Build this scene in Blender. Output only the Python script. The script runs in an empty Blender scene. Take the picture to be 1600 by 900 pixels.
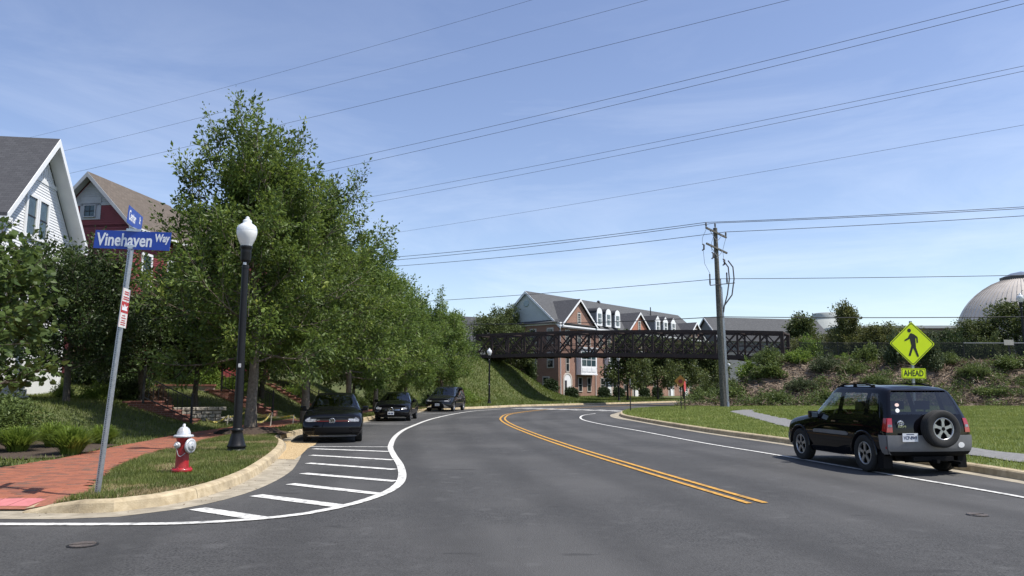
import bpy, bmesh, math, random
import numpy as np
from mathutils import Vector, Matrix
from mathutils.geometry import delaunay_2d_cdt

random.seed(7)
RNG = np.random.default_rng(11)
SC = bpy.context.scene
COL = SC.collection
PI = math.pi
R = math.radians

# ------------------------------------------------------------ camera
cam_d = bpy.data.cameras.new('camera'); cam = bpy.data.objects.new('camera', cam_d); COL.objects.link(cam)
cam.location = (0, 0, 1.6)
cam.rotation_euler = (R(90 + 7.71), 0, 0)
cam_d.sensor_width = 36.0
cam_d.lens = 36.0 * 1160 / 1600
cam_d.clip_start = 0.1; cam_d.clip_end = 3000
SC.camera = cam

# ------------------------------------------------------------ sky and sun
SUN_EL, SUN_AZ = 61.0, 108.0        # azimuth clockwise from +Y (the view direction): the sun stands to the right
w = bpy.data.worlds.new('World'); SC.world = w; w.use_nodes = True
nt = w.node_tree; nt.nodes.clear()
N = nt.nodes.new; L = nt.links.new
out = N('ShaderNodeOutputWorld'); bg = N('ShaderNodeBackground'); sky = N('ShaderNodeTexSky')
sky.sky_type = 'NISHITA'; sky.sun_disc = False
sky.sun_elevation = R(SUN_EL); sky.sun_rotation = R(SUN_AZ)
sky.air_density = 1.0; sky.dust_density = 0.55; sky.ozone_density = 1.6; sky.altitude = 80
bg.inputs['Strength'].default_value = 0.118
tc = N('ShaderNodeTexCoord'); mp = N('ShaderNodeMapping'); mp.inputs['Scale'].default_value = (0.9, 0.9, 5.0)
mp.inputs['Rotation'].default_value = (0.05, 0.22, 0.5)
nz = N('ShaderNodeTexNoise'); nz.inputs['Scale'].default_value = 2.3; nz.inputs['Detail'].default_value = 8; nz.inputs['Roughness'].default_value = 0.62
nz.inputs['Distortion'].default_value = 0.6
cr = N('ShaderNodeValToRGB'); cr.color_ramp.elements[0].position = 0.46; cr.color_ramp.elements[1].position = 0.78
cr.color_ramp.elements[0].color = (0, 0, 0, 1); cr.color_ramp.elements[1].color = (1, 1, 1, 1)
sx = N('ShaderNodeSeparateXYZ'); mr = N('ShaderNodeMapRange')
mr.inputs['From Min'].default_value = 0.0; mr.inputs['From Max'].default_value = 0.45
mr.inputs['To Min'].default_value = 0.42; mr.inputs['To Max'].default_value = 0.06
mu = N('ShaderNodeMath'); mu.operation = 'MULTIPLY'
mx = N('ShaderNodeMixRGB'); mx.inputs['Color2'].default_value = (7.4, 7.9, 8.8, 1)
hs = N('ShaderNodeHueSaturation'); hs.inputs['Saturation'].default_value = 0.96; hs.inputs['Hue'].default_value = 0.510; hs.inputs['Value'].default_value = 1.12
L(tc.outputs['Generated'], mp.inputs['Vector']); L(mp.outputs[0], nz.inputs['Vector']); L(nz.outputs['Fac'], cr.inputs['Fac'])
L(tc.outputs['Generated'], sx.inputs[0]); L(sx.outputs['Z'], mr.inputs['Value'])
L(cr.outputs['Color'], mu.inputs[0]); L(mr.outputs[0], mu.inputs[1]); L(mu.outputs[0], mx.inputs['Fac'])
L(sky.outputs[0], hs.inputs['Color']); L(hs.outputs[0], mx.inputs['Color1']); L(mx.outputs[0], bg.inputs['Color']); L(bg.outputs[0], out.inputs[0])

sun_d = bpy.data.lights.new('sun', 'SUN'); sun = bpy.data.objects.new('sun', sun_d); COL.objects.link(sun)
sun_d.energy = 4.7; sun_d.angle = R(0.53); sun_d.color = (1.0, 0.955, 0.88)
sd = Vector((math.sin(R(SUN_AZ)) * math.cos(R(SUN_EL)), math.cos(R(SUN_AZ)) * math.cos(R(SUN_EL)), math.sin(R(SUN_EL))))
sun.rotation_euler = (-sd).to_track_quat('-Z', 'Y').to_euler()
sun.location = (60, -10, 90)

SC.view_settings.view_transform = 'Standard'; SC.view_settings.look = 'None'
SC.view_settings.exposure = 0.45; SC.view_settings.gamma = 1.0; SC.view_settings.use_curve_mapping = False
SC.render.engine = 'CYCLES'
SC.render.resolution_x = 1024; SC.render.resolution_y = 576

# ------------------------------------------------------------ helpers
def tag(o, label=None, cat=None, group=None, kind=None):
    if label: o['label'] = label
    if cat: o['category'] = cat
    if group: o['group'] = group
    if kind: o['kind'] = kind
    return o

def empty(name, loc=(0, 0, 0), rz=0.0, parent=None, **k):
    o = bpy.data.objects.new(name, None); COL.objects.link(o); o.empty_display_size = 0.2
    o.location = loc; o.rotation_euler = (0, 0, rz); o.parent = parent
    return tag(o, **k)

def link(name, me, mat=None, parent=None, loc=None, rot=None, **k):
    o = bpy.data.objects.new(name, me); COL.objects.link(o); o.parent = parent
    if loc is not None: o.location = loc
    if rot is not None: o.rotation_euler = rot
    if mat is not None:
        me.materials.clear()
        for m in (mat if isinstance(mat, (list, tuple)) else [mat]): me.materials.append(m)
    return tag(o, **k)

def mesh_np(name, V, F, smooth=False):
    """V (n,3), F (m,k): fast mesh with faces of one size"""
    V = np.ascontiguousarray(V, np.float32); F = np.ascontiguousarray(F, np.int32)
    me = bpy.data.meshes.new(name); k = F.shape[1]
    me.vertices.add(len(V)); me.vertices.foreach_set('co', V.ravel())
    me.loops.add(F.size); me.loops.foreach_set('vertex_index', F.ravel())
    me.polygons.add(len(F)); me.polygons.foreach_set('loop_start', np.arange(0, F.size, k, dtype=np.int32))
    me.polygons.foreach_set('use_smooth', np.full(len(F), smooth))
    me.update(calc_edges=True)
    return me

class MB:
    def __init__(s): s.v = []; s.f = []; s.sm = []
    def add(s, vs, fs, smooth=False):
        o = len(s.v); s.v += [tuple(p) for p in vs]; s.f += [tuple(i + o for i in f) for f in fs]; s.sm += [smooth] * len(fs); return s
    def boxb(s, x0, x1, y0, y1, z0, z1):
        return s.add([(x0,y0,z0),(x1,y0,z0),(x1,y1,z0),(x0,y1,z0),(x0,y0,z1),(x1,y0,z1),(x1,y1,z1),(x0,y1,z1)],
                     [(3,2,1,0),(4,5,6,7),(0,1,5,4),(1,2,6,5),(2,3,7,6),(3,0,4,7)])
    def bar(s, a, b, wx, wz, up=(0, 0, 1)):
        a = Vector(a); b = Vector(b); d = (b - a).normalized(); u = Vector(up)
        sd_ = d.cross(u)
        if sd_.length < 1e-4: sd_ = d.cross(Vector((1, 0, 0)))
        sd_.normalize(); u = sd_.cross(d).normalized()
        q = [(-1,-1),(1,-1),(1,1),(-1,1)]
        vs = [a + sd_ * i * wx / 2 + u * j * wz / 2 for i, j in q] + [b + sd_ * i * wx / 2 + u * j * wz / 2 for i, j in q]
        return s.add(vs, [(0,1,2,3),(7,6,5,4),(0,4,5,1),(1,5,6,2),(2,6,7,3),(3,7,4,0)])
    def tube(s, pts, rad, n=8, caps=True):
        pts = [Vector(p) for p in pts]; m = len(pts)
        if not isinstance(rad, (list, tuple)): rad = [rad] * m
        vs = []; prev = None
        for i, p in enumerate(pts):
            d = (pts[min(i + 1, m - 1)] - pts[max(i - 1, 0)]).normalized()
            if prev is None:
                a = d.orthogonal().normalized()
            else:
                a = (prev - d * prev.dot(d)); a = a.normalized() if a.length > 1e-6 else d.orthogonal().normalized()
            prev = a; b = d.cross(a)
            for k in range(n):
                t = 2 * PI * k / n; vs.append(p + (a * math.cos(t) + b * math.sin(t)) * rad[i])
        fs = [(i*n+k, i*n+(k+1)%n, (i+1)*n+(k+1)%n, (i+1)*n+k) for i in range(m-1) for k in range(n)]
        s.add(vs, fs, True)
        if caps: s.add([vs[k] for k in range(n)], [tuple(range(n))[::-1]]); s.add([vs[(m-1)*n+k] for k in range(n)], [tuple(range(n))])
        return s
    def lathe(s, prof, n=16, c=(0, 0, 0), axis='z', flute=None, smooth=True):
        vs = []
        for r, z in prof:
            for k in range(n):
                t = 2 * PI * k / n; rr = r * (1 + (flute * (k % 2) if flute else 0))
                x, y = rr * math.cos(t), rr * math.sin(t)
                if axis == 'z': p = (c[0] + x, c[1] + y, c[2] + z)
                elif axis == 'x': p = (c[0] + z, c[1] + x, c[2] + y)
                else: p = (c[0] + y, c[1] + z, c[2] + x)
                vs.append(p)
        m = len(prof)
        fs = [(i*n+k, i*n+(k+1)%n, (i+1)*n+(k+1)%n, (i+1)*n+k) for i in range(m-1) for k in range(n)]
        s.add(vs, fs, smooth)
        s.add(vs[:n], [tuple(range(n))[::-1]]); s.add(vs[-n:], [tuple(range(n))])
        return s
    def prism(s, poly, ext, smooth=False):
        """poly: 3D polygon, ext: extrusion vector"""
        n = len(poly); e = Vector(ext); a = [Vector(p) for p in poly]; b = [p + e for p in a]
        return s.add(a + b, [tuple(range(n))[::-1], tuple(range(n, 2*n))] + [(i, (i+1)%n, n+(i+1)%n, n+i) for i in range(n)])
    def mesh(s, name):
        me = bpy.data.meshes.new(name); me.from_pydata(s.v, [], s.f)
        me.polygons.foreach_set('use_smooth', s.sm)
        bm = bmesh.new(); bm.from_mesh(me); bmesh.ops.recalc_face_normals(bm, faces=bm.faces); bm.to_mesh(me); bm.free()
        me.update(); return me
    def build(s, name, mat, parent=None, **k):
        return link(name, s.mesh(name), mat, parent, **k)

def copy_tree(o, parent=None):
    c = o.copy(); COL.objects.link(c); c.parent = parent
    for ch in list(o.children): copy_tree(ch, c)
    return c

def text_mesh(body, size=1.0, xs=1.0, depth=0.0, bold=0.0, align='CENTER'):
    cu = bpy.data.curves.new('lettering', 'FONT'); cu.body = body; cu.size = size; cu.align_x = align; cu.align_y = 'CENTER'
    cu.extrude = depth; cu.offset = bold; cu.resolution_u = 3
    o = bpy.data.objects.new('lettering', cu); COL.objects.link(o)
    dg = bpy.context.evaluated_depsgraph_get(); dg.update()
    me = bpy.data.meshes.new_from_object(o.evaluated_get(dg))
    bpy.data.objects.remove(o)
    for v in me.vertices: v.co.x *= xs
    return me

# polyline / height helpers
def dist_poly(X, Y, P):
    X = np.asarray(X, float); Y = np.asarray(Y, float); best = np.full(X.shape, 1e9)
    for (ax, ay), (bx, by) in zip(P[:-1], P[1:]):
        dx, dy = bx - ax, by - ay; l2 = dx*dx + dy*dy + 1e-12
        t = np.clip(((X-ax)*dx + (Y-ay)*dy) / l2, 0, 1)
        best = np.minimum(best, np.hypot(X - ax - t*dx, Y - ay - t*dy))
    return best
def inpoly(X, Y, P):
    X = np.asarray(X, float); Y = np.asarray(Y, float); c = np.zeros(X.shape, bool); n = len(P)
    for i in range(n):
        x0, y0 = P[i]; x1, y1 = P[(i+1) % n]
        if y0 == y1: continue
        c ^= ((y0 > Y) != (y1 > Y)) & (X < (x1-x0)*(Y-y0)/(y1-y0) + x0)
    return c
def sstep(a, b, x):
    t = np.clip((np.asarray(x, float) - a) / (b - a), 0, 1); return t*t*(3-2*t)
def smooth_line(P, step):
    """Catmull-Rom through P, resampled about every step metres"""
    P = [np.array(p, float) for p in P]; out_ = []
    for i in range(len(P)-1):
        p0 = P[max(i-1,0)]; p1 = P[i]; p2 = P[i+1]; p3 = P[min(i+2,len(P)-1)]
        l = np.linalg.norm(p2-p1); n = max(1, int(round(l/step)))
        m1 = (p2-p0)*l/max(1e-6, np.linalg.norm(p2-p1)+np.linalg.norm(p1-p0)); m2 = (p3-p1)*l/max(1e-6, np.linalg.norm(p3-p2)+np.linalg.norm(p2-p1))
        for k in range(n):
            t = k/n; h = (2*t**3-3*t*t+1, t**3-2*t*t+t, -2*t**3+3*t*t, t**3-t*t)
            out_.append(h[0]*p1+h[1]*m1+h[2]*p2+h[3]*m2)
    out_.append(P[-1]); return [tuple(p) for p in out_]
def vnoise(X, Y, s, seed=0):
    """cheap smooth value noise on numpy arrays, -1..1"""
    r = np.random.default_rng(seed).uniform(-1, 1, (64, 64)); X = np.asarray(X, float)/s + 1000; Y = np.asarray(Y, float)/s + 1000
    xi = np.floor(X).astype(int); yi = np.floor(Y).astype(int); fx = X-xi; fy = Y-yi; fx = fx*fx*(3-2*fx); fy = fy*fy*(3-2*fy)
    g = lambda a, b: r[a % 64, b % 64]
    return (g(xi,yi)*(1-fx)+g(xi+1,yi)*fx)*(1-fy) + (g(xi,yi+1)*(1-fx)+g(xi+1,yi+1)*fx)*fy

# ------------------------------------------------------------ materials
def new_mat(name):
    m = bpy.data.materials.new(name); m.use_nodes = True; t = m.node_tree
    b = t.nodes['Principled BSDF']; return m, t, b
def surf(name, c1, c2=None, scale=5.0, rough=0.8, bump=0.0, bscale=None, metal=0.0, detail=4, coords='Object', lo=0.35, hi=0.65, c3=None, scale3=0.3, f3=0.5, coat=0.0, spec=None, bdist=0.02):
    m, t, b = new_mat(name); nd = t.nodes.new; lk = t.links.new
    b.inputs['Roughness'].default_value = rough; b.inputs['Metallic'].default_value = metal
    if coat: b.inputs['Coat Weight'].default_value = coat; b.inputs['Coat Roughness'].default_value = 0.04
    if spec is not None: b.inputs['Specular IOR Level'].default_value = spec
    tcn = nd('ShaderNodeTexCoord'); co = tcn.outputs[coords]
    b.inputs['Base Color'].default_value = (*c1, 1)
    col = None
    if c2 is not None:
        n = nd('ShaderNodeTexNoise'); n.inputs['Scale'].default_value = scale; n.inputs['Detail'].default_value = detail; lk(co, n.inputs['Vector'])
        mr_ = nd('ShaderNodeMapRange'); mr_.inputs['From Min'].default_value = lo; mr_.inputs['From Max'].default_value = hi; lk(n.outputs['Fac'], mr_.inputs['Value'])
        mx_ = nd('ShaderNodeMixRGB'); mx_.inputs['Color1'].default_value = (*c1, 1); mx_.inputs['Color2'].default_value = (*c2, 1); lk(mr_.outputs[0], mx_.inputs['Fac']); col = mx_.outputs[0]
        if c3 is not None:
            n3 = nd('ShaderNodeTexNoise'); n3.inputs['Scale'].default_value = scale3; n3.inputs['Detail'].default_value = 5; lk(co, n3.inputs['Vector'])
            m3 = nd('ShaderNodeMapRange'); m3.inputs['From Min'].default_value = 0.45; m3.inputs['From Max'].default_value = 0.75; m3.inputs['To Max'].default_value = f3; lk(n3.outputs['Fac'], m3.inputs['Value'])
            x3 = nd('ShaderNodeMixRGB'); lk(col, x3.inputs['Color1']); x3.inputs['Color2'].default_value = (*c3, 1); lk(m3.outputs[0], x3.inputs['Fac']); col = x3.outputs[0]
        lk(col, b.inputs['Base Color'])
    if bump:
        n2 = nd('ShaderNodeTexNoise'); n2.inputs['Scale'].default_value = bscale or scale * 3; n2.inputs['Detail'].default_value = 4; lk(co, n2.inputs['Vector'])
        bp = nd('ShaderNodeBump'); bp.inputs['Strength'].default_value = bump; bp.inputs['Distance'].default_value = bdist; lk(n2.outputs['Fac'], bp.inputs['Height']); lk(bp.outputs[0], b.inputs['Normal'])
    return m
def leafmat(name, ca, cb, cc=None, trans=0.35, rough=0.45, spec=0.4):
    """per-leaf colour spread, clump-scale drift, light passing through"""
    m, t, b = new_mat(name); nd = t.nodes.new; lk = t.links.new
    g = nd('ShaderNodeNewGeometry'); r = nd('ShaderNodeValToRGB'); e = r.color_ramp.elements
    e[0].color = (*ca, 1); e[1].color = (*cb, 1); e[0].position = 0.05; e[1].position = 0.85
    if cc: q = e.new(0.97); q.color = (*cc, 1)
    tcn = nd('ShaderNodeTexCoord'); n = nd('ShaderNodeTexNoise'); n.inputs['Scale'].default_value = 0.9; n.inputs['Detail'].default_value = 3; lk(tcn.outputs['Object'], n.inputs['Vector'])
    mm = nd('ShaderNodeMath'); mm.operation = 'MULTIPLY_ADD'; mm.inputs[1].default_value = 0.55; lk(g.outputs['Random Per Island'], mm.inputs[0])
    m2 = nd('ShaderNodeMath'); m2.operation = 'MULTIPLY_ADD'; m2.inputs[1].default_value = 1.7; m2.inputs[2].default_value = -0.62; lk(n.outputs['Fac'], m2.inputs[0]); lk(m2.outputs[0], mm.inputs[2])
    lk(mm.outputs[0], r.inputs['Fac']); lk(r.outputs[0], b.inputs['Base Color'])
    b.inputs['Roughness'].default_value = max(rough, .48); b.inputs['Specular IOR Level'].default_value = spec*.7
    if trans:
        tr = nd('ShaderNodeBsdfTranslucent'); ms = nd('ShaderNodeMixShader'); ms.inputs[0].default_value = trans
        hs_ = nd('ShaderNodeHueSaturation'); hs_.inputs['Value'].default_value = 1.35; hs_.inputs['Hue'].default_value = 0.485; lk(r.outputs[0], hs_.inputs['Color']); lk(hs_.outputs[0], tr.inputs['Color'])
        o_ = t.nodes['Material Output']; lk(b.outputs[0], ms.inputs[1]); lk(tr.outputs[0], ms.inputs[2]); lk(ms.outputs[0], o_.inputs['Surface'])
    return m
def glassmat(name, tint, rough=0.02):
    m = bpy.data.materials.new(name); m.use_nodes = True; t = m.node_tree; t.nodes.clear(); nd = t.nodes.new
    o_ = nd('ShaderNodeOutputMaterial'); ms = nd('ShaderNodeMixShader'); fr = None
    tr = nd('ShaderNodeBsdfTransparent'); tr.inputs['Color'].default_value = (*tint, 1); gl = nd('ShaderNodeBsdfGlossy'); gl.inputs['Roughness'].default_value = rough; gl.inputs['Color'].default_value = (1, 1, 1, 1)
    gm = nd('ShaderNodeNewGeometry'); dt = nd('ShaderNodeVectorMath'); dt.operation = 'DOT_PRODUCT'; t.links.new(gm.outputs['Normal'], dt.inputs[0]); t.links.new(gm.outputs['Incoming'], dt.inputs[1])
    ab = nd('ShaderNodeMath'); ab.operation = 'ABSOLUTE'; t.links.new(dt.outputs['Value'], ab.inputs[0]); iv = nd('ShaderNodeMath'); iv.operation = 'SUBTRACT'; iv.inputs[0].default_value = 1.0; t.links.new(ab.outputs[0], iv.inputs[1])
    pw = nd('ShaderNodeMath'); pw.operation = 'POWER'; pw.inputs[1].default_value = 4.0; t.links.new(iv.outputs[0], pw.inputs[0]); fr = nd('ShaderNodeMath'); fr.operation = 'MULTIPLY_ADD'; fr.inputs[1].default_value = .85; fr.inputs[2].default_value = .07; t.links.new(pw.outputs[0], fr.inputs[0])
    t.links.new(fr.outputs[0], ms.inputs[0]); t.links.new(tr.outputs[0], ms.inputs[1]); t.links.new(gl.outputs[0], ms.inputs[2]); t.links.new(ms.outputs[0], o_.inputs[0])
    return m
def striped(name, c1, c2, period, axis=2, duty=0.12, rough=0.7, noise=None, bump=0.6):
    """courses of a far-off wall or roof: colour variation and fine relief only"""
    m, t, b = new_mat(name); nd = t.nodes.new; lk = t.links.new; b.inputs['Roughness'].default_value = rough
    tcn = nd('ShaderNodeTexCoord'); sp = nd('ShaderNodeSeparateXYZ'); lk(tcn.outputs['Object'], sp.inputs[0])
    d = nd('ShaderNodeMath'); d.operation = 'DIVIDE'; d.inputs[1].default_value = period; lk(sp.outputs[axis], d.inputs[0])
    fr = nd('ShaderNodeMath'); fr.operation = 'FRACT'; lk(d.outputs[0], fr.inputs[0])
    n = nd('ShaderNodeTexNoise'); n.inputs['Scale'].default_value = noise or 4.0; n.inputs['Detail'].default_value = 6; lk(tcn.outputs['Object'], n.inputs['Vector'])
    mr_ = nd('ShaderNodeMapRange'); mr_.inputs['From Min'].default_value = 0.3; mr_.inputs['From Max'].default_value = 0.7; lk(n.outputs['Fac'], mr_.inputs['Value'])
    mx_ = nd('ShaderNodeMixRGB'); mx_.inputs['Color1'].default_value = (*c1, 1); mx_.inputs['Color2'].default_value = (*c2, 1); lk(mr_.outputs[0], mx_.inputs['Fac']); lk(mx_.outputs[0], b.inputs['Base Color'])
    bp = nd('ShaderNodeBump'); bp.inputs['Strength'].default_value = bump; bp.inputs['Distance'].default_value = 0.02; lk(fr.outputs[0], bp.inputs['Height']); lk(bp.outputs[0], b.inputs['Normal'])
    return m
def shingle_mat(name, c1, c2, c3, w=0.25, h=0.14):
    m, t, b = new_mat(name); nd = t.nodes.new; lk = t.links.new; b.inputs['Roughness'].default_value = 0.95; b.inputs['Specular IOR Level'].default_value = 0.15
    tcn = nd('ShaderNodeTexCoord'); br = nd('ShaderNodeTexBrick'); lk(tcn.outputs['UV'], br.inputs['Vector'])
    br.inputs['Scale'].default_value = 1.0; br.inputs['Brick Width'].default_value = w; br.inputs['Row Height'].default_value = h; br.inputs['Mortar Size'].default_value = 0.008; br.inputs['Bias'].default_value = -0.1
    br.inputs['Color1'].default_value = (*c1, 1); br.inputs['Color2'].default_value = (*c2, 1); br.inputs['Mortar'].default_value = (*[x*0.6 for x in c3], 1)
    n = nd('ShaderNodeTexNoise'); n.inputs['Scale'].default_value = 1.5; n.inputs['Detail'].default_value = 5; lk(tcn.outputs['UV'], n.inputs['Vector'])
    mx_ = nd('ShaderNodeMixRGB'); mx_.inputs['Fac'].default_value = 0.3; lk(br.outputs['Color'], mx_.inputs['Color1']); mx_.inputs['Color2'].default_value = (*c3, 1); lk(n.outputs['Fac'], mx_.inputs['Fac'])
    lk(mx_.outputs[0], b.inputs['Base Color'])
    bp = nd('ShaderNodeBump'); bp.inputs['Strength'].default_value = 0.5; bp.inputs['Distance'].default_value = 0.02; lk(br.outputs['Fac'], bp.inputs['Height']); bp.invert = True; lk(bp.outputs[0], b.inputs['Normal'])
    return m

def brick_mat(name, c1, c2, mort, w=0.2, h=0.067):
    m, t, b = new_mat(name); nd = t.nodes.new; lk = t.links.new; b.inputs['Roughness'].default_value = 0.9
    tcn = nd('ShaderNodeTexCoord'); br = nd('ShaderNodeTexBrick'); lk(tcn.outputs['UV'], br.inputs['Vector']); br.inputs['Scale'].default_value = 1.0
    br.inputs['Brick Width'].default_value = w; br.inputs['Row Height'].default_value = h; br.inputs['Mortar Size'].default_value = 0.006
    br.inputs['Color1'].default_value = (*c1, 1); br.inputs['Color2'].default_value = (*c2, 1); br.inputs['Mortar'].default_value = (*mort, 1)
    n = nd('ShaderNodeTexNoise'); n.inputs['Scale'].default_value = 0.7; n.inputs['Detail'].default_value = 5; lk(tcn.outputs['Object'], n.inputs['Vector'])
    mx_ = nd('ShaderNodeMixRGB'); mx_.blend_type = 'MULTIPLY'; mx_.inputs['Fac'].default_value = 0.5; lk(br.outputs['Color'], mx_.inputs['Color1'])
    rp = nd('ShaderNodeValToRGB'); rp.color_ramp.elements[0].color = (0.6, 0.58, 0.56, 1); rp.color_ramp.elements[1].color = (1.2, 1.15, 1.1, 1); lk(n.outputs['Fac'], rp.inputs['Fac']); lk(rp.outputs[0], mx_.inputs['Color2'])
    lk(mx_.outputs[0], b.inputs['Base Color'])
    bp = nd('ShaderNodeBump'); bp.inputs['Strength'].default_value = 0.4; bp.inputs['Distance'].default_value = 0.01; bp.invert = True; lk(br.outputs['Fac'], bp.inputs['Height']); lk(bp.outputs[0], b.inputs['Normal'])
    return m
def uv_planar(me, fn):
    uv = me.uv_layers.new(name='UVMap') if not me.uv_layers else me.uv_layers[0]
    for p in me.polygons:
        n = p.normal
        for li in p.loop_indices:
            uv.data[li].uv = fn(me.vertices[me.loops[li].vertex_index].co, n)
def uv_wall(me): uv_planar(me, lambda c, n: ((c.y if abs(n.x) > abs(n.y) else c.x), c.z))
def uv_roof(me):
    def f(c, n):
        if abs(n.x) > abs(n.y): return (c.y, math.hypot(c.x, c.z) if False else c.z * 1.4)
        return (c.x, c.z * 1.4)
    uv_planar(me, f)

M = {}
M['asphalt'] = None
def asphalt_mat(name, base, lt):
    m, t, b = new_mat(name); nd = t.nodes.new; lk = t.links.new; b.inputs['Roughness'].default_value = 0.85; b.inputs['Specular IOR Level'].default_value = 0.35
    tcn = nd('ShaderNodeTexCoord'); co = tcn.outputs['Object']
    def noise(s, d, mapping=None):
        n = nd('ShaderNodeTexNoise'); n.inputs['Scale'].default_value = s; n.inputs['Detail'].default_value = d
        if mapping: mp_ = nd('ShaderNodeMapping'); mp_.inputs['Scale'].default_value = mapping; lk(co, mp_.inputs['Vector']); lk(mp_.outputs[0], n.inputs['Vector'])
        else: lk(co, n.inputs['Vector'])
        return n.outputs['Fac']
    def rng(f, a, b_, c, d):
        q = nd('ShaderNodeMapRange'); q.inputs['From Min'].default_value = a; q.inputs['From Max'].default_value = b_; q.inputs['To Min'].default_value = c; q.inputs['To Max'].default_value = d; lk(f, q.inputs['Value']); return q.outputs[0]
    def mix(fac, c1, c2):
        x = nd('ShaderNodeMixRGB'); lk(fac, x.inputs['Fac'])
        for i, c in ((1, c1), (2, c2)):
            if isinstance(c, tuple): x.inputs[i].default_value = (*c, 1)
            else: lk(c, x.inputs[i])
        return x.outputs[0]
    agg = nd('ShaderNodeTexVoronoi'); agg.inputs['Scale'].default_value = 75; lk(co, agg.inputs['Vector'])
    c = mix(rng(noise(38, 8), .38, .62, 0, 1), tuple(x*0.55 for x in base), tuple(x*1.45 for x in base))
    c = mix(rng(noise(0.22, 6), .42, .6, 0, .8), c, lt)                                # broad worn patches
    c = mix(rng(noise(1.0, 5, (0.9, 0.10, 1)), .5, .7, 0, .5), c, tuple(x*0.62 for x in base))     # streaks along the lane
    c = mix(rng(noise(7.0, 8), .42, .7, 0, .55), c, tuple(x*1.45 for x in base))        # mottling
    c = mix(rng(noise(2.2, 8), .60, .70, 0, .55), c, tuple(x*1.9 for x in base))         # pale scuffs
    c = mix(rng(noise(1.3, 9, (0.5, 1.6, 1)), .66, .70, 0, .5), c, tuple(x*.4 for x in base))   # tar and oil stains
    gv = nd('ShaderNodeTexNoise'); gv.inputs['Scale'].default_value = 160; lk(co, gv.inputs['Vector'])
    c = mix(rng(gv.outputs['Fac'], .66, .72, 0, .5), c, (.22, .21, .2))                # pale stones in the mix
    # wheel paths worn along the lanes, from the distance to the centre line stored on the road mesh
    at_ = nd('ShaderNodeAttribute'); at_.attribute_name = 'lane'; ab = nd('ShaderNodeMath'); ab.operation = 'ABSOLUTE'; lk(at_.outputs['Fac'], ab.inputs[0])
    sn = nd('ShaderNodeMath'); sn.operation = 'SINE'; ml = nd('ShaderNodeMath'); ml.operation = 'MULTIPLY_ADD'; ml.inputs[1].default_value = 3.6; ml.inputs[2].default_value = -1.9; lk(ab.outputs[0], ml.inputs[0]); lk(ml.outputs[0], sn.inputs[0])
    md = nd('ShaderNodeMath'); md.operation = 'MULTIPLY'; lk(rng(sn.outputs[0], -.2, 1, 0, .5), md.inputs[0]); lk(rng(noise(.45, 5), .35, .6, .25, 1), md.inputs[1])
    c = mix(md.outputs[0], c, tuple(x*.62 for x in base))
    lk(c, b.inputs['Base Color'])
    bp = nd('ShaderNodeBump'); bp.inputs['Strength'].default_value = 0.55; bp.inputs['Distance'].default_value = 0.008; lk(agg.outputs['Distance'], bp.inputs['Height']); lk(bp.outputs[0], b.inputs['Normal'])
    return m
M['asphalt'] = asphalt_mat('asphalt', (0.046, 0.0455, 0.045), (0.078, 0.076, 0.074))
M['path'] = surf('path_asphalt', (.13, .13, .128), (.19, .185, .18), 9, .9, .3, 60)
M['concrete'] = surf('concrete', (.34, .27, .165), (.48, .395, .26), 8, .9, .35, 60, c3=(.20, .16, .105), scale3=2.2, f3=.75)
M['gutter'] = surf('gutter_concrete', (.26, .225, .165), (.38, .335, .255), 5, .9, .35, 70, c3=(.17, .145, .11), scale3=1.6, f3=.75)
M['pebble'] = surf('exposed_aggregate', (.30, .20, .09), (.55, .42, .24), 60, .95, .9, 60, lo=.42, hi=.58)
M['white_paint'] = surf('road_paint_white', (.70, .69, .65), (.46, .45, .43), 22, .75, .3, 90, lo=.42, hi=.72, detail=8, c3=(.16, .16, .155), scale3=9, f3=.95)
M['yellow_paint'] = surf('road_paint_yellow', (.60, .31, .035), (.44, .23, .04), 20, .75, .3, 90, detail=8, c3=(.13, .09, .04), scale3=8, f3=.85)
M['soil'] = surf('lawn_soil', (.055, .075, .02), (.085, .10, .03), 3, 1, .6, 25, c3=(.13, .115, .05), scale3=.6, f3=.6)
M['lawn2'] = surf('lawn_base', (.075, .105, .025), (.10, .13, .035), 2.5, 1, .7, 30, c3=(.15, .15, .055), scale3=.35, f3=.5)
M['mulch'] = surf('mulch', (.035, .022, .015), (.07, .048, .032), 30, 1, 1, 40)
M['tactile'] = surf('tactile_paving', (.50, .17, .17), (.42, .14, .14), 8, .8, .2)
M['red_brick'] = brick_mat('red_brick_wall', (.24, .085, .055), (.18, .065, .045), (.3, .24, .2))
M['far_brick'] = brick_mat('townhouse_brick', (.32, .165, .115), (.25, .125, .09), (.36, .3, .25))
M['white_trim'] = surf('white_painted_wood', (.78, .79, .79), (.72, .73, .74), 2, .55)
M['black_metal'] = surf('black_enamel', (.006, .006, .007), (.010, .010, .011), 20, .42, spec=.3)
M['iron'] = surf('wrought_iron', (.015, .014, .014), None, rough=.5)
M['galv'] = surf('galvanised_steel', (.42, .43, .45), (.33, .34, .36), 30, .42, metal=.75)
M['alu'] = surf('aluminium', (.62, .63, .64), (.55, .56, .57), 20, .38, metal=.9)
M['rust_steel'] = surf('weathering_steel', (.030, .019, .017), (.045, .027, .022), 4, .75)
M['bark'] = surf('bark', (.12, .098, .075), (.19, .16, .125), 14, .95, 1, 26, bdist=.03)
M['bark_dark'] = surf('bark_dark', (.06, .05, .04), (.10, .085, .065), 14, .95, 1, 26)
M['pole_wood'] = surf('pole_wood', (.075, .07, .06), (.14, .13, .115), 9, .9, .6, 30)
M['wire'] = surf('wire', (.03, .03, .035), None, rough=.6)
M['stone'] = surf('field_stone', (.36, .33, .28), (.22, .2, .17), 6, .95, .8, 25)
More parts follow.
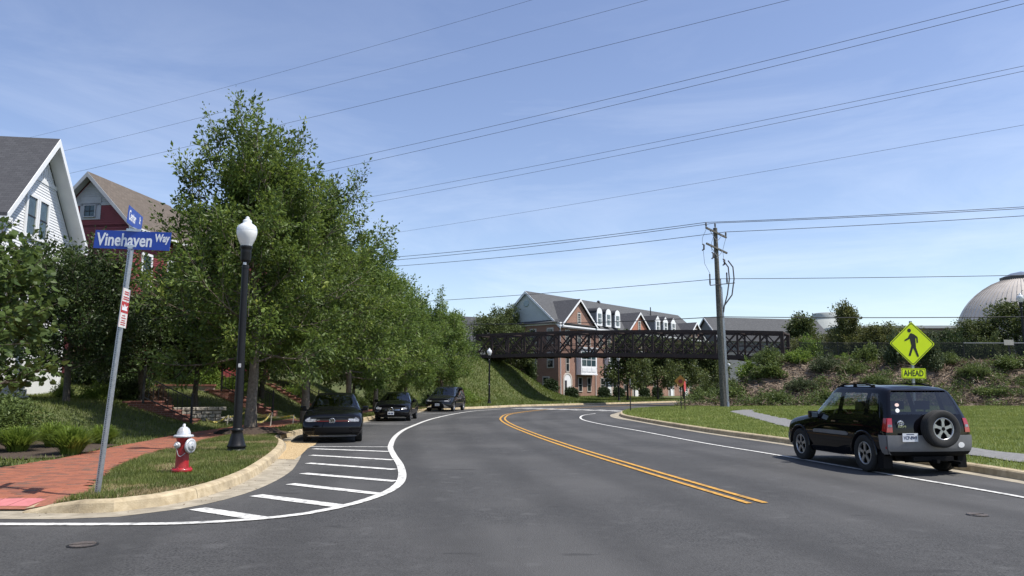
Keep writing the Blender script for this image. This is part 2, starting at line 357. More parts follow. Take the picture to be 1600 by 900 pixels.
# ============================================================ THE LAND
KL0 = [(-45,9.9),(-20,9.9),(-6.35,9.9),(-5.6,9.88),(-5.19,9.98),(-4.82,10.45),(-4.6,11.2),(-4.55,12.3),(-4.7,13.9),(-5.08,16),(-5.54,18.2),(-6.0,20.0),(-6.5,21.6),(-7.1,23.0),(-7.4,25.0),(-7.4,31),(-7.35,37),(-7.1,44),(-6.6,51),(-6.0,56.3),(-4.6,58.0),(-3.2,59.6),(-1.6,62.6),(0,66),(4.97,72),(10.3,77.5),(22,91.5),(50,125)]
KR0 = [(9.75,-15),(9.3,5),(8.98,12),(8.83,15),(7.98,22.2),(7.12,28),(6.33,37.3),(6.17,42.2),(6.62,46.3),(7.85,52),(11,58.5),(17,66),(45,99.5)]
KL = smooth_line(KL0, 0.5); KR = smooth_line(KR0, 0.5)
LEFT = KL + [(50,230),(-260,230),(-260,9.9)]
RIGHT = KR + [(45,230),(320,230),(320,-15)]
WALK = [(-40,10.06),(-6.3,10.06),(-5.98,10.7),(-7.2,13.7),(-8.1,16.9),(-8.55,20.5),(-8.75,28),(-8.8,40),(-8.4,49),(-7.6,55.5),(-5.6,59.3),(-3.1,63.5),(-1.4,67.2),(-2.9,68.6),(-4.8,64.5),(-7.2,60.5),(-9.3,56.5),(-10.2,49),(-10.65,40),(-10.65,30),(-10.6,24),(-9.9,18.8),(-9.4,15.8),(-9.4,14),(-14,12.7),(-40,12.5)]
TR0 = np.array((24, 65.6)); TD = np.array((.869, -.495)); TN = np.array((-.495, -.869))   # the trail on the bank and over the bridge; TN towards the road side
def zL(X, Y):
    X = np.asarray(X, float); Y = np.asarray(Y, float)
    d = dist_poly(X, Y, KL0)
    z = 0.15 + 0.0*X
    ramp = sstep(-5.75, -6.3, X) * sstep(11.6, 9.9, Y); z = z - 0.135*ramp
    yard = sstep(-10.7, -15.5, X) * sstep(15, 23, Y) * (0.95 + .95*sstep(30, 42, Y)) * sstep(66, 56, Y); z = z + yard
    z = z + sstep(-12, -22, X) * 0.25 * sstep(15, 23, Y)
    s = (X+3.9)*TD[0] + (Y-81.5)*TD[1]; q = np.abs((X+3.9)*TN[0] + (Y-81.5)*TN[1])
    mound = 4.75 * sstep(13.5, 1.5, q) * sstep(3.6, 12.8, d) * sstep(14, 0, s)
    mound = np.maximum(mound, 4.75*sstep(10, 1.5, q)*sstep(3.6, 12.8, d)*(s < -2))
    far = 0.35*sstep(4, 12, d)*sstep(66, 80, Y)
    z = z + np.maximum(mound, far)
    return z + 0.03*vnoise(X, Y, 2.2, 3)*sstep(0.2, 2.5, d)*(1-inpoly(X, Y, WALK))
def zR(X, Y):
    X = np.asarray(X, float); Y = np.asarray(Y, float)
    d = dist_poly(X, Y, KR0)
    s = (X-TR0[0])*TD[0] + (Y-TR0[1])*TD[1]; q = (X-TR0[0])*TN[0] + (Y-TR0[1])*TN[1]
    z = 0.15 + 0.012*np.minimum(d, 25)
    top = 4.0 - 0.03*np.clip(s, 0, 60)
    rise = sstep(11.0, 1.6, q) * sstep(0.5, 6.0, d) * sstep(-9, -1.5, s)
    rise = np.maximum(rise, (q < 1.6) * sstep(0.5, 6.5, d) * sstep(-9, -1.5, s))
    bumpy = (0.30*vnoise(X, Y, 2.6, 5) + 0.16*vnoise(X, Y, 1.1, 6)) * (rise > .03) * (rise < .93)
    return z + (top - z)*rise + bumpy + 0.025*vnoise(X, Y, 2.0, 8)*sstep(.2, 2, d)

def cdt_land(name, outline, zf, grid, mat, **k):
    pts = list(outline); n = len(pts); edges = [(i, (i+1) % n) for i in range(n)]
    gx = []
    for (x0, x1, y0, y1, st) in grid:
        X, Y = np.meshgrid(np.arange(x0, x1, st), np.arange(y0, y1, st)); X = X.ravel() + RNG.uniform(-.12, .12, X.size)*st; Y = Y.ravel() + RNG.uniform(-.12, .12, Y.size)*st
        ok = inpoly(X, Y, outline) & (dist_poly(X, Y, outline[:-3]) > 0.3*st)
        gx += list(zip(X[ok], Y[ok]))
    vs = [Vector(p) for p in pts] + [Vector(p) for p in gx]
    V, E_, F, *_ = delaunay_2d_cdt(vs, edges, [], 1, 1e-5)
    A = np.array([(v.x, v.y) for v in V]); Z = zf(A[:, 0], A[:, 1])
    tri = [tuple(f) for f in F]
    me = bpy.data.meshes.new(name); me.from_pydata([(a, b, c) for (a, b), c in zip(A, Z)], [], tri)
    me.polygons.foreach_set('use_smooth', [True]*len(tri)); me.update()
    return link(name, me, mat, **k)

# base sheet to the horizon, road sheet 5 cm above it, raised land on both sides
g = MB(); g.add([(-1500,-1500,-.08),(1500,-1500,-.08),(1500,1500,-.08),(-1500,1500,-.08)], [(0,1,2,3)]); g.build('ground', M['lawn2'], kind='structure')
gx_, gy_ = np.meshgrid(np.arange(-60, 61, .8), np.arange(-20, 151, .8), indexing='ij'); nx_, ny_ = gx_.shape
ii = (np.arange(nx_-1)[:, None]*ny_ + np.arange(ny_-1)[None]).ravel()
rme = mesh_np('road', np.stack([gx_.ravel(), gy_.ravel(), 0*gx_.ravel()], 1), np.stack([ii, ii+ny_, ii+ny_+1, ii+1], 1))
lane_a = rme.attributes.new('lane', 'FLOAT', 'POINT'); lane_a.data.foreach_set('value', dist_poly(gx_.ravel(), gy_.ravel(), [(7.2,-20),(4.6,5),(3.44,10.72),(2.58,15.22),(1.72,20.11),(.72,26.84),(-.22,35.0),(-.5,41.5),(.05,48.5),(3.0,58.5),(6.6,64.8),(13,73.5),(40,105)]).astype(np.float32))
link('road', rme, M['asphalt'], kind='structure')
def inset(line, d):      # offset a line to its left by d
    P = np.array(line); T = np.gradient(P, axis=0); T /= np.linalg.norm(T, axis=1)[:, None]
    return P + np.stack([-T[:, 1], T[:, 0]], 1) * d
lk_ = [tuple(p) for p in inset(KL, 0.19)]; rk_ = [tuple(p) for p in inset(KR, -0.19)]
land_l = cdt_land('terrain', lk_ + LEFT[-3:], zL, [(-9, -4.4, 10, 12.6, .17), (-20, 2, 10, 62, .6), (-24, 16, 62, 112, 1.1), (-70, -20, 10, 110, 5), (-20, 48, 112, 200, 8), (16,60,80,112,3)], M['soil'], kind='structure')
land_r = cdt_land('terrain', rk_ + RIGHT[-3:], zR, [(6, 20, 10, 46, .8), (8, 60, 40, 75, .75), (20, 60, 10, 40, 1.5), (60, 130, 20, 90, 4), (12,120,75,130,4)], M['lawn2'], kind='structure')

# kerbs: one stone per joint
KPROF = [(0,0),(.035,.12),(.06,.145),(.10,.155),(.185,.158),(.19,.02)]
def kerb(line, side, a, b, seg, hfun, label):
    root = empty('kerb', (line[a][0], line[a][1], 0), kind='structure')
    P = np.array(line); T = np.gradient(P, axis=0); T /= np.linalg.norm(T, axis=1)[:, None]; Nn = np.stack([-T[:, 1], T[:, 0]], 1)*side
    i = a
    while i < b:
        j = min(i + seg, b); vs = []; idx = list(range(i, j+1)); m = len(KPROF)
        for q in idx:
            sh = 0.006 if q == i else (-0.006 if q == j else 0)
            p = P[q] + T[q]*sh; h = hfun(q)
            for (o_, z) in KPROF: vs.append((p[0]+Nn[q][0]*o_-line[a][0], p[1]+Nn[q][1]*o_-line[a][1], z*h if z > .03 else z - (.0 if o_ else .02)))
        fs = [(r_*m+c, r_*m+c+1, (r_+1)*m+c+1, (r_+1)*m+c) for r_ in range(len(idx)-1) for c in range(m-1)]
        fs += [tuple(range(m)), tuple(range((len(idx)-1)*m, len(idx)*m))[::-1]]
        mb = MB(); mb.add(vs, fs, False); mb.build('kerb_stone', M['concrete'], root); i = j
    return root
iL = min(range(len(KL)), key=lambda i: math.hypot(KL[i][0]+6.45, KL[i][1]-9.9)); jL = min(range(len(KL)), key=lambda i: math.hypot(KL[i][0]-22, KL[i][1]-91.5))
kerb(KL, 1, iL, jL, 6, lambda q: max(.16, float(zL(np.array([KL[q][0]]), np.array([KL[q][1]+.19]))[0])/.152) if q < iL+5 else 1.0, 'l')
jR = min(range(len(KR)), key=lambda i: math.hypot(KR[i][0]-17, KR[i][1]-66))
kerb(KR, -1, 8, jR, 6, lambda q: 1.0, 'r')

def strip(name, line, o0, o1, z, mat, a=0, b=None, **k):
    """flat band between two offsets of a line (numbers or functions of the sample index)"""
    P = np.array(line); T = np.gradient(P, axis=0); T /= np.linalg.norm(T, axis=1)[:, None]; Nn = np.stack([-T[:, 1], T[:, 0]], 1)
    b = len(P)-1 if b is None else b; vs = []
    for i in range(a, b+1):
        for o_ in (o0, o1):
            d = o_(i) if callable(o_) else o_
            vs.append((P[i][0]+Nn[i][0]*d, P[i][1]+Nn[i][1]*d, z))
    n = b-a; mb = MB(); mb.add(vs, [(2*i, 2*i+1, 2*i+3, 2*i+2) for i in range(n)]); return mb.build(name, mat, **k)
gw = lambda i: -(0.42 + 0.12*max(0, 1-abs(KL[i][1]-15)/5)) if KL[i][1] < 19 else -0.40
strip('gutter', KL, lambda i: .36 if KL[i][0] < -6.0 and KL[i][1] < 11 else .02, gw, .004, M['gutter'], 0, jL, kind='structure')
strip('gutter', KR, -0.02, lambda i: .30 + .25*float(sstep(36, 42, KR[i][1])*sstep(50, 46, KR[i][1])), .004, M['gutter'], 0, jR, kind='structure')
mb = MB(); mb.add([(-5.42,17.3,.008),(-4.93,17.2,.008),(-5.1,18.3,.008),(-5.5,20.4,.008),(-5.62,21.6,.008),(-5.95,23.2,.008),(-7.0,23.2,.008),(-6.5,21.8,.008),(-6.0,20.1,.008),(-5.62,18.5,.008)], [tuple(range(10))]); mb.build('gutter', M['pebble'], kind='structure')

# road markings
def line_mark(name, pts, wd, mat, label, a=0.0, step=.4, group=None, z=.011):
    l_ = smooth_line(pts, step); return strip(name, l_, -wd/2, wd/2, z, mat, label=label, cat='road marking', group=group)
WL = [(-12,9.08),(-6.06,9.09),(-4.55,9.09),(-3.83,9.17),(-3.15,9.44),(-2.64,9.86),(-2.2,10.72),(-1.93,11.96),(-1.95,13.43),(-2.33,15.84),(-2.84,18.22),(-3.37,20.99),(-3.98,26.11),(-4.25,31.2),(-4.15,41.3),(-2.92,52.72),(-.9,59.0)]
line_mark('edge_line', WL, .15, M['white_paint'], 'long white edge line curving around the striped area and past the parked cars')
HB = [((-4.22,10.25),(-3.12,9.50),.24),((-3.86,11.5),(-2.27,10.42),.24),((-3.74,12.85),(-1.97,11.62),.2),((-3.97,14.43),(-2.02,13.22),.2),((-4.4,16.37),(-2.33,15.1),.2),((-4.86,18.3),(-2.67,17.09),.2),((-5.3,20.2),(-3.07,19.31),.2),((-5.62,21.0),(-3.34,20.85),.12)]
names = ['nearest the corner', 'second nearest the corner', 'third from the corner', 'fourth from the corner', 'fifth from the corner', 'third from the black hatchback', 'second from the black hatchback', 'thin one right in front of the black hatchback']
for (a, b, wd), nm in zip(HB, names):
    mb = MB(); d = Vector((b[0]-a[0], b[1]-a[1])); d.normalize(); n_ = Vector((-d.y, d.x))*wd/2; lean = Vector((0, 1))*0
    mb.add([(a[0]-n_.x, a[1]-n_.y, .0085),(b[0]-n_.x, b[1]-n_.y, .0085),(b[0]+n_.x, b[1]+n_.y, .0085),(a[0]+n_.x, a[1]+n_.y, .0085)], [(0,1,2,3)])
    mb.build('hatch_bar', M['white_paint'], label='white painted hatch bar on the road, ' + nm, cat='road marking', group='white hatch bars at the corner')
YL = [(3.44,10.72),(3.12,12.33),(2.58,15.22),(1.72,20.11),(.72,26.84),(-.22,35.0),(-.5,41.5),(.05,48.5),(3.0,58.5),(6.6,64.8),(13,73.5),(24,86.5)]
yl = smooth_line(YL, .5)
strip('centre_line', yl, .07, .17, .011, M['yellow_paint'], label='left stripe of the double yellow centre line', cat='road marking', group='double yellow line')
strip('centre_line', yl, -.17, -.07, .011, M['yellow_paint'], label='right stripe of the double yellow centre line', cat='road marking', group='double yellow line')
line_mark('edge_line', [(7.95,2),(7.75,7),(7.55,11.27),(7.10,14.01),(6.40,18.39),(5.68,22.19),(4.86,28.43),(3.95,34.58),(3.66,39.59),(4.25,45.0),(5.4,48.6)], .11, M['white_paint'], 'white edge line on the right side of the road beside the SUV')
line_mark('parking_tick', [(-7.0,34.2),(-4.3,33.9)], .1, M['white_paint'], 'short white parking line behind the black hatchback')
line_mark('parking_tick', [(-6.6,48.6),(-3.6,48.2)], .1, M['white_paint'], 'short white parking line behind the black sedan')
for k in range(9):       # ladder crosswalk under the bridge
    t = k/8; c = (.9 + t*7.0, 61.0 - t*7.2)
    mb = MB(); d = Vector((.66, .75)); n_ = Vector((.75, -.66))*.3; e_ = d*1.2
    mb.add([(c[0]-e_.x-n_.x, c[1]-e_.y-n_.y, .012),(c[0]+e_.x-n_.x, c[1]+e_.y-n_.y, .012),(c[0]+e_.x+n_.x, c[1]+e_.y+n_.y, .012),(c[0]-e_.x+n_.x, c[1]-e_.y+n_.y, .012)], [(0,1,2,3)])
    mb.build('crosswalk_bar', M['white_paint'], label='%s white bar of the far crosswalk, counted from the mound side' % ('first second third fourth fifth sixth seventh eighth ninth'.split()[k]), cat='road marking', group='crosswalk bars')

# valve covers in the asphalt
def valve(loc, label, r):
    e = empty('valve_cover', loc, .4, label=label, cat='manhole cover')
    mb = MB(); n = 20
    ring = [(r*math.cos(2*PI*k/n), r*math.sin(2*PI*k/n)) for k in range(n)]
    mb.add([(x, y, .006) for x, y in ring] + [(x*.86, y*.86, .014) for x, y in ring], [(k, (k+1) % n, n+(k+1) % n, n+k) for k in range(n)]); mb.build('rim', M['iron'], e)
    lid = surf('cover_iron', (.10, .082, .07), (.06, .05, .045), 20, .7, .4, 60)
    for sgn in (-1, 1):
        mb = MB(); hp = [(r*.82*math.cos(t), sgn*(.02 + r*.8*math.sin(t))) for t in np.linspace(0, PI, 9)]
        mb.prism([(x, y, .009) for x, y in (hp if sgn > 0 else hp[::-1])], (0, 0, .006)); mb.build('lid', lid, e)
valve((-4.42, 7.93, 0), 'small round split iron cover in the asphalt near the left corner', .15)
valve((5.93, 9.76, 0), 'small round split iron cover in the asphalt at lower right', .13)

# brick pavement: base sheet, the bricks on it
base = cdt_land('pavement', [tuple(p) for p in WALK] , lambda X, Y: zL(X, Y) + .010, [(-12, 0, 10, 70, .6), (-40, -12, 10, 13, 1)], surf('brick_bed', (.20, .075, .045), (.30, .11, .065), 12, .95, .4, 40, c3=(.17, .07, .05), scale3=.8, f3=.6), kind='structure')
def brickmat():
    m, t, b = new_mat('clay_paver'); nd = t.nodes.new; lk = t.links.new; b.inputs['Roughness'].default_value = .88
    g_ = nd('ShaderNodeNewGeometry'); oi = nd('ShaderNodeObjectInfo'); ad = nd('ShaderNodeMath'); ad.operation = 'ADD'; lk(g_.outputs['Random Per Island'], ad.inputs[0]); lk(oi.outputs['Random'], ad.inputs[1])
    fr = nd('ShaderNodeMath'); fr.operation = 'FRACT'; lk(ad.outputs[0], fr.inputs[0]); rp = nd('ShaderNodeValToRGB'); e = rp.color_ramp.elements
    e[0].color = (.28, .095, .052, 1); e[1].color = (.16, .10, .07, 1); e[1].position = 1.0
    for p, c in ((.3, (.35, .12, .066)), (.62, (.31, .108, .06)), (.86, (.20, .078, .05))): q = e.new(p); q.color = (*c, 1)
    n = nd('ShaderNodeTexNoise'); n.inputs['Scale'].default_value = 30; tcn = nd('ShaderNodeTexCoord'); lk(tcn.outputs['Object'], n.inputs['Vector'])
    mx_ = nd('ShaderNodeMixRGB'); mx_.blend_type = 'MULTIPLY'; mx_.inputs['Fac'].default_value = .35; lk(rp.outputs[0], mx_.inputs['Color1']); lk(n.outputs['Color'], mx_.inputs['Color2'])
    lk(fr.outputs[0], rp.inputs['Fac']); lk(mx_.outputs[0], b.inputs['Base Color']); return m
M['paver'] = brickmat()
bl, bw, gp = .2, .1, .007
brs = []; ca, sa = math.cos(R(6)), math.sin(R(6))
for r_ in range(-20, 330):
    for c in range(-60, 80):
        lx = (c + (.5 if r_ % 2 else 0))*bl; ly = r_*bw
        brs.append((lx*ca - ly*sa - 8.5, lx*sa + ly*ca + 9.2))
B = np.array(brs); ok = inpoly(B[:, 0], B[:, 1], [tuple(np.array(p)) for p in WALK]) & (dist_poly(B[:, 0], B[:, 1], WALK + [WALK[0]]) > .07) & (B[:, 0] > -.78*B[:, 1]-1.2) & (B[:, 1] < 34) & (B[:, 1] > 10.62)
B = B[ok]; Zb = zL(B[:, 0], B[:, 1]) + .010 + RNG.uniform(0, .004, len(B))
gxy = 0.05; sl = (zL(B[:, 0], B[:, 1]+gxy) - zL(B[:, 0], B[:, 1]-gxy))/(2*gxy)
order = np.argsort(np.hypot(B[:, 0]+3, B[:, 1])); inview = B[:, 0] > -.70*B[:, 1]
order = np.concatenate([order[inview[order]], order[~inview[order]]])
mb = MB(); hx, hy, hz, bv = (bl-gp)/2, (bw-gp)/2, .006, .004
mb.add([(-hx,-hy,0),(hx,-hy,0),(hx,hy,0),(-hx,hy,0),(-hx+bv,-hy+bv,hz),(hx-bv,-hy+bv,hz),(hx-bv,hy-bv,hz),(-hx+bv,hy-bv,hz)], [(4,5,6,7),(0,1,5,4),(1,2,6,5),(2,3,7,6),(3,0,4,7)])
bme = mb.mesh('brick'); bme.materials.append(M['paver'])
for i in order[:300]:
    o = bpy.data.objects.new('brick', bme); COL.objects.link(o); o.parent = base; o.location = (B[i, 0], B[i, 1], Zb[i]); o.rotation_euler = (math.atan(sl[i]), 0, R(6) + random.uniform(-.01, .01))
rest = order[300:]; bv_ = np.array([v.co for v in bme.vertices]); bf = np.array([tuple(p.vertices) for p in bme.polygons])
n_ = len(rest); rx = bv_[:, 0]*ca - bv_[:, 1]*sa; ry = bv_[:, 0]*sa + bv_[:, 1]*ca
VV = np.zeros((n_, 8, 3)); VV[:, :, 0] = rx[None] + B[rest, 0][:, None]; VV[:, :, 1] = ry[None] + B[rest, 1][:, None]; VV[:, :, 2] = bv_[:, 2][None] + Zb[rest][:, None] + ry[None]*sl[rest][:, None]
FF = bf[None] + (np.arange(n_)*8)[:, None, None]
link('brick_field', mesh_np('brick_field', VV.reshape(-1, 3), FF.reshape(-1, 4)), M['paver'], base, kind='stuff')
# kerb ramp with tactile panel at the far left corner
tp = empty('tactile_panel', (-7.35, 10.22, 0), 0, label='pink tactile warning panel at the kerb ramp', cat='paving panel')
mb = MB(); zt = lambda x, y: float(zL(np.array([x-7.35]), np.array([y+10.22]))[0]) + .018
for k in range(6):
    x0 = -.9 + k*.3; mb = MB(); mb.add([(x0, .0, zt(x0, 0)),(x0+.29, .0, zt(x0+.29, 0)),(x0+.29, .42, zt(x0+.29, .42)),(x0, .42, zt(x0, .42))], [(0,1,2,3)]); mb.build('tile', M['tactile'], tp)
cdt_land('kerb_return', [(-6.42,10.08),(-6.08,10.08),(-5.86,10.55),(-5.3,11.75),(-5.48,11.9),(-6.02,10.85),(-6.42,10.66)], lambda X, Y: zL(X, Y)+.014, [(-6.5,-5.2,10,12,.12)], M['concrete'], kind='structure')
# asphalt path over the right lawn
PL = smooth_line([(15.2,47.5),(13.6,44.7),(11.55,32.7),(10.6,26),(10.35,20),(10.5,15),(10.9,8),(11.2,-5)], .5)
P = np.array(PL); T = np.gradient(P, axis=0); T /= np.linalg.norm(T, axis=1)[:, None]; Nn = np.stack([-T[:, 1], T[:, 0]], 1); vs = []
for i in range(len(P)):
    for o_ in (-.62, -.2, .2, .62):
        q = P[i] + Nn[i]*(o_ + .07*math.sin(i*1.7+o_)*(abs(o_) > .5)); vs.append((q[0], q[1], float(zR(q[0:1], q[1:2])[0]) + .028))
mb = MB(); mb.add(vs, [(4*i+c, 4*i+c+1, 4*i+c+5, 4*i+c+4) for i in range(len(P)-1) for c in range(3)], True); mb.build('path', M['path'], kind='structure')
# ============================================================ BUILDINGS
M['roof_dark'] = shingle_mat('asphalt_shingle_charcoal', (.055, .056, .062), (.085, .086, .094), (.07, .071, .078))
M['roof_tan'] = shingle_mat('asphalt_shingle_tan', (.095, .08, .068), (.155, .13, .11), (.125, .105, .09))
M['roof_far'] = shingle_mat('townhouse_shingle', (.075, .077, .08), (.11, .112, .116), (.09, .092, .096), .3, .18)
M['white_siding'] = surf('white_siding', (.74, .75, .76), (.70, .71, .72), 1.5, .6)
M['red_siding'] = surf('red_siding', (.20, .034, .04), (.165, .03, .034), 1.5, .65)
M['green_siding'] = striped('green_siding', (.47, .505, .49), (.44, .475, .46), .2)
M['grey_siding'] = striped('grey_siding', (.20, .205, .205), (.17, .175, .178), .2)
M['grey_trim'] = surf('grey_trim', (.42, .42, .43), (.38, .38, .39), 2, .6)
M['win_glass'] = surf('window_glass', (.015, .02, .024), None, rough=.06, spec=.6)
M['win_teal'] = surf('curtained_glass', (.05, .085, .095), (.03, .05, .058), 3, rough=.12, spec=.6)
M['stone_trim'] = surf('cast_stone', (.55, .50, .44), (.48, .44, .39), 3, .8)

def gable_roof(name, parent, hw, zr, slope, y0, y1, th, mat, ov=0.0):
    """two slabs, ridge along y at height zr (outer), half-width hw"""
    zl = zr - hw*slope; r_ = []
    for sgn in (-1, 1):
        mb = MB(); mb.prism([(0, y0, zr), (sgn*hw, y0, zl), (sgn*hw, y0, zl-th), (0, y0, zr-th)], (0, y1-y0, 0))
        me = mb.mesh(name); uv_planar(me, lambda c, n: (c.y, abs(c.x)*math.hypot(1, slope)))
        r_.append(link(name, me, mat, parent))
    return r_
def siding(parent, mat, x0f, x1f, z0, z1, y, step=.115, facing=-1, axis='x', fix=0.0, name='siding_board'):
    """lap boards on a wall whose face looks to -y (axis x) or to +x (axis y); x0f, x1f give the wall ends at a height"""
    z = z0
    while z < z1:
        a0, a1 = x0f(z), x1f(z); b0, b1 = x0f(z+step), x1f(z+step)
        if a1 - a0 > .1:
            b1 = max(b1, b0 + .02); mb = MB(); o0, o1 = .028, .010
            if axis == 'x':
                vs = [(a0, y-o0, z),(a1, y-o0, z),(b1, y-o1, z+step),(b0, y-o1, z+step),(a0, y+.01, z),(a1, y+.01, z),(b1, y+.01, z+step),(b0, y+.01, z+step)]
            else:
                vs = [(y+o0, a0, z),(y+o0, a1, z),(y+o1, b1, z+step),(y+o1, b0, z+step),(y-.01, a0, z),(y-.01, a1, z),(y-.01, b1, z+step),(y-.01, b0, z+step)]
            mb.add(vs, [(0,1,2,3),(7,6,5,4),(0,4,5,1),(1,5,6,2),(2,6,7,3),(3,7,4,0)]); mb.build(name, mat, parent)
        z += step
def window(parent, cx, cz, w_, h_, y, axis='x', fr=.09, trim=None, glass=None, mull=(1, 1), name='window', proud=.06, sash=None):
    """framed window on a face looking to -y (axis x) or +x (axis y)"""
    trim = trim or M['white_trim']; glass = glass or M['win_glass']
    def tr(px, py, pz): return (px, py, pz) if axis == 'x' else (-py + 2*y if False else y - (py - y), px, pz)
    def bx(mb, x0, x1, y0, y1, z0, z1):
        a = tr(x0, y0, z0); b = tr(x1, y1, z1); mb.boxb(min(a[0], b[0]), max(a[0], b[0]), min(a[1], b[1]), max(a[1], b[1]), min(a[2], b[2]), max(a[2], b[2]))
    f = MB(); x0, x1, z0, z1 = cx-w_/2, cx+w_/2, cz-h_/2, cz+h_/2
    bx(f, x0-fr, x0, y-proud, y, z0-fr, z1+fr); bx(f, x1, x1+fr, y-proud, y, z0-fr, z1+fr); bx(f, x0, x1, y-proud, y, z1, z1+fr); bx(f, x0-.03, x1+.03, y-proud-.03, y, z0-fr, z0)
    fo = f.build(name, trim, parent)
    g_ = MB(); bx(g_, x0, x1, y-.015, y+.01, z0, z1); g_.build('pane', glass, fo)
    if mull != (0, 0):
        m_ = MB(); s = .028 if w_ > .5 else .02
        for k in range(1, mull[0]+1): xx = x0 + w_*k/(mull[0]+1); bx(m_, xx-s/2, xx+s/2, y-.03, y-.016, z0, z1)
        for k in range(1, mull[1]+1): zz = z0 + h_*k/(mull[1]+1); bx(m_, x0, x1, y-.036, y-.0165, zz-s*.8, zz+s*.8)
        m_.build('muntin', sash or trim, fo)
    return fo

# ---- white house, gable end to the street
WH = empty('white_house', (-18.94, 30.0, 1.15), R(99), label='white clapboard house with charcoal roof at the left edge', cat='house')
hs_, zr_, sl_ = 3.62, 10.82, 1.105
roofs = gable_roof('roof', WH, hs_, zr_, sl_, 0.0, 10, .14, M['roof_dark'])
mb = MB(); mb.prism([(-3.2,.60,0),(3.2,.60,0),(3.2,.60,7.0),(0,.60,10.5),(-3.2,.60,7.0)], (0, .1, 0)); gw_ = mb.build('gable_wall', M['white_siding'], WH)
siding(gw_, M['white_siding'], lambda z: -min(3.2, max(0, (10.45-z)/1.105)), lambda z: min(3.2, max(0, (10.45-z)/1.105)), 2.4, 8.95, .60)
for k in range(-8, 9):
    x = k*.2; h_ = 10.45 - abs(x)*1.105
    if h_ > 9.1: mb = MB(); mb.boxb(x-.02, x+.02, .57, .60, 9.06, h_); mb.build('batten', M['white_siding'], gw_)
mb = MB(); mb.boxb(-1.42, 1.42, .55, .60, 8.92, 9.08); mb.build('trim_band', M['white_trim'], gw_)
for sgn in (-1, 1):
    mb = MB(); z1 = zr_-hs_*sl_
    mb.prism([(0, -.03, zr_-.02), (sgn*hs_, -.03, z1-.02), (sgn*hs_, -.03, z1-.30), (0, -.03, zr_-.34)], (0, .06, 0)); mb.build('rake_board', M['white_trim'], WH)
    mb = MB(); mb.prism([(0, .035, zr_-.16), (sgn*(hs_-.02), .035, z1-.16), (sgn*(hs_-.02), .035, z1-.19), (0, .035, zr_-.19)], (0, .56, 0)); mb.build('soffit', M['white_trim'], WH)
    mb = MB(); mb.boxb(min(sgn*3.12, sgn*3.24), max(sgn*3.12, sgn*3.24), .54, .65, 0, 7.1); mb.build('corner_board', M['white_trim'], WH)
    mb = MB(); mb.boxb(min(sgn*3.22, sgn*3.66), max(sgn*3.22, sgn*3.66), -.02, 10, z1-.32, z1-.15); mb.build('eave_return', M['white_trim'], WH)
for cx in (-.66, .36): window(WH, cx, 7.35, .72, 1.55, .57, fr=.13, mull=(0, 1), sash=M['iron'], glass=M['win_teal'])
mb = MB(); mb.boxb(-3.19, -3.0, .71, 9.5, 0, 7.0); mb.build('side_wall', M['white_siding'], WH)
mb = MB(); mb.boxb(3.0, 3.19, .71, 9.5, 0, 7.0); mb.build('side_wall', M['white_siding'], WH)
# shed dormer on the near roof slope: only its white corner shows
mb = MB(); mb.prism([(-1.2, 4.2, 9.72), (-3.3, 3.9, 9.10), (-3.3, 3.9, 8.92), (-1.2, 4.2, 9.54)], (0, 3.2, 0)); dm = mb.build('dormer', M['roof_dark'], WH)
mb = MB(); mb.prism([(-1.3, 3.86, 9.70), (-3.36, 3.86, 9.12), (-3.36, 3.86, 8.92), (-1.3, 3.86, 9.52)], (0, .06, 0)); mb.build('dormer_trim', M['white_trim'], dm)
mb = MB(); mb.prism([(-1.3, 4.3, 9.5), (-3.0, 4.3, 9.0), (-3.0, 4.3, 7.6), (-1.3, 4.3, 9.3)], (0, 2.8, 0)); mb.build('dormer_cheek', M['white_siding'], dm)
# porch on the near side and its brick terrace
mb = MB(); mb.boxb(-6.3, -3.3, -.9, 3, 0, .62); PB = mb.build('porch_base', M['white_siding'], WH)
for k, (z0, z1, yy) in enumerate(((.0, .2, -1.12), (.22, .42, -1.02), (.44, .62, -.95))):
    mb = MB(); mb.boxb(-6.3, -3.3, yy, -.9, z0, z1); mb.build('step', M['white_trim'], PB)
mb = MB(); mb.boxb(-6.2, -6.05, -.8, -.65, .62, 3.2); mb.boxb(-3.5, -3.35, -.8, -.65, .62, 3.2); mb.build('porch_post', M['white_trim'], PB)
mb = MB(); mb.prism([(-6.6,-1.2,3.25),(-3.1,-1.2,3.25),(-3.1,-1.2,3.1),(-6.6,-1.2,3.1)], (0,4.3,.8)); mb.build('porch_roof', M['roof_dark'], PB)
TB = empty('brick_terrace', (-15.9, 25.6, .75), R(6), label='low red brick terrace with coping in front of the white house', cat='terrace')
mb = MB(); mb.boxb(-6, 0, 0, 2.4, -.4, .34); me = mb.mesh('terrace_wall'); uv_wall(me); link('terrace_wall', me, M['red_brick'], TB)
mb = MB(); mb.boxb(-6.05, .05, -.06, 2.4, .34, .41); mb.build('coping', surf('brick_coping', (.33, .12, .075), (.26, .09, .06), 10, .85), TB)
mb = MB(); mb.boxb(0.01, 1.5, .2, 1.6, -.4, .10); me = mb.mesh('terrace_step'); uv_wall(me); link('terrace_step', me, M['red_brick'], TB)

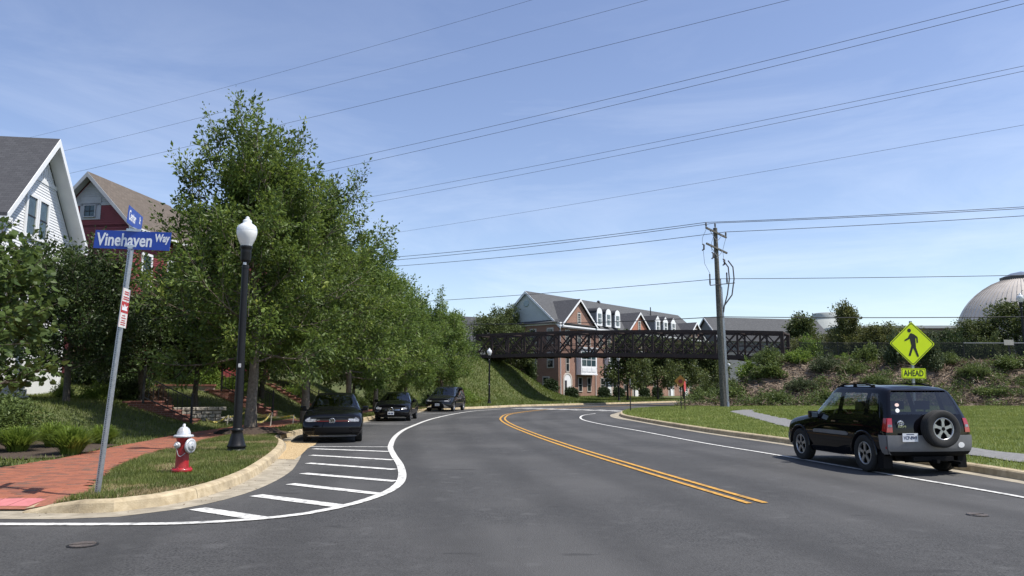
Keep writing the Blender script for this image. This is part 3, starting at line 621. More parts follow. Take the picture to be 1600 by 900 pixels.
# ---- red house behind it
RH = empty('red_house', (-23.57, 40.0, 1.2), R(-7), label='dark red clapboard house with tan shingle roof behind the street name sign', cat='house')
gable_roof('roof', RH, 2.95, 12.36, 1.08, 0, 8, .13, M['roof_tan'])
mb = MB(); mb.prism([(-2.45,.5,0),(2.45,.5,0),(2.45,.5,9.5),(0,.5,12.1),(-2.45,.5,9.5)], (0, .1, 0)); rw = mb.build('gable_wall', M['red_siding'], RH)
siding(rw, M['red_siding'], lambda z: -2.4, lambda z: 2.4, 4.5, 9.4, .5, .12)
siding(rw, M['red_siding'], lambda z: -min(2.4, max(0, (12.02-z)/1.08)), lambda z: min(2.4, max(0, (12.02-z)/1.08)), 9.3, 10.55, .5, .12)
siding(rw, M['grey_trim'], lambda z: -max(0, (12.02-z)/1.08), lambda z: max(0, (12.02-z)/1.08), 10.66, 11.9, .5, .1)
mb = MB(); mb.boxb(-.62, .62, .45, .5, 9.72, 11.0); mb.boxb(-1.34, 1.34, .45, .5, 10.52, 10.66); mb.build('trim_panel', M['grey_trim'], rw)
window(RH, -.02, 10.2, .62, .62, .44, fr=.05, trim=M['grey_trim'], glass=M['win_teal'], mull=(1, 1), sash=M['iron'])
for sgn in (-1, 1):
    z1 = 12.36 - 2.95*1.08
    mb = MB(); mb.prism([(0, -.03, 12.34), (sgn*2.97, -.03, z1-.02), (sgn*2.97, -.03, z1-.26), (0, -.03, 12.06)], (0, .06, 0)); mb.build('rake_board', M['grey_trim'], RH)
    mb = MB(); mb.prism([(0, .035, 12.21), (sgn*2.93, .035, z1-.15), (sgn*2.93, .035, z1-.18), (0, .035, 12.18)], (0, .46, 0)); mb.build('soffit', M['grey_trim'], RH)
mb = MB(); mb.boxb(1.5, 3.0, -.03, .5, 8.72, 8.95); mb.build('eave_return', M['grey_trim'], RH)
mb = MB(); mb.boxb(2.35, 2.44, .6, 8, 0, 9.4); sw = mb.build('side_wall', M['red_siding'], RH)
siding(sw, M['red_siding'], lambda z: .7, lambda z: 8, 3.5, 9.2, 2.44, .12, axis='y')
mb = MB(); mb.boxb(2.38, 2.50, .46, .68, 0, 9.3); mb.build('corner_board', M['white_trim'], RH)
window(RH, 2.1, 7.1, .75, 1.6, 2.48, axis='y', fr=.14, glass=M['win_teal'], mull=(0, 1))
window(RH, 4.6, 7.1, .75, 1.6, 2.48, axis='y', fr=.14, glass=M['win_teal'], mull=(0, 1))
window(RH, 5.9, 9.0, .5, .6, 2.48, axis='y', fr=.10, glass=M['win_teal'], mull=(0, 1))
mb = MB(); mb.boxb(2.9, 3.06, 0, 8, 9.02, 9.16); mb.build('gutter_pipe', M['white_trim'], RH)
# main block across the back, ridge along x
mb = MB(); mb.prism([(-5, 5.2, 9.0), (-5, 9.2, 12.34), (-5, 13.2, 9.0), (-5, 13.2, 8.87), (-5, 9.2, 12.2), (-5, 5.2, 8.87)], (10.5, 0, 0)); me = mb.mesh('main_roof'); uv_planar(me, lambda c, n: (c.x, c.y*1.3)); link('main_roof', me, M['roof_tan'], RH)
mb = MB(); mb.boxb(-4.6, 5.2, 5.7, 12.7, 0, 9.0); mb.build('main_wall', M['red_siding'], RH)
window(RH, 4.2, 8.3, .7, 1.1, 5.7, fr=.12, glass=M['win_teal'], mull=(0, 1))
# a third house further along, mostly behind the trees
TH3 = empty('cream_house', (-28, 60, 1.8), R(-12), label='house with brick base and porch hidden behind the oak trees', cat='house')
mb = MB(); mb.boxb(-5, 4, 0, 8, 0, 7.5); mb.build('wall', surf('cream_siding', (.42, .38, .33), (.38, .35, .3), 2, .7), TH3)
gable_roof('roof', TH3, 5.4, 11.4, .8, -.4, 8.4, .15, M['roof_tan'])
for cx in (-2.5, 1.5): window(TH3, cx, 5, .9, 1.5, -.0, glass=M['win_teal'])

# ---- garden steps with railings
M['step_brick'] = surf('step_brick', (.25, .10, .07), (.17, .068, .05), 14, .9, .3, 50)
def garden_steps(loc, rz, n, label, rise=.17, run=.34, wd=1.0, landing=.8):
    e = empty('garden_steps', loc, rz, label=label, cat='steps', group='brick garden steps')
    for k in range(n):
        mb = MB(); x1 = -(k)*run; mb.boxb(x1-run-(.6 if k == n-1 else 0), x1, -wd/2, wd/2, -.25, rise*(k+1)-.05); me = mb.mesh('step'); uv_wall(me); so = link('step', me, M['red_brick'], e)
        mb = MB(); mb.boxb(x1-run-(landing if k == n-1 else .0), x1+.03, -wd/2-.02, wd/2+.02, rise*(k+1)-.048, rise*(k+1)); mb.build('tread', M['step_brick'], so)
    top = n*rise
    return e, top
def railing(loc, rz, n, label, rise=.17, run=.34, h=.98):
    e = empty('stair_railing', loc, rz, label=label, cat='railing', group='black stair railings')
    xb, xt = .12, -(n)*run+.1; zt_ = n*rise
    for x, z0, ph in ((xb, 0, h+.08), (xt, zt_-.02, h+.3)):
        mb = MB(); mb.boxb(x-.035, x+.035, -.035, .035, z0-.05, z0+ph); mb.lathe([(.02, 0), (.05, .03), (.03, .07), (.005, .09)], 8, (x, 0, z0+ph)); mb.build('post', M['iron'], e)
    for dz, nm in ((h-.06, 'handrail'), (.16, 'bottom_rail')):
        mb = MB(); mb.bar((xb, 0, dz+.02), (xt, 0, zt_+dz), .045, .04); mb.build(nm, M['iron'], e)
    k_ = max(4, int((xb-xt)/.17))
    for k in range(1, k_):
        t = k/k_; x = xb+(xt-xb)*t; mb = MB(); mb.boxb(x-.009, x+.009, -.009, .009, zt_*t+.16, zt_*t+h-.06); mb.build('baluster', M['iron'], e)
    return e
garden_steps((-12.0, 28.6, .28), R(8), 5, 'brick garden steps with iron railing behind the fire hydrant')
railing((-12.0, 27.88, .28), R(8), 5, 'black iron stair railing just left of the fire hydrant')
garden_steps((-11.4, 36.2, .36), R(5), 7, 'brick garden steps seen between the hydrant and the lamp post')
railing((-11.4, 35.45, .36), R(5), 7, 'black iron railing on the second brick steps, left of the lamp post')
garden_steps((-11.4, 44.5, .36), R(5), 9, 'brick garden steps seen beyond the first oak trunk')
railing((-11.4, 43.75, .36), R(5), 9, 'black iron railing on the brick steps left of the hatchback')
# garden retaining walls: dry stone by the steps, brick-capped wall behind
SW = empty('stone_wall', (-12.3, 29.6, .32), R(30), label='low dry stone retaining wall beside the garden steps', cat='wall')
rr = random.Random(4)
for row in range(4):
    x = -1.0 + rr.uniform(-.1, .1)
    while x < .7:
        l_ = rr.uniform(.18, .42); mb = MB(); d_ = rr.uniform(-.03, .03); j = lambda: rr.uniform(-.012, .012)
        z0, z1 = row*.14, row*.14+.128; y0 = -.14+d_; b_ = .02
        mb.add([(x+b_, y0+j(), z0+b_+j()),(x+l_-b_, y0+j(), z0+b_+j()),(x+l_-b_, y0+j(), z1-b_+j()),(x+b_, y0+j(), z1-b_+j()),(x, y0+.04, z0),(x+l_, y0+.04, z0),(x+l_, y0+.04, z1),(x, y0+.04, z1),(x, .25, z0),(x+l_, .25, z0),(x+l_, .25, z1),(x, .25, z1)],
               [(0,1,2,3),(0,4,5,1),(1,5,6,2),(2,6,7,3),(3,7,4,0),(4,8,9,5),(5,9,10,6),(6,10,11,7),(7,11,8,4)]); mb.build('stone', M['stone'], SW); x += l_ + .012
mb = MB(); me = None
W2 = empty('garden_wall', (-15.4, 35.6, 1.3), R(8), label='low weathered wall with brick coping behind the stone wall', cat='wall')
mb = MB(); mb.boxb(-1.4, 1.2, -.12, .12, -.5, .42); mb.build('wall_face', surf('parged_wall', (.30, .27, .23), (.18, .165, .14), 4, .95, .4), W2)
mb = MB(); mb.boxb(-1.45, 1.25, -.17, .17, .422, .50); mb.build('coping', M['step_brick'], W2)

# ---- townhouse row beyond the bridge
TW = empty('townhouse_row', (5.9, 91.7, .5), math.atan2(.77, .64), label='brick townhouse row with grey gabled roof, dormers and white bay windows', cat='building')
LN, DP, EV, PK = 41.0, 10.2, 9.1, 13.55
mb = MB(); mb.boxb(0, LN, 0, .3, 0, EV); me = mb.mesh('front_wall'); uv_wall(me); fw = link('front_wall', me, M['far_brick'], TW)
mb = MB(); mb.boxb(-.3, 0, .0, DP, 0, EV); me = mb.mesh('end_wall'); uv_wall(me); link('end_wall', me, M['far_brick'], TW)
mb = MB(); mb.prism([(-.2, .1, EV), (-.2, DP-.1, EV), (-.2, DP/2, PK-.25)], (.25, 0, 0)); gs = mb.build('end_gable', M['green_siding'], TW)
mb = MB(); mb.lathe([(.42, 0), (.42, -.06), (.3, -.06)], 20, (-.2, DP/2, 11.9), axis='x'); mb.build('round_vent', surf('vent_paint', (.33, .40, .40), None, rough=.7), gs)
mb = MB(); mb.boxb(-.42, .1, -.35, DP+.3, EV-.12, EV+.12); mb.build('end_cornice', M['white_trim'], TW)
mb = MB(); mb.prism([(-.9, -.2, EV+.14), (-.9, DP+.2, EV+.14), (-.05, DP+.2, EV+.55), (-.05, -.2, EV+.55)], (0, 0, -.05)); mb.build('pent_roof', M['roof_far'], TW)
for sgn, x in ((1, 0), (-1, 0)):
    y0, y1 = (DP/2, -.45) if sgn > 0 else (DP/2, DP+.45)
    mb = MB(); sl2 = (PK-EV)/(DP/2); zl = PK - abs(y1-DP/2)*sl2
    mb.prism([(-.45, y0, PK), (-.45, y1, zl), (-.45, y1, zl-.18), (-.45, y0, PK-.18)], (LN+.9, 0, 0)); me = mb.mesh('roof'); uv_planar(me, lambda c, n: (c.x, c.y*1.3)); link('roof', me, M['roof_far'], TW)
    mb = MB(); mb.prism([(-.50, y0, PK-.02), (-.50, y1, zl-.02), (-.50, y1, zl-.30), (-.50, y0, PK-.36)], (.07, 0, 0)); mb.build('rake_board', M['white_trim'], TW)
mb = MB(); mb.boxb(-.45, LN+.4, -.44, -.002, EV-.42, EV-.2); mb.build('front_cornice', M['white_trim'], TW)
mb = MB(); mb.boxb(0, LN, DP-.3, DP, 0, EV); mb.boxb(LN-.3, LN, .31, DP-.31, 0, EV); mb.build('back_wall', M['far_brick'], TW)
def cross_gable(x0, x1, bm_):
    c = (x0+x1)/2; hw = (x1-x0)/2+.35; zp = EV + hw*.86; e = MB()
    for sgn in (-1, 1):
        e.prism([(c, -.55, zp), (c+sgn*hw, -.55, EV-.05), (c+sgn*hw, -.55, EV-.18), (c, -.55, zp-.14)], (0, 5.2, 0))
    me = e.mesh('gable_roof'); uv_planar(me, lambda q, n: (q.y, abs(q.x-c)*1.4)); gr = link('gable_roof', me, M['roof_dark'], TW)
    e = MB(); e.prism([(c-hw+.4, -.25, EV-.03), (c+hw-.4, -.25, EV-.03), (c, -.25, zp-.3)], (0, .3, 0)); me = e.mesh('gable_face'); uv_wall(me); link('gable_face', me, bm_, gr)
    for sgn in (-1, 1):
        e = MB(); e.prism([(c, -.60, zp-.02), (c+sgn*(hw+.02), -.60, EV-.07), (c+sgn*(hw+.02), -.60, EV-.32), (c, -.60, zp-.30)], (0, .06, 0)); e.build('rake_board', M['white_trim'], gr)
    f = window(TW, c, EV+.85, .55, 1.2, -.26, fr=.12, trim=M['stone_trim'], mull=(1, 3), name='gable_window')
    e = MB(); e.lathe([(.27, 0), (.27, -.05)], 16, (c, -.26, EV+1.45), axis='y'); e.build('arch_pane', M['win_glass'], f)
    e = MB(); e.boxb(c-hw+.4, c+hw-.4, -.5, -.25, EV-.05, EV+.08); e.build('gable_sill', M['roof_far'], gr)
cross_gable(.25, 7.4, M['far_brick']); cross_gable(16.0, 21.9, brick_mat('orange_brick', (.46, .16, .085), (.38, .125, .07), (.4, .3, .24))); cross_gable(34.2, 39.6, M['far_brick'])
def dormer(c, arched):
    y0 = -.1; d = empty('dormer', (c, y0, EV+.25), 0, TW)
    e = MB(); e.boxb(-.62, .62, .02, 3.4, 0, 1.75); e.build('cheek', M['grey_siding'], d)
    e = MB()
    if arched:
        pts = [(-.66, 1.75)] + [(.66*math.cos(t), 1.75+.66*math.sin(t)) for t in np.linspace(PI, 0, 11)][1:]
        e.prism([(x*1.08, -.12, z+.03) for x, z in pts], (0, 3.6, 0)); e.build('dormer_roof', M['roof_dark'], d)
        e = MB(); e.prism([(-.64, -.14, 0), (.64, -.14, 0)] + [(x*.97, -.14, z) for x, z in pts[::-1]], (0, .15, 0)); e.build('dormer_face', M['white_trim'], d)
    else:
        e.prism([(-.85, -.14, 1.72), (.85, -.14, 1.72), (0, -.14, 2.6)], (0, 3.6, 0)); e.build('dormer_roof', M['roof_dark'], d)
        e = MB(); e.prism([(-.64, -.16, 0), (.64, -.16, 0), (.64, -.16, 1.66), (.82, -.16, 1.70), (0, -.16, 2.52), (-.82, -.16, 1.70), (-.64, -.16, 1.66)], (0, .17, 0)); e.build('dormer_face', M['white_trim'], d)
    e = MB(); e.boxb(-.36, .36, -.19, -.165, .3, 1.62); e.build('pane', M['win_teal'], d)
    e = MB(); e.boxb(-.36, .36, -.215, -.192, .90, .98); e.boxb(-.03, .03, -.213, -.1925, .3, 1.62); e.build('muntin', M['white_trim'], d)
for c in (8.7, 10.9, 13.2): dormer(c, True)
for c in (24.5, 26.9, 29.4): dormer(c, False)
def arched_door(c):
    e = MB(); pts = [(-.95, 0)] + [(.95*math.cos(t), 2.15+.95*math.sin(t)) for t in np.linspace(PI, 0, 13)] + [(.95, 0)]
    inn = [(-.72, 0)] + [(.72*math.cos(t), 2.15+.72*math.sin(t)) for t in np.linspace(PI, 0, 13)] + [(.72, 0)]
    n = len(pts); vs = [(c+x, -.06, z) for x, z in pts] + [(c+x, -.06, z) for x, z in inn] + [(c+x, .02, z) for x, z in pts] + [(c+x, .02, z) for x, z in inn]
    e.add(vs, [(i, i+1, n+i+1, n+i) for i in range(n-1)] + [(i+2*n, i+1+2*n, i+1, i) for i in range(n-1)] + [(n+i, n+i+1, 3*n+i+1, 3*n+i) for i in range(n-1)]); d = e.build('arched_doorway', M['stone_trim'], TW)
    e = MB(); e.prism([(c+x, -.02, z) for x, z in inn], (0, .03, 0)); e.build('door_surround', M['white_trim'], d)
    e = MB(); e.boxb(c-.62, c-.18, -.045, -.021, .05, 2.1); e.build('door', surf('door_paint', (.05, .05, .06), None, rough=.3), d)
def bay(c, w_, z0, z1):
    e = MB(); e.boxb(c-w_/2, c+w_/2, -.75, -.01, z0, z1); b_ = e.build('bay_window', M['white_trim'], TW)
    k_ = 3
    for k in range(k_):
        x0 = c-w_/2+.2+k*(w_-.4)/k_; x1 = x0+(w_-.4)/k_-.12
        for a, b in ((z0+1.0, z0+1.75), (z0+1.85, z1-.35)):
            e = MB(); e.boxb(x0, x1, -.775, -.752, a, b); e.build('pane', M['win_teal'], b_)
        e = MB(); e.boxb(x0, x1, -.785, -.752, z0+.25, z0+.75); e.build('panel', M['white_trim'], b_)
    e = MB(); e.boxb(c-w_/2-.12, c+w_/2+.12, -.9, -.01, z1+.003, z1+.22); e.build('bay_roof', M['white_trim'], b_)
    e = MB(); e.boxb(c-w_/2-.05, c+w_/2+.05, -.80, -.01, z0-.14, z0-.003); e.build('bay_sill', M['white_trim'], b_)
arched_door(1.55); bay(5.3, 3.6, 2.95, 6.1); window(TW, 1.55, 4.2, .62, 1.9, -.0, fr=.09, trim=M['stone_trim'], mull=(0, 1))
for z in (7.5,): 
    for c in (1.6, 4.2, 6.3, 9.2, 11.2, 13.8, 17.5, 20.3, 24, 26.5, 29, 35, 38.5): window(TW, c, z, .75, 1.7, 0, trim=M['stone_trim'], mull=(0, 1))
for c in (4.3, 6.3, 9.4, 12.5, 15.2, 20.6, 23.5, 31.5, 35, 38.5): window(TW, c, 1.6, .72, 1.65, 0, trim=M['stone_trim'], mull=(0, 1))
for c in (10.6, 18.2, 26.4, 34.2): 
    bay(c+1.6 if c > 11 else c+1.2, 3.4, 2.95, 6.1); 
for c in (10.9, 18, 28.5, 33.2): arched_door(c)
for y, z in ((1.2, 4.6), (3.9, 4.6), (1.9, 1.6), (6.6, 4.6), (1.2, 7.6), (3.9, 7.6)):
    f = MB(); f.boxb(-.40, -.30, y-.52, y+.52, z-1.0, z+1.0); fo = f.build('window', M['stone_trim'], TW)
    f = MB(); f.boxb(-.43, -.401, y-.38, y+.38, z-.85, z+.85); f.build('pane', M['win_glass'], fo)
    f = MB(); f.boxb(-.45, -.4305, y-.38, y+.38, z-.04, z+.04); f.build('muntin', M['white_trim'], fo)
mb = MB(); mb.tube([(-.05, -.38, EV-.2), (-.05, -.12, EV-.6), (-.05, -.12, .1)], .055, 8); mb.build('downpipe', M['white_trim'], TW)
mb = MB(); mb.tube([(7.75, -.45, EV-.2), (7.75, -.12, EV-.6), (7.75, -.12, .1)], .05, 8); mb.build('downpipe', M['white_trim'], TW)
mb = MB(); mb.tube([(30, 4, 12), (30, 4, 13.9)], .08, 8); mb.build('vent_pipe', M['iron'], TW)
mb = MB(); mb.prism([(16.5, DP/2-.3, PK-.01), (16.5, DP/2+.3, PK-.01), (16.5, DP/2, PK+.3)], (.35, 0, 0)); mb.boxb(16.4, 16.75, .6, DP/2, 9.5, 9.7) if False else None; mb.build('party_wall_cap', M['roof_dark'], TW)

# ---- further buildings
def far_house(loc, rz, w_, d_, ev, pk, label, wall, roof, gx=True):
    e = empty('far_building', loc, rz, label=label, cat='building')
    mb = MB(); mb.boxb(-w_/2, w_/2, 0, d_, 0, ev); mb.build('wall', wall, e)
    mb = MB(); mb.prism([(-w_/2-.4, -.5, ev-.2), (-w_/2-.4, d_/2, pk), (-w_/2-.4, d_+.5, ev-.2), (-w_/2-.4, d_/2, pk-.3)], (w_+.8, 0, 0)); me = mb.mesh('roof'); uv_planar(me, lambda c, n: (c.x, c.y*1.2)); link('roof', me, roof, e)
    mb = MB(); mb.prism([(-w_/2-.05, .1, ev-.2), (-w_/2-.05, d_-.1, ev-.2), (-w_/2-.05, d_/2, pk-.35)], (.3, 0, 0)); mb.build('gable', wall, e)
    mb = MB()
    for a, b in (((-.5, ev-.22), (d_/2, pk-.02)), ((d_/2, pk-.02), (d_+.5, ev-.22))):
        mb.prism([(-w_/2-.46, a[0], a[1]), (-w_/2-.46, b[0], b[1]), (-w_/2-.46, b[0], b[1]-.3), (-w_/2-.46, a[0], a[1]-.3)], (.05, 0, 0))
    mb.build('rake_board', M['white_trim'], e); return e
far_house((44.5, 124, .8), R(14), 21, 10, 8.7, 12.9, 'far townhouse block with long grey roof behind the utility pole', M['grey_siding'], M['roof_far'])
far_house((-6.5, 128, .8), R(28), 14, 10, 9.0, 13.6, 'far house with dark grey roof behind the round tree, left of the townhouses', M['grey_siding'], M['roof_dark'])
DH = empty('dome_building', (104.0, 150, 3), 0, label='silver ribbed metal dome building at the right edge', cat='dome building')
dmat = surf('dome_metal', (.50, .46, .42), (.44, .405, .37), .6, .6, metal=.2)
RD = 12.4; cz_ = 22.4-3-RD+1.6
prof = [(RD, -8)] + [(RD*math.cos(t), RD*math.sin(t)) for t in np.linspace(0, R(72), 18)]
mb = MB(); mb.lathe([(r_, z+cz_) for r_, z in prof], 72); mb.build('dome_shell', dmat, DH)
rib = surf('dome_rib', (.40, .37, .34), None, rough=.6, metal=.2)
for k in range(72):
    a = 2*PI*k/72; mb = MB(); c_, s_ = math.cos(a), math.sin(a); pr = [((RD+.12)*math.cos(t), (RD+.12)*math.sin(t)) for t in np.linspace(0, R(72), 9)]
    if s_ > .2: continue
    vs = []
    for r_, z in pr: vs += [(r_*c_-.05*s_, r_*s_+.05*c_, z+cz_), (r_*c_+.05*s_, r_*s_-.05*c_, z+cz_), ((r_-.22)*c_, (r_-.22)*s_, z+cz_)]
    fs = []
    for i in range(8):
        for a_, b_ in ((0, 1), (1, 2), (2, 0)): fs.append((3*i+a_, 3*i+b_, 3*i+3+b_, 3*i+3+a_))
    mb.add(vs, fs); mb.build('rib', rib, DH)
zt2 = RD*math.sin(R(72)) + cz_
mb = MB(); mb.lathe([(3.7, zt2-.2), (3.75, zt2+.75), (3.5, zt2+.75)], 12, smooth=False); mb.build('curb_ring', surf('dark_fascia', (.05, .05, .055), None, rough=.6), DH)
mb = MB(); mb.lathe([(3.6, zt2+.75), (2.0, zt2+1.5), (.05, zt2+1.95)], 12, smooth=False); mb.build('skylight', surf('skylight_glass', (.12, .14, .17), None, rough=.15, spec=.6), DH)
CY = empty('round_tower', (68.2, 160, 3), 0, label='low pale cylindrical concrete tower behind the bank trees', cat='tower')
cm = surf('pale_concrete', (.40, .42, .40), (.36, .38, .36), 1, .9)
mb = MB(); mb.lathe([(3.6, 0), (3.6, 13.2), (3.4, 13.2)], 32); mb.build('drum', cm, CY)
mb = MB(); mb.lathe([(3.05, 13.2), (3.05, 14.6), (2.9, 14.7)], 32); mb.build('upper_drum', cm, CY)
BW = empty('brown_building', (74, 138, 3), R(-2), label='long low brown building with ribbed fascia on the skyline right of the tower', cat='building')
mb = MB(); mb.boxb(-13, 16, 0, 12, 0, 9.7); mb.build('wall', striped('ribbed_brown', (.085, .055, .045), (.10, .065, .05), .55), BW)
mb = MB(); mb.boxb(-13.2, 16.2, -.2, 12.2, 9.71, 10.2); mb.build('roof_edge', surf('pale_coping', (.45, .45, .46), None, rough=.6), BW)
# ============================================================ FOOTBRIDGE
BR = empty('footbridge', (-3.9, 81.5, 4.87), math.atan2(-15.9, 27.9), label='dark brown steel truss footbridge spanning over the road', cat='bridge')
BL = math.hypot(27.9, 15.9); NP = 16; BH = 2.62; BWD = 3.0
def bz(x): t = x/BL; return -0.87*t + 0.28*4*t*(1-t)
RS = M['rust_steel']
mesh_m = bpy.data.materials.new('bridge_wire_mesh'); mesh_m.use_nodes = True
_t = mesh_m.node_tree; _b = _t.nodes['Principled BSDF']; _b.inputs['Base Color'].default_value = (.035, .028, .026, 1); _b.inputs['Roughness'].default_value = .7
_tr = _t.nodes.new('ShaderNodeBsdfTransparent'); _ms = _t.nodes.new('ShaderNodeMixShader'); _ms.inputs[0].default_value = .22
_t.links.new(_tr.outputs[0], _ms.inputs[1]); _t.links.new(_b.outputs[0], _ms.inputs[2]); _t.links.new(_ms.outputs[0], _t.nodes['Material Output'].inputs[0])
for side, y in (('near', 0.0), ('far', BWD)):
    for nm, z0, z1, wd in (('bottom_chord', 0, .36, .24), ('top_chord', BH-.26, BH, .24)):
        mb = MB(); vs = []
        for k in range(NP*2+1):
            x = BL*k/(NP*2); q = bz(x); vs += [(x, y-wd/2, q+z0), (x, y+wd/2, q+z0), (x, y+wd/2, q+z1), (x, y-wd/2, q+z1)]
        fs = []
        for i in range(NP*2):
            for c in range(4): fs.append((4*i+c, 4*i+(c+1) % 4, 4*i+4+(c+1) % 4, 4*i+4+c))
        n = len(vs); fs += [(3,2,1,0), (n-4,n-3,n-2,n-1)]; mb.add(vs, fs); mb.build(nm, RS, BR)
    for k in range(NP+1):
        x = BL*k/NP; mb = MB(); wd = .30 if k in (0, NP) else .17
        xx = min(max(x, .14), BL-.14); mb.boxb(xx-wd/2, xx+wd/2, y-.08, y+.08, bz(x)+.34, bz(x)+BH-.24); mb.build('vertical', RS, BR)
    for k in range(NP):
        x0, x1 = BL*k/NP+.1, BL*(k+1)/NP-.1
        a, b = ((x0, y, bz(x0)+.36), (x1, y, bz(x1)+BH-.26)); c, d = ((x0, y, bz(x0)+BH-.26), (x1, y, bz(x1)+.36))
        mb = MB(); mb.bar(a, b, .12, .15); mb.build('diagonal', RS, BR)
        mb = MB(); mb.bar((c[0], y+.012, c[2]), (d[0], y+.012, d[2]), .09, .10); mb.build('cross_brace', RS, BR)
        mb = MB(); yi = y + (.1 if y == 0 else -.1); mb.add([(x0, yi, bz(x0)+.36), (x1, yi, bz(x1)+.36), (x1, yi, bz(x1)+BH-.27), (x0, yi, bz(x0)+BH-.27)], [(0,1,2,3)]); mb.build('mesh_panel', mesh_m, BR)
    for hz in (.75, 1.3):
        yi = y + (.16 if y == 0 else -.16); mb = MB(); mb.tube([(BL*k/NP, yi, bz(BL*k/NP)+hz) for k in range(NP+1)], .03, 6); mb.build('handrail', RS, BR)
mb = MB(); vs = []
for k in range(NP+1): x = BL*k/NP; vs += [(x, .13, bz(x)+.22), (x, BWD-.13, bz(x)+.22), (x, BWD-.13, bz(x)+.10), (x, .13, bz(x)+.10)]
fs = [(4*i+c, 4*i+(c+1) % 4, 4*i+4+(c+1) % 4, 4*i+4+c) for i in range(NP) for c in range(4)]; mb.add(vs, fs); mb.build('deck', surf('bridge_deck', (.10, .085, .07), None, rough=.9), BR)
for k in range(NP+1): x = BL*k/NP; mb = MB(); mb.boxb(x-.07, x+.07, .125, BWD-.125, bz(x)-.10, bz(x)+.099); mb.build('floor_beam', RS, BR)
for k in range(0, NP+1, 2):
    x = BL*k/NP; mb = MB(); mb.boxb(x-.06, x+.06, .125, BWD-.125, bz(x)+BH-.2, bz(x)+BH-.06); mb.build('top_strut', RS, BR)
for x, nm in ((-.9, 'far'), (BL+.9, 'near')):
    e = MB(); e.boxb(x-.9, x+.9, -.6, BWD+.6, -5.2 if x < 0 else -4.6, bz(max(0, min(x, BL)))-.11); e.build('abutment', surf('abutment_concrete', (.085, .075, .065), (.06, .054, .048), 2, .9), BR)

# trail on top of the bank
TRL = [tuple(TR0 + TD*s) for s in np.arange(.6, 60, 1.0)]
vs = []
for p in TRL:
    for o_ in (0.2, -3.0):
        q = np.array(p) + TN*o_; vs.append((q[0], q[1], float(zR(q[0:1], q[1:2])[0])+.05))
mb = MB(); mb.add(vs, [(2*i, 2*i+1, 2*i+3, 2*i+2) for i in range(len(TRL)-1)], True); mb.build('path', M['path'], kind='structure')

# chain link fence along the trail
link_m = bpy.data.materials.new('chain_link'); link_m.use_nodes = True
_t = link_m.node_tree; _b = _t.nodes['Principled BSDF']; _b.inputs['Base Color'].default_value = (.02, .022, .02, 1); _b.inputs['Roughness'].default_value = .6
_tr = _t.nodes.new('ShaderNodeBsdfTransparent'); _ms = _t.nodes.new('ShaderNodeMixShader'); _ms.inputs[0].default_value = .45
_t.links.new(_tr.outputs[0], _ms.inputs[1]); _t.links.new(_b.outputs[0], _ms.inputs[2]); _t.links.new(_ms.outputs[0], _t.nodes['Material Output'].inputs[0])
FE = empty('chain_link_fence', (24, 65.6, 0), 0, label='black chain link fence along the top of the right bank', cat='fence')
prev = None
for i, s in enumerate(np.arange(1.5, 44, 3.0)):
    q = TR0 + TD*s + TN*1.2; z = float(zR(q[0:1], q[1:2])[0]); p = (q[0]-24, q[1]-65.6, z)
    mb = MB(); mb.tube([(p[0], p[1], z-.2), (p[0], p[1], z+1.62)], .038, 8); mb.build('post', M['iron'], FE)
    if prev:
        mb = MB(); mb.tube([(prev[0], prev[1], prev[2]+1.52), (p[0], p[1], z+1.52)], .026, 6); mb.build('top_rail', M['galv'] if i in (5, 6) else M['iron'], FE)
        mb = MB(); mb.add([(prev[0], prev[1], prev[2]+.05), (p[0], p[1], z+.05), (p[0], p[1], z+1.5), (prev[0], prev[1], prev[2]+1.5)], [(0,1,2,3)]); mb.build('wire_mesh', link_m, FE)
    prev = p
q = TR0 + TD*16.4 + TN*1.5; z = float(zR(q[0:1], q[1:2])[0])
NS = empty('notice_sign', (q[0], q[1], z), R(10), label='small grey notice board on a post by the fence near the right lamp', cat='sign')
mb = MB(); mb.tube([(0, 0, -.2), (0, 0, 1.75)], .045, 8); mb.build('post', M['iron'], NS)
mb = MB(); mb.boxb(-.42, .42, -.07, -.05, 1.35, 1.75); mb.build('board', surf('weathered_board', (.35, .34, .31), (.28, .27, .25), 6, .8), NS)

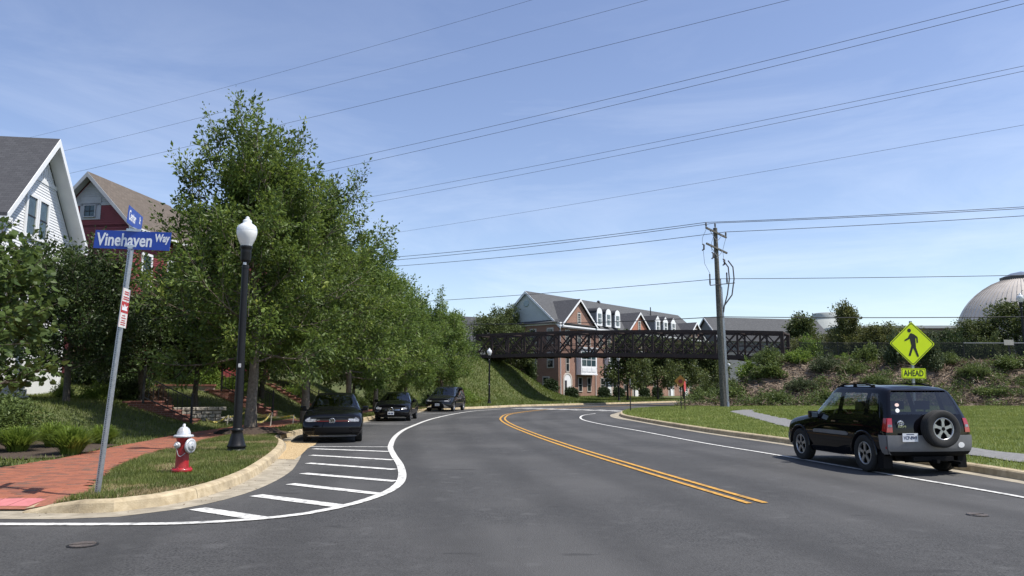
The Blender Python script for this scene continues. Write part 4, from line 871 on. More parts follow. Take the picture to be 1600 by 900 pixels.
# ============================================================ LAMP POSTS
globe_m, _t, _b = new_mat('lamp_globe'); _b.inputs['Base Color'].default_value = (.82, .84, .85, 1); _b.inputs['Roughness'].default_value = .12; _b.inputs['Transmission Weight'].default_value = .25; _b.inputs['Coat Weight'].default_value = .6
globe2_m, _t, _b = new_mat('lamp_globe_lower'); _b.inputs['Base Color'].default_value = (.86, .86, .85, 1); _b.inputs['Roughness'].default_value = .25; _b.inputs['Transmission Weight'].default_value = .15
def lamp_post(loc, rz, sc, label, detail=True):
    e = empty('street_lamp', loc, rz, label=label, cat='street lamp', group='black acorn street lamps')
    n = 24
    base = [(.235,0),(.235,.05),(.205,.06),(.20,.11),(.225,.13),(.20,.17),(.165,.28),(.135,.40),(.12,.47),(.135,.49),(.135,.53),(.11,.55)]
    mb = MB(); mb.lathe(base, n, flute=-.05 if detail else None); mb.build('base', M['black_metal'], e)
    mb = MB(); mb.lathe([(.105,.55),(.10,.7),(.078,4.28)], n, flute=-.10); mb.build('shaft', M['black_metal'], e)
    mb = MB(); mb.lathe([(.078,4.28),(.082,4.3),(.075,4.36),(.07,4.42),(.12,4.48),(.125,4.5),(.125,4.68),(.13,4.7),(.12,4.73),(.14,4.78),(.15,4.82),(.145,4.84)], n, flute=-.03); mb.build('collar', M['black_metal'], e)
    g_ = [(.125,4.84),(.16,4.92),(.205,5.02),(.233,5.12),(.24,5.20)]
    mb = MB(); mb.lathe(g_ + [(.238,5.21)], 32); go = mb.build('globe', globe2_m, e)
    mb = MB(); mb.lathe([(.2405,5.212),(.235,5.26),(.215,5.32),(.17,5.36),(.115,5.395),(.10,5.41),(.105,5.45),(.09,5.48),(.055,5.495),(.045,5.51),(.05,5.53),(.03,5.56),(.004,5.57)], 32); mb.build('globe_cap', globe_m, go)
    mb = MB(); mb.boxb(.03, .06, -.076, -.066, 2.85, 2.95) if False else mb.boxb(-.03, .03, -.094, -.088, 1.95, 2.04); mb.build('number_tag', surf('tag_white', (.7,.7,.7), (.3,.3,.3), 60, .5), e)
    mb = MB(); mb.boxb(-.035, .035, -.082, -.072, 4.38, 4.44); mb.build('label_band', M['white_trim'], e)
    e.scale = (sc, sc, sc); return e
lamp_post((-6.37, 17.5, .14), R(10), 1.0, 'tall black fluted street lamp with white acorn globe beside the fire hydrant')
lamp_post((-2.05, 67.6, float(zL(np.array([-2.05]), np.array([67.6]))[0])-.02), 0, .92, 'far street lamp standing below the left end of the footbridge', False)
def on_front(d, s):
    q = np.array((10.3, 77.5)) + np.array((.64, .77))*s + np.array((-.77, .64))*d; return (q[0], q[1], float(zL(q[0:1], q[1:2])[0])-.02)
lamp_post(on_front(1.6, 4.0), 0, .92, 'far street lamp in front of the townhouses, left of the street trees', False)
lamp_post(on_front(1.6, 33.0), 0, .92, 'farthest street lamp, seen under the bridge just left of the utility pole', False)
q = TR0 + TD*17.6 + TN*-.6
lamp_post((q[0], q[1], float(zR(q[0:1], q[1:2])[0])-.05), 0, 1.0, 'street lamp on the right bank in front of the dome', False)

# ============================================================ UTILITY POLE AND WIRES
UP = empty('utility_pole', (15.5, 55.0, float(zR(np.array([15.5]), np.array([55.0]))[0])-.1), 0, label='tall wooden utility pole with crossarms and cable risers, right of centre', cat='utility pole')
mb = MB(); mb.tube([(0,0,0),(-.06,0,5),(-.15,0,13.5)], [.25,.215,.155], 14); mb.build('shaft', M['pole_wood'], UP)
mb = MB(); mb.tube([(.27,-.05,.0),(.30,-.06,.5)], [.16,.10], 10); mb.tube([(.24,-.08,.3),(.18,-.08,5),(.08,-.06,9.6)], .06, 10); mb.tube([(.36,0,.3),(.29,0,5),(.17,0,9.0)], .05, 10); mb.build('conduit', M['galv'], UP)
for z, l_, nm in ((13.1, 1.9, 'crossarm'), (11.9, 1.9, 'crossarm')):
    mb = MB(); a = (-.15-l_*.5*.95, -.25-.5, z+.28); b = (-.15+l_*.5*.95, -.25+.5, z-.28); mb.bar(a, b, .1, .13); c_ = mb.build(nm, M['pole_wood'], UP)
    mb = MB(); mb.bar((-.15-.5, -.42, z+.1), (-.15, -.17, z-.55), .03, .03); mb.bar((-.15+.5, -.08, z-.16), (-.15, -.17, z-.75), .03, .03); mb.build('brace', M['galv'], c_)
ins = surf('insulator', (.10, .09, .09), None, rough=.35)
TOPI = [(-1.02,-.72,13.45),(-.16,-.05,13.55),(.70,.22,12.92)]
for p in TOPI: mb = MB(); mb.lathe([(.03,-.05),(.05,.05),(.08,.1),(.05,.16),(.08,.2),(.05,.26),(.06,.30),(.02,.34)], 10, p); mb.build('insulator', ins, UP)
for p in ((-1.35,-.75,11.95),(-.55,-.3,11.4),(.35,0,10.95)):
    mb = MB(); mb.tube([(p[0],p[1],p[2]+.2),(p[0]+.12,p[1],p[2]+.1),(p[0]+.1,p[1],p[2]-.22),(p[0]-.03,p[1],p[2]-.3)], [.05,.07,.07,.05], 8); mb.build('fuse_cutout', ins, UP)
mb = MB(); mb.bar((-.75,-.2,8.9+.2),(1.15,-.1,9.3), .05, .06)
for x, z in ((-.72, 9.15), (.55, 9.25)): mb.lathe([(.05,0),(.07,.2),(.05,.5),(.06,.8),(.02,.85)], 8, (x, -.15, z))
mb.build('terminator_bracket', ins, UP)
for k, (x, bulge) in enumerate(((.55, .7), (.9, .95))):
    mb = MB(); mb.tube([(x-.2,-.1,11.0),(x+.15,-.1,10.5),(x+.2,-.1,9.6),(x,-.1,8.4),(.3,-.1,7.6),(.22,-.1,7.1)], .05, 8); mb.build('riser_cable', ins, UP)
for a, b in (((-1.0,-.72,13.3),(-1.35,-.75,12.2)),((-.16,-.1,13.3),(-.55,-.3,11.7)),((-1.3,-.75,11.7),(-.72,-.2,10.0)),((.7,.2,12.8),(.4,0,11.2))):
    m_ = ((a[0]+b[0])/2-.15, (a[1]+b[1])/2, (a[2]+b[2])/2-.15); mb = MB(); mb.tube([a, m_, b], .013, 5); mb.build('jumper_wire', M['wire'], UP)
def wire(a, b, sag, r_, label, n=28, group=None):
    a = Vector(a); b = Vector(b); pts = [a.lerp(b, k/n) - Vector((0, 0, sag*4*(k/n)*(1-k/n))) for k in range(n+1)]
    o = pts[0].copy(); mb = MB(); mb.tube([p - o for p in pts], r_, 5); ob = mb.build('overhead_wire', M['wire'], label=label, cat='wire', group=group); ob.location = o; return ob
pz = UP.location.z
for i, (p, nm) in enumerate(zip(TOPI, ('upper', 'middle', 'lower'))):
    a = (15.5+p[0], 55+p[1], pz+p[2]+.33); k = i*.25
    wire(a, (-38+i*.6, 85.5+i, 15.6-k), .75, .022, f'{nm} of three wires running left from the utility pole top', group='pole wires')
    wire(a, (62+i*.5, 41.5-i*.6, 14.35-k), .35, .022, f'{nm} of three wires running right from the utility pole top', group='pole wires')
wire((15.4, 54.8, pz+9.6), (-30, 82, 10.3), .35, .022, 'single cable running left from midway up the utility pole', group='pole cables')
wire((15.4, 54.8, pz+9.6), (62, 41, 8.85), .25, .022, 'single cable running right from midway up the utility pole', group='pole cables')
wire((15.45, 54.75, pz+6.75), (-30, 82, 10.0), .9, .03, 'lowest cable running left from the utility pole past the townhouse roofs', group='pole cables')
wire((15.45, 54.75, pz+6.75), (62, 41, 6.5), .4, .03, 'lowest cable running right from the utility pole over the bank', group='pole cables')
# transmission line high over the road, six circuits running to the upper right
TWR = [((-66.73, 95.97, 34.45), (25.49, 45.24, 34.45), 0.012), ((-79.04, 108.46, 34.45), (43.1, 40.75, 34.45), 0.015), ((-88.73, 121.81, 34.45), (62.71, 35.94, 34.45), 0.019), ((-33.77, 98.75, 30.45), (60.56, 34.76, 30.45), 0.021), ((-33.4, 98.84, 29.45), (61.75, 32.13, 29.45), 0.021), ((-36.29, 118.93, 30.45), (74.56, 41.94, 30.45), 0.021), ((-35.34, 118.62, 29.45), (73.01, 40.46, 29.45), 0.021), ((-33.75, 118.27, 24.45), (71.41, 40.02, 24.45), 0.015)]
nms = ['highest and faintest wire across the upper left sky', 'second highest wire across the upper left sky', 'third highest wire, passing just behind the tallest oak top', 'upper of the pair of wires ending at the top right corner', 'lower of the pair of wires ending at the top right corner', 'upper of the pair of wires leaving the right edge below the corner', 'lower of the pair of wires leaving the right edge below the corner', 'single wire below the pairs, above the utility pole top']
for (a, b, r_), nm in zip(TWR, nms): wire(a, b, .8, r_, nm, 36, 'high transmission wires')
# ============================================================ CARS
def paint(name, c, rough=.28, metal=.0):
    m, t, b = new_mat(name); b.inputs['Base Color'].default_value = (*c, 1); b.inputs['Roughness'].default_value = rough; b.inputs['Metallic'].default_value = metal
    b.inputs['Specular IOR Level'].default_value = .0; b.inputs['Coat Weight'].default_value = .75; b.inputs['Coat Roughness'].default_value = .02; return m
M['black_paint'] = paint('black_car_paint', (.003, .003, .0045))
M['grey_paint'] = paint('charcoal_car_paint', (.010, .011, .013), .35, .3)
M['rubber'] = surf('tyre_rubber', (.014, .014, .014), (.022, .022, .022), 30, .85)
M['alloy'] = surf('alloy_rim', (.50, .50, .50), (.42, .42, .42), 20, .35, metal=.8)
M['dark_alloy'] = surf('dark_alloy', (.12, .12, .125), None, rough=.35, metal=.7)
M['car_glass'] = glassmat('car_glass', (.80, .84, .83)); M['tint_glass'] = glassmat('privacy_glass', (.30, .32, .34))
M['plastic'] = surf('black_plastic', (.006, .006, .0065), None, rough=.7, spec=.15)
M['clad'] = surf('grey_cladding', (.17, .17, .175), (.15, .15, .155), 8, .42)
M['chrome'] = surf('chrome', (.75, .75, .76), None, rough=.12, metal=1.0)
M['red_lens'] = surf('red_lens', (.36, .012, .014), None, rough=.1, spec=.7, coat=.8)
M['clear_lens'] = surf('clear_lens', (.30, .31, .33), (.10, .105, .11), 18, rough=.1, spec=.7, coat=.8)
M['seat_fabric'] = surf('seat_fabric', (.014, .014, .015), None, rough=.9)
M['plate_white'] = surf('number_plate', (.72, .74, .77), None, rough=.4)
M['plate_ink'] = surf('plate_ink', (.02, .03, .09), None, rough=.5)
M['sticker_white'] = surf('sticker_white', (.78, .78, .77), None, rough=.5)

def spl(ctrl, U, Vv, c=.42):
    """tensor cardinal spline through the control net"""
    n, m = ctrl.shape[:2]
    def basis(t): return np.stack([-c*t+2*c*t*t-c*t**3, 1+(c-3)*t*t+(2-c)*t**3, c*t+(3-2*c)*t*t+(c-2)*t**3, -c*t*t+c*t**3], -1)
    U = np.asarray(U, float); Vv = np.asarray(Vv, float)
    iu = np.clip(np.floor(U).astype(int), 0, n-2); iv = np.clip(np.floor(Vv).astype(int), 0, m-2); bu = basis(U-iu); bv = basis(Vv-iv)
    P = np.zeros(U.shape + (3,))
    for k in range(4):
        for l in range(4):
            P += (bu[..., k]*bv[..., l])[..., None] * ctrl[np.clip(iu+k-1, 0, n-1), np.clip(iv+l-1, 0, m-1)]
    return P

class Car:
    def __init__(s, net, nose_bulge, tail_bulge):
        s.c = np.array([[((st[0][j] if isinstance(st[0], (list, tuple)) else st[0]), st[1][j][0], st[1][j][1]) for j in range(7)] for st in net], float)
        s.nb, s.tb = np.array(nose_bulge, float), np.array(tail_bulge, float); s.n = len(net)
    def S(s, u, v, side=1):
        P = spl(s.c, u, v); P[..., 1] = np.maximum(P[..., 1], 0)*side; return P
    def cap(s, v, t, end):
        """end 0 = first station (tail), end 1 = last (nose); t -1..1 across"""
        v = np.asarray(v, float); t = np.asarray(t, float); P = s.S(np.full(v.shape, 0.0 if end == 0 else s.n-1.0), v)
        bl = np.interp(v, range(7), s.tb if end == 0 else s.nb); P = P.copy()
        P[..., 0] += (1-np.abs(t)**2.4)*bl*(-1 if end == 0 else 1); P[..., 1] *= t; return P
    def body(s, parent, mat, panes, wells, wr, mu=8, mv=6, nt=20, name='body'):
        bm = bmesh.new(); us = np.linspace(0, s.n-1, (s.n-1)*mu+1); vs = np.linspace(0, 6, 6*mv+1)
        Ug, Vg = np.meshgrid(us, vs, indexing='ij'); A = s.S(Ug, Vg)
        def grid(P, flag):
            n, m = P.shape[:2]; vv = [[bm.verts.new(P[i, j]) for j in range(m)] for i in range(n)]
            for i in range(n-1):
                for j in range(m-1):
                    q = [vv[i][j], vv[i+1][j], vv[i+1][j+1], vv[i][j+1]]
                    try: f = bm.faces.new(q)
                    except ValueError: continue
                    f.smooth = True; f.material_index = 1 if flag(i, j) else 0
        sidep = [p for p in panes if p[0] == 'side']; topp = [p for p in panes if p[0] == 'top']
        inr = lambda a, x0, x1: x0-1e-6 <= a < x1-1e-6
        fl = lambda i, j: any(inr(us[i], p[1], p[2]) and inr(vs[j], p[3], p[4]) for p in sidep+topp)
        grid(A, fl); B_ = A.copy(); B_[..., 1] *= -1; grid(B_, fl)
        ts = np.linspace(-1, 1, nt+1); Vt, Tt = np.meshgrid(vs, ts, indexing='ij')
        for end in (0, 1):
            pp = [p for p in panes if p[0] == ('tail' if end == 0 else 'nose')]
            grid(s.cap(Vt, Tt, end), lambda i, j: any(inr(vs[i], p[1], p[2]) and inr(ts[j], p[3], p[4]) for p in pp))
        bmesh.ops.remove_doubles(bm, verts=bm.verts, dist=.0008)
        bmesh.ops.dissolve_degenerate(bm, edges=bm.edges, dist=.0005)
        bmesh.ops.holes_fill(bm, edges=[e for e in bm.edges if e.is_boundary], sides=0)
        bmesh.ops.recalc_face_normals(bm, faces=bm.faces)
        me = bpy.data.meshes.new(name); bm.to_mesh(me); bm.free(); me.materials.append(mat); me.materials.append(M['plastic'])
        o = link(name, me, None, parent)
        cut = MB()
        for (x, z) in wells:
            for sg in (-1, 1): cut.lathe([(wr, 0), (wr, .75)], 28, (x, .48 if sg > 0 else -1.23, z), axis='y')
        co = cut.build('cutter', None); bo = o.modifiers.new('b', 'BOOLEAN'); bo.operation = 'DIFFERENCE'; bo.object = co; bo.solver = 'EXACT'
        dg = bpy.context.evaluated_depsgraph_get(); co.parent = parent; dg.update()
        me2 = bpy.data.meshes.new_from_object(o.evaluated_get(dg)); o.modifiers.clear(); o.data = me2
        bpy.data.objects.remove(co)
        bm = bmesh.new(); bm.from_mesh(me2); bmesh.ops.delete(bm, geom=[f for f in bm.faces if f.material_index == 1], context='FACES'); bm.to_mesh(me2); bm.free()
        me2.name = name; me2.materials.clear(); me2.materials.append(mat); return o
    def pane(s, parent, p, mat, name, off=-.004):
        """glass that fills the matching opening"""
        if p[0] == 'top':
            U, V_ = np.meshgrid(np.linspace(p[1], p[2], 9), np.linspace(p[3], 6, 9), indexing='ij'); A = s.S(U, V_); B_ = A[:, ::-1].copy(); B_[..., 1] *= -1; G_ = [np.concatenate([A, B_[:, 1:]], 1)]
        elif p[0] == 'side':
            U, V_ = np.meshgrid(np.linspace(p[1], p[2], 9), np.linspace(p[3], p[4], 7), indexing='ij'); A = s.S(U, V_); B_ = A.copy(); B_[..., 1] *= -1; G_ = [A, B_]
        else:
            V_, T_ = np.meshgrid(np.linspace(p[1], p[2], 7), np.linspace(p[3], p[4], 15), indexing='ij'); G_ = [s.cap(V_, T_, 0 if p[0] == 'tail' else 1)]
        for A in G_:
            n, m = A.shape[:2]; mb = MB(); mb.add(A.reshape(-1, 3), [(i*m+j, (i+1)*m+j, (i+1)*m+j+1, i*m+j+1) for i in range(n-1) for j in range(m-1)], True); mb.build(name, mat, parent)
    def patch(s, parent, name, mat, fn, corners, off=.008, na=8, nb=8, rnd=0.0):
        """raised piece over the skin between four parameter corners"""
        a = np.linspace(0, 1, na+1); b = np.linspace(0, 1, nb+1); A, B_ = np.meshgrid(a, b, indexing='ij'); c = np.array(corners, float)
        if rnd:
            x = A*2-1; y = B_*2-1; A = .5+.5*x*np.sqrt(1-rnd*y*y/2); B_ = .5+.5*y*np.sqrt(1-rnd*x*x/2)
        Q = (c[0]*((1-A)*(1-B_))[..., None] + c[1]*(A*(1-B_))[..., None] + c[2]*(A*B_)[..., None] + c[3]*((1-A)*B_)[..., None])
        P = fn(Q[..., 0], Q[..., 1]); e = 1e-3
        du = fn(Q[..., 0]+e, Q[..., 1]) - fn(Q[..., 0]-e, Q[..., 1]); dv = fn(Q[..., 0], Q[..., 1]+e) - fn(Q[..., 0], Q[..., 1]-e)
        Nn = np.cross(du, dv); Nn /= np.linalg.norm(Nn, axis=-1, keepdims=True)+1e-9
        ctr = np.array([1.3, 0, .7]); sg = np.sign(((P-ctr)*Nn).sum(-1, keepdims=True)); sg[sg == 0] = 1; Nn = Nn*sg
        O = P + Nn*off; I = P - Nn*.01; n, m = P.shape[:2]
        mb = MB(); mb.add(O.reshape(-1, 3), [(i*m+j, (i+1)*m+j, (i+1)*m+j+1, i*m+j+1) for i in range(n-1) for j in range(m-1)], True)
        loop = [(i, 0) for i in range(n)] + [(n-1, j) for j in range(1, m)] + [(i, m-1) for i in range(n-2, -1, -1)] + [(0, j) for j in range(m-2, 0, -1)]
        k = len(loop); mb.add([O[i, j] for i, j in loop] + [I[i, j] for i, j in loop], [(q, (q+1) % k, k+(q+1) % k, k+q) for q in range(k)])
        return mb.build(name, mat, parent)

def wheel(parent, x, y, r, rr_, wd, style, rim_mat, sg, axis='y', z=None, name='wheel'):
    e = empty(name, (x, y, r if z is None else z), 0, parent)
    mb = MB(); h = wd/2
    prof = [(rr_*.97, -h*.8), (rr_+.012, -h*.92), (r*.90, -h*1.0), (r*.965, -h*.9), (r, -h*.62), (r, -h*.3), (r*.985, -h*.27), (r*.985, -h*.22), (r, -h*.2), (r, h*.2), (r*.985, h*.22), (r*.985, h*.27), (r, h*.3), (r, h*.62), (r*.965, h*.9), (r*.90, h*1.0), (rr_+.012, h*.92), (rr_*.97, h*.8)]
    n = 36; vs = []
    for q, yy in prof:
        for k in range(n): t = 2*PI*k/n; vs.append((q*math.cos(t), yy, q*math.sin(t)))
    m = len(prof); mb.add(vs, [(i*n+k, i*n+(k+1) % n, (i+1)*n+(k+1) % n, (i+1)*n+k) for i in range(m-1) for k in range(n)], True); ty = mb.build('tyre', M['rubber'], e)
    mb = MB(); fy = sg*h*.72                                  # face of the rim
    def ring(r0, r1, y0, y1):
        vs = []; k_ = 36
        for q, yy in ((r0, y0), (r1, y0), (r1, y1), (r0, y1)):
            for k in range(k_): t = 2*PI*k/k_; vs.append((q*math.cos(t), yy, q*math.sin(t)))
        mb.add(vs, [(i*k_+k, i*k_+(k+1) % k_, ((i+1) % 4)*k_+(k+1) % k_, ((i+1) % 4)*k_+k) for i in range(4) for k in range(k_)], True)
    ring(rr_*.88, rr_*.985, fy-sg*.05, fy+sg*.012); ring(rr_*.0+.005, rr_*.20, fy-sg*.05, fy-sg*.002)
    ns = style
    for k in range(ns):
        t = 2*PI*k/ns + PI/2; d = Vector((math.cos(t), 0, math.sin(t))); q = Vector((-math.sin(t), 0, math.cos(t)))
        w0, w1 = (rr_*.14, rr_*.20) if ns <= 5 else (rr_*.06, rr_*.09)
        a0 = d*rr_*.16; a1 = d*rr_*.60; a2 = d*rr_*.9
        Y0, Y1 = fy-sg*.02, fy-sg*.002
        poly = [a0-q*w0, a1-q*w0*.8, a2-q*w1*1.15, a2+q*w1*1.15, a1+q*w0*.8, a0+q*w0]
        mb.prism([(p.x, Y0, p.z) for p in poly], (0, Y1+sg*.006-Y0, 0))
    mb.build('rim', rim_mat, e)
    mb = MB(); k_ = 28; mb.add([(rr_*.9*math.cos(2*PI*k/k_), fy-sg*.06, rr_*.9*math.sin(2*PI*k/k_)) for k in range(k_)], [tuple(range(k_))]); mb.build('brake_disc', M['plastic'], e)
    mb = MB(); mb.lathe([(.02, 0), (.035, .004), (.03, .012)], 12, (0, fy, 0), axis='y'); mb.build('hub_cap', M['plastic'], e)
    return e
def seats(parent, xs, ys, z, back=.62, h=.6):
    for x in xs:
        for y in ys:
            mb = MB(); mb.prism([(x-.25, y-.24, z), (x+.25, y-.24, z), (x+.25, y-.24, z+.14), (x-.20, y-.24, z+.14)], (0, .48, 0))
            mb.prism([(x-.26, y-.23, z+.1), (x-.12, y-.23, z+.1), (x-.24, y-.20, z+h), (x-.34, y-.20, z+h)], (0, .46, 0))
            mb.prism([(x-.35, y-.13, z+h+.05), (x-.25, y-.13, z+h+.05), (x-.27, y-.13, z+h+.22), (x-.36, y-.13, z+h+.22)], (0, .26, 0)); mb.bar((x-.30, y-.05, z+h-.02), (x-.305, y-.05, z+h+.08), .02, .02); mb.build('seat', M['seat_fabric'], parent)
def dash(parent, x, z, wd, wheel_y):
    mb = MB(); mb.prism([(x-.15, -wd, z-.35), (x+.45, -wd, z-.35), (x+.45, -wd, z-.02), (x-.02, -wd, z+.03), (x-.15, -wd, z-.1)], (0, 2*wd, 0)); mb.build('dashboard', M['plastic'], parent)
    e = MB(); ring = []; 
    for k in range(21): t = 2*PI*k/20; ring.append((x-.28+.08*math.sin(t), wheel_y+.18*math.cos(t), z+.0+.17*math.sin(t)))
    e.tube(ring, .016, 6, caps=False); e.build('steering_wheel', M['plastic'], parent)
def mirror(parent, x, y, z, sg, mat, gl=None):
    mb = MB(); pr = [(-.09, .0), (-.07, .16), (-.04, .19), (.05, .17), (.11, .10), (.11, -.0)]
    vs = []
    for zz, k in ((-.07, .8), (-.045, 1), (.045, 1), (.075, .8)):
        for a, b in pr: vs.append((x+a*k, y+sg*(b*.95+.03), z+zz))
    n = 6; mb.add(vs, [(i*n+q, i*n+(q+1) % n, (i+1)*n+(q+1) % n, (i+1)*n+q) for i in range(3) for q in range(n)] + [tuple(range(n)), tuple(range(18, 24))], False)
    mb.bar((x+.05, y-.02*sg, z-.05), (x+.05, y+sg*.08, z-.04), .06, .05); o = mb.build('side_mirror', mat, parent)
    mb = MB(); mb.boxb(x-.096, x-.083, min(y+sg*.05, y+sg*.18), max(y+sg*.05, y+sg*.18), z-.055, z+.055); mb.build('mirror_glass', M['mirror'], o)
    return o
M['mirror'] = surf('mirror_glass', (.85, .88, .88), None, rough=.02, metal=1.0)
def plate(parent, x, y, z, facing, txt, tilt=0, w_=.305, h_=.155):
    """number plate; facing +1 looks to +x, -1 to -x"""
    mb = MB(); mb.boxb(-.006, .0, -w_/2, w_/2, -h_/2, h_/2); o = mb.build('number_plate', M['plate_white'], parent); o.location = (x, y, z)
    if facing > 0: o.rotation_euler = (0, tilt, PI)
    else: o.rotation_euler = (0, tilt, 0)
    if txt is None:
        mb = MB()
        for k, wk in enumerate((.028, .03, .026, .008, .03, .028, .03)):
            yk = .105 - k*.034; mb.boxb(-.0078, -.0062, yk-wk/2, yk+wk/2, -.045, .028)
        mb.build('lettering', M['plate_ink'], o); return o
    me = text_mesh(txt, .088, .72, 0.0005, .002); lo = link('lettering', me, M['plate_ink'], o); lo.rotation_euler = (R(90), 0, R(-90)); lo.location = (-.0085, 0, -.008)
    mb = MB(); mb.boxb(-.0075, -.0062, -w_*.25, w_*.25, h_*.33, h_*.42); mb.build('state_band', M['plate_ink'], o)
    return o
def tint(base, v): return base

# ---------- black SUV with the spare wheel, parked on the right (rear axle at the origin, nose to +x)
SV = empty('parked_suv', (7.72, 14.87, 0), R(90+6.7), label='black SUV with grey bumper and spare wheel on its tailgate, parked at the right kerb', cat='car')
sv = Car([([-.66,-.71,-.72,-.69,-.50,-.44,-.42], [(.76,.36),(.83,.5),(.84,.76),(.79,1.05),(.63,1.53),(.42,1.59),(0,1.61)]),
          ([-.50,-.52,-.52,-.50,-.33,-.30,-.28], [(.80,.34),(.865,.5),(.87,.76),(.83,1.05),(.66,1.555),(.43,1.63),(0,1.65)]),
          (.0, [(.80,.30),(.87,.5),(.875,.76),(.845,1.035),(.675,1.575),(.43,1.655),(0,1.675)]),
          (.85, [(.80,.26),(.865,.5),(.87,.76),(.845,1.01),(.68,1.58),(.43,1.66),(0,1.68)]),
          ([1.45,1.45,1.45,1.45,1.30,1.24,1.22], [(.80,.26),(.865,.5),(.87,.76),(.845,.99),(.665,1.545),(.42,1.625),(0,1.645)]),
          ([2.02,2.02,2.02,2.02,1.95,1.95,1.97], [(.80,.26),(.865,.5),(.87,.75),(.84,.96),(.74,1.055),(.42,1.09),(0,1.10)]),
          (2.35, [(.80,.28),(.865,.5),(.87,.75),(.83,.93),(.72,1.01),(.42,1.05),(0,1.06)]),
          (2.95, [(.78,.28),(.85,.46),(.855,.70),(.80,.86),(.68,.93),(.40,.97),(0,.98)]),
          (3.17, [(.70,.30),(.77,.42),(.775,.62),(.72,.77),(.60,.83),(.36,.86),(0,.87)])], [.10,.14,.14,.12,.10,.08,.05], [.05,.07,.06,.05,.05,.03,.02])
pn = [('side', 3.125, 4.25, 3.125, 3.875), ('side', 4.25, 4.875, 3.125, 3.75) , ('side', 2.0, 2.875, 3.125, 3.875), ('side', 1.25, 1.75, 3.1666, 3.8333), ('top', 4.125, 4.875, 4.1666, 6), ('tail', 3.1666, 3.8333+.001, -.85, .85)]
pn = [('side', 3.125, 4.875, 3.1666, 3.8333), ('side', 2.0, 2.875, 3.1666, 3.8333), ('side', 1.125, 1.75, 3.1666, 3.8333), ('top', 4.125, 4.875, 4.1666, 6), ('tail', 3.1666, 4.001, -.9, .9)]
sv.body(SV, M['black_paint'], pn, [(0, .35), (2.49, .35)], .395)
sv.pane(SV, pn[0], M['car_glass'], 'front_window'); sv.pane(SV, pn[1], M['car_glass'], 'rear_door_window'); sv.pane(SV, pn[2], M['tint_glass'], 'quarter_window'); sv.pane(SV, pn[3], M['car_glass'], 'windscreen'); sv.pane(SV, pn[4], M['tint_glass'], 'rear_window')
for x in (0, 2.49):
    for sg in (-1, 1): wheel(SV, x, sg*.765, .355, .225, .22, 5, M['alloy'], sg)
tailf = lambda v, t: sv.cap(v, t, 0)
for sg in (1, -1):
    sf = lambda u, v, sg=sg: sv.S(u, v, sg)
    sv.patch(SV, 'side_moulding', M['clad'], sf, [(2.55,1.62),(4.72,1.62),(4.66,1.92),(2.62,1.92)], .014, 14, 5, rnd=.25)
    sv.patch(SV, 'bumper_corner', M['clad'], sf, [(0,.35),(.80,.35),(.98,1.9),(0,1.9)], .016, 8, 8)
    sv.patch(SV, 'front_bumper_corner', M['clad'], sf, [(7.0,.1),(8,.1),(8,1.6),(7.35,1.6)], .012, 6, 6)
    tl = sv.patch(SV, 'tail_light', M['red_lens'], sf, [(0,2.12),(.62,2.2),(.50,2.98),(0,2.98)], .014, 6, 6)
    sv.patch(tl, 'tail_light_wrap', M['red_lens'], tailf, [(2.12,sg*.87),(2.12,sg*1.0),(2.98,sg*1.0),(2.98,sg*.90)], .014, 6, 4)
    sv.patch(tl, 'reversing_lamp', M['clear_lens'], tailf, [(2.48,sg*.89),(2.48,sg*.98),(2.62,sg*.98),(2.62,sg*.90)], .018, 3, 3)
    mb = MB(); mb.bar((-.02, sg*.60, 1.645), (.2, sg*.60, 1.69), .035, .03); mb.bar((.2, sg*.60, 1.69), (.95, sg*.60, 1.695), .035, .028); mb.bar((.95, sg*.60, 1.695), (1.25, sg*.59, 1.62), .035, .03)
    for x, z in ((-.02, 1.635), (.6, 1.66), (1.18, 1.62)): mb.bar((x, sg*.60, z-.03), (x, sg*.60, z+.03), .05, .06)
    mb.build('roof_rail', M['plastic'], SV)
    mirror(SV, 1.72, sg*.84, 1.04, sg, M['black_paint'])
    hn = MB(); hn.boxb(.92, 1.08, min(sg*.865, sg*.895), max(sg*.865, sg*.895), .915, .945); hn.boxb(-.02+.1, .14+.1, min(sg*.87, sg*.90), max(sg*.87, sg*.90), .945, .975); hn.build('door_handle', M['black_paint'], SV)
    for cx in (0, 2.49):
        fl = MB()
        pr = []
        for k in range(17): t = PI*k/16; pr.append((cx+.415*math.cos(t), sg*.865, .36+.415*math.sin(t)))
        fl.tube(pr, .028, 6)
        fl.build('arch_flare', M['black_paint'], SV)
    mb = MB(); mb.boxb(-.58, -.40, min(sg*.66, sg*.84), max(sg*.66, sg*.84), .12, .42); mb.build('mud_flap', M['plastic'], SV)
sv.patch(SV, 'rear_bumper', M['clad'], tailf, [(.35,-1.0),(.35,1.0),(1.9,1.0),(1.9,-1.0)], .035, 18, 10)
sv.patch(SV, 'bumper_step', M['plastic'], tailf, [(.36,-.97),(.36,.97),(.72,.99),(.72,-.99)], .040, 18, 4)
sv.patch(SV, 'lower_valance', M['plastic'], tailf, [(-.0,-.9),(-.0,.9),(.33,.95),(.33,-.95)], .02, 14, 4)
sv.patch(SV, 'front_bumper', M['clad'], lambda v, t: sv.cap(v, t, 1), [(.1,-1),(.1,1),(1.6,1),(1.6,-1)], .02, 12, 6)
mb = MB(); mb.prism([(-.82, -.40, .27), (-.55, -.40, .22), (-.55, -.40, .35), (-.82, -.40, .35)], (0, .8, 0)); mb.tube([(-.5, -.45, .24), (-.92, -.48, .24)], .03, 10); mb.bar((-.35, 0, .27), (-.95, .0, .27), .06, .06); mb.boxb(-.5, .0, -.55, .55, .24, .34); mb.build('underbody', M['plastic'], SV)
SPX = -.885
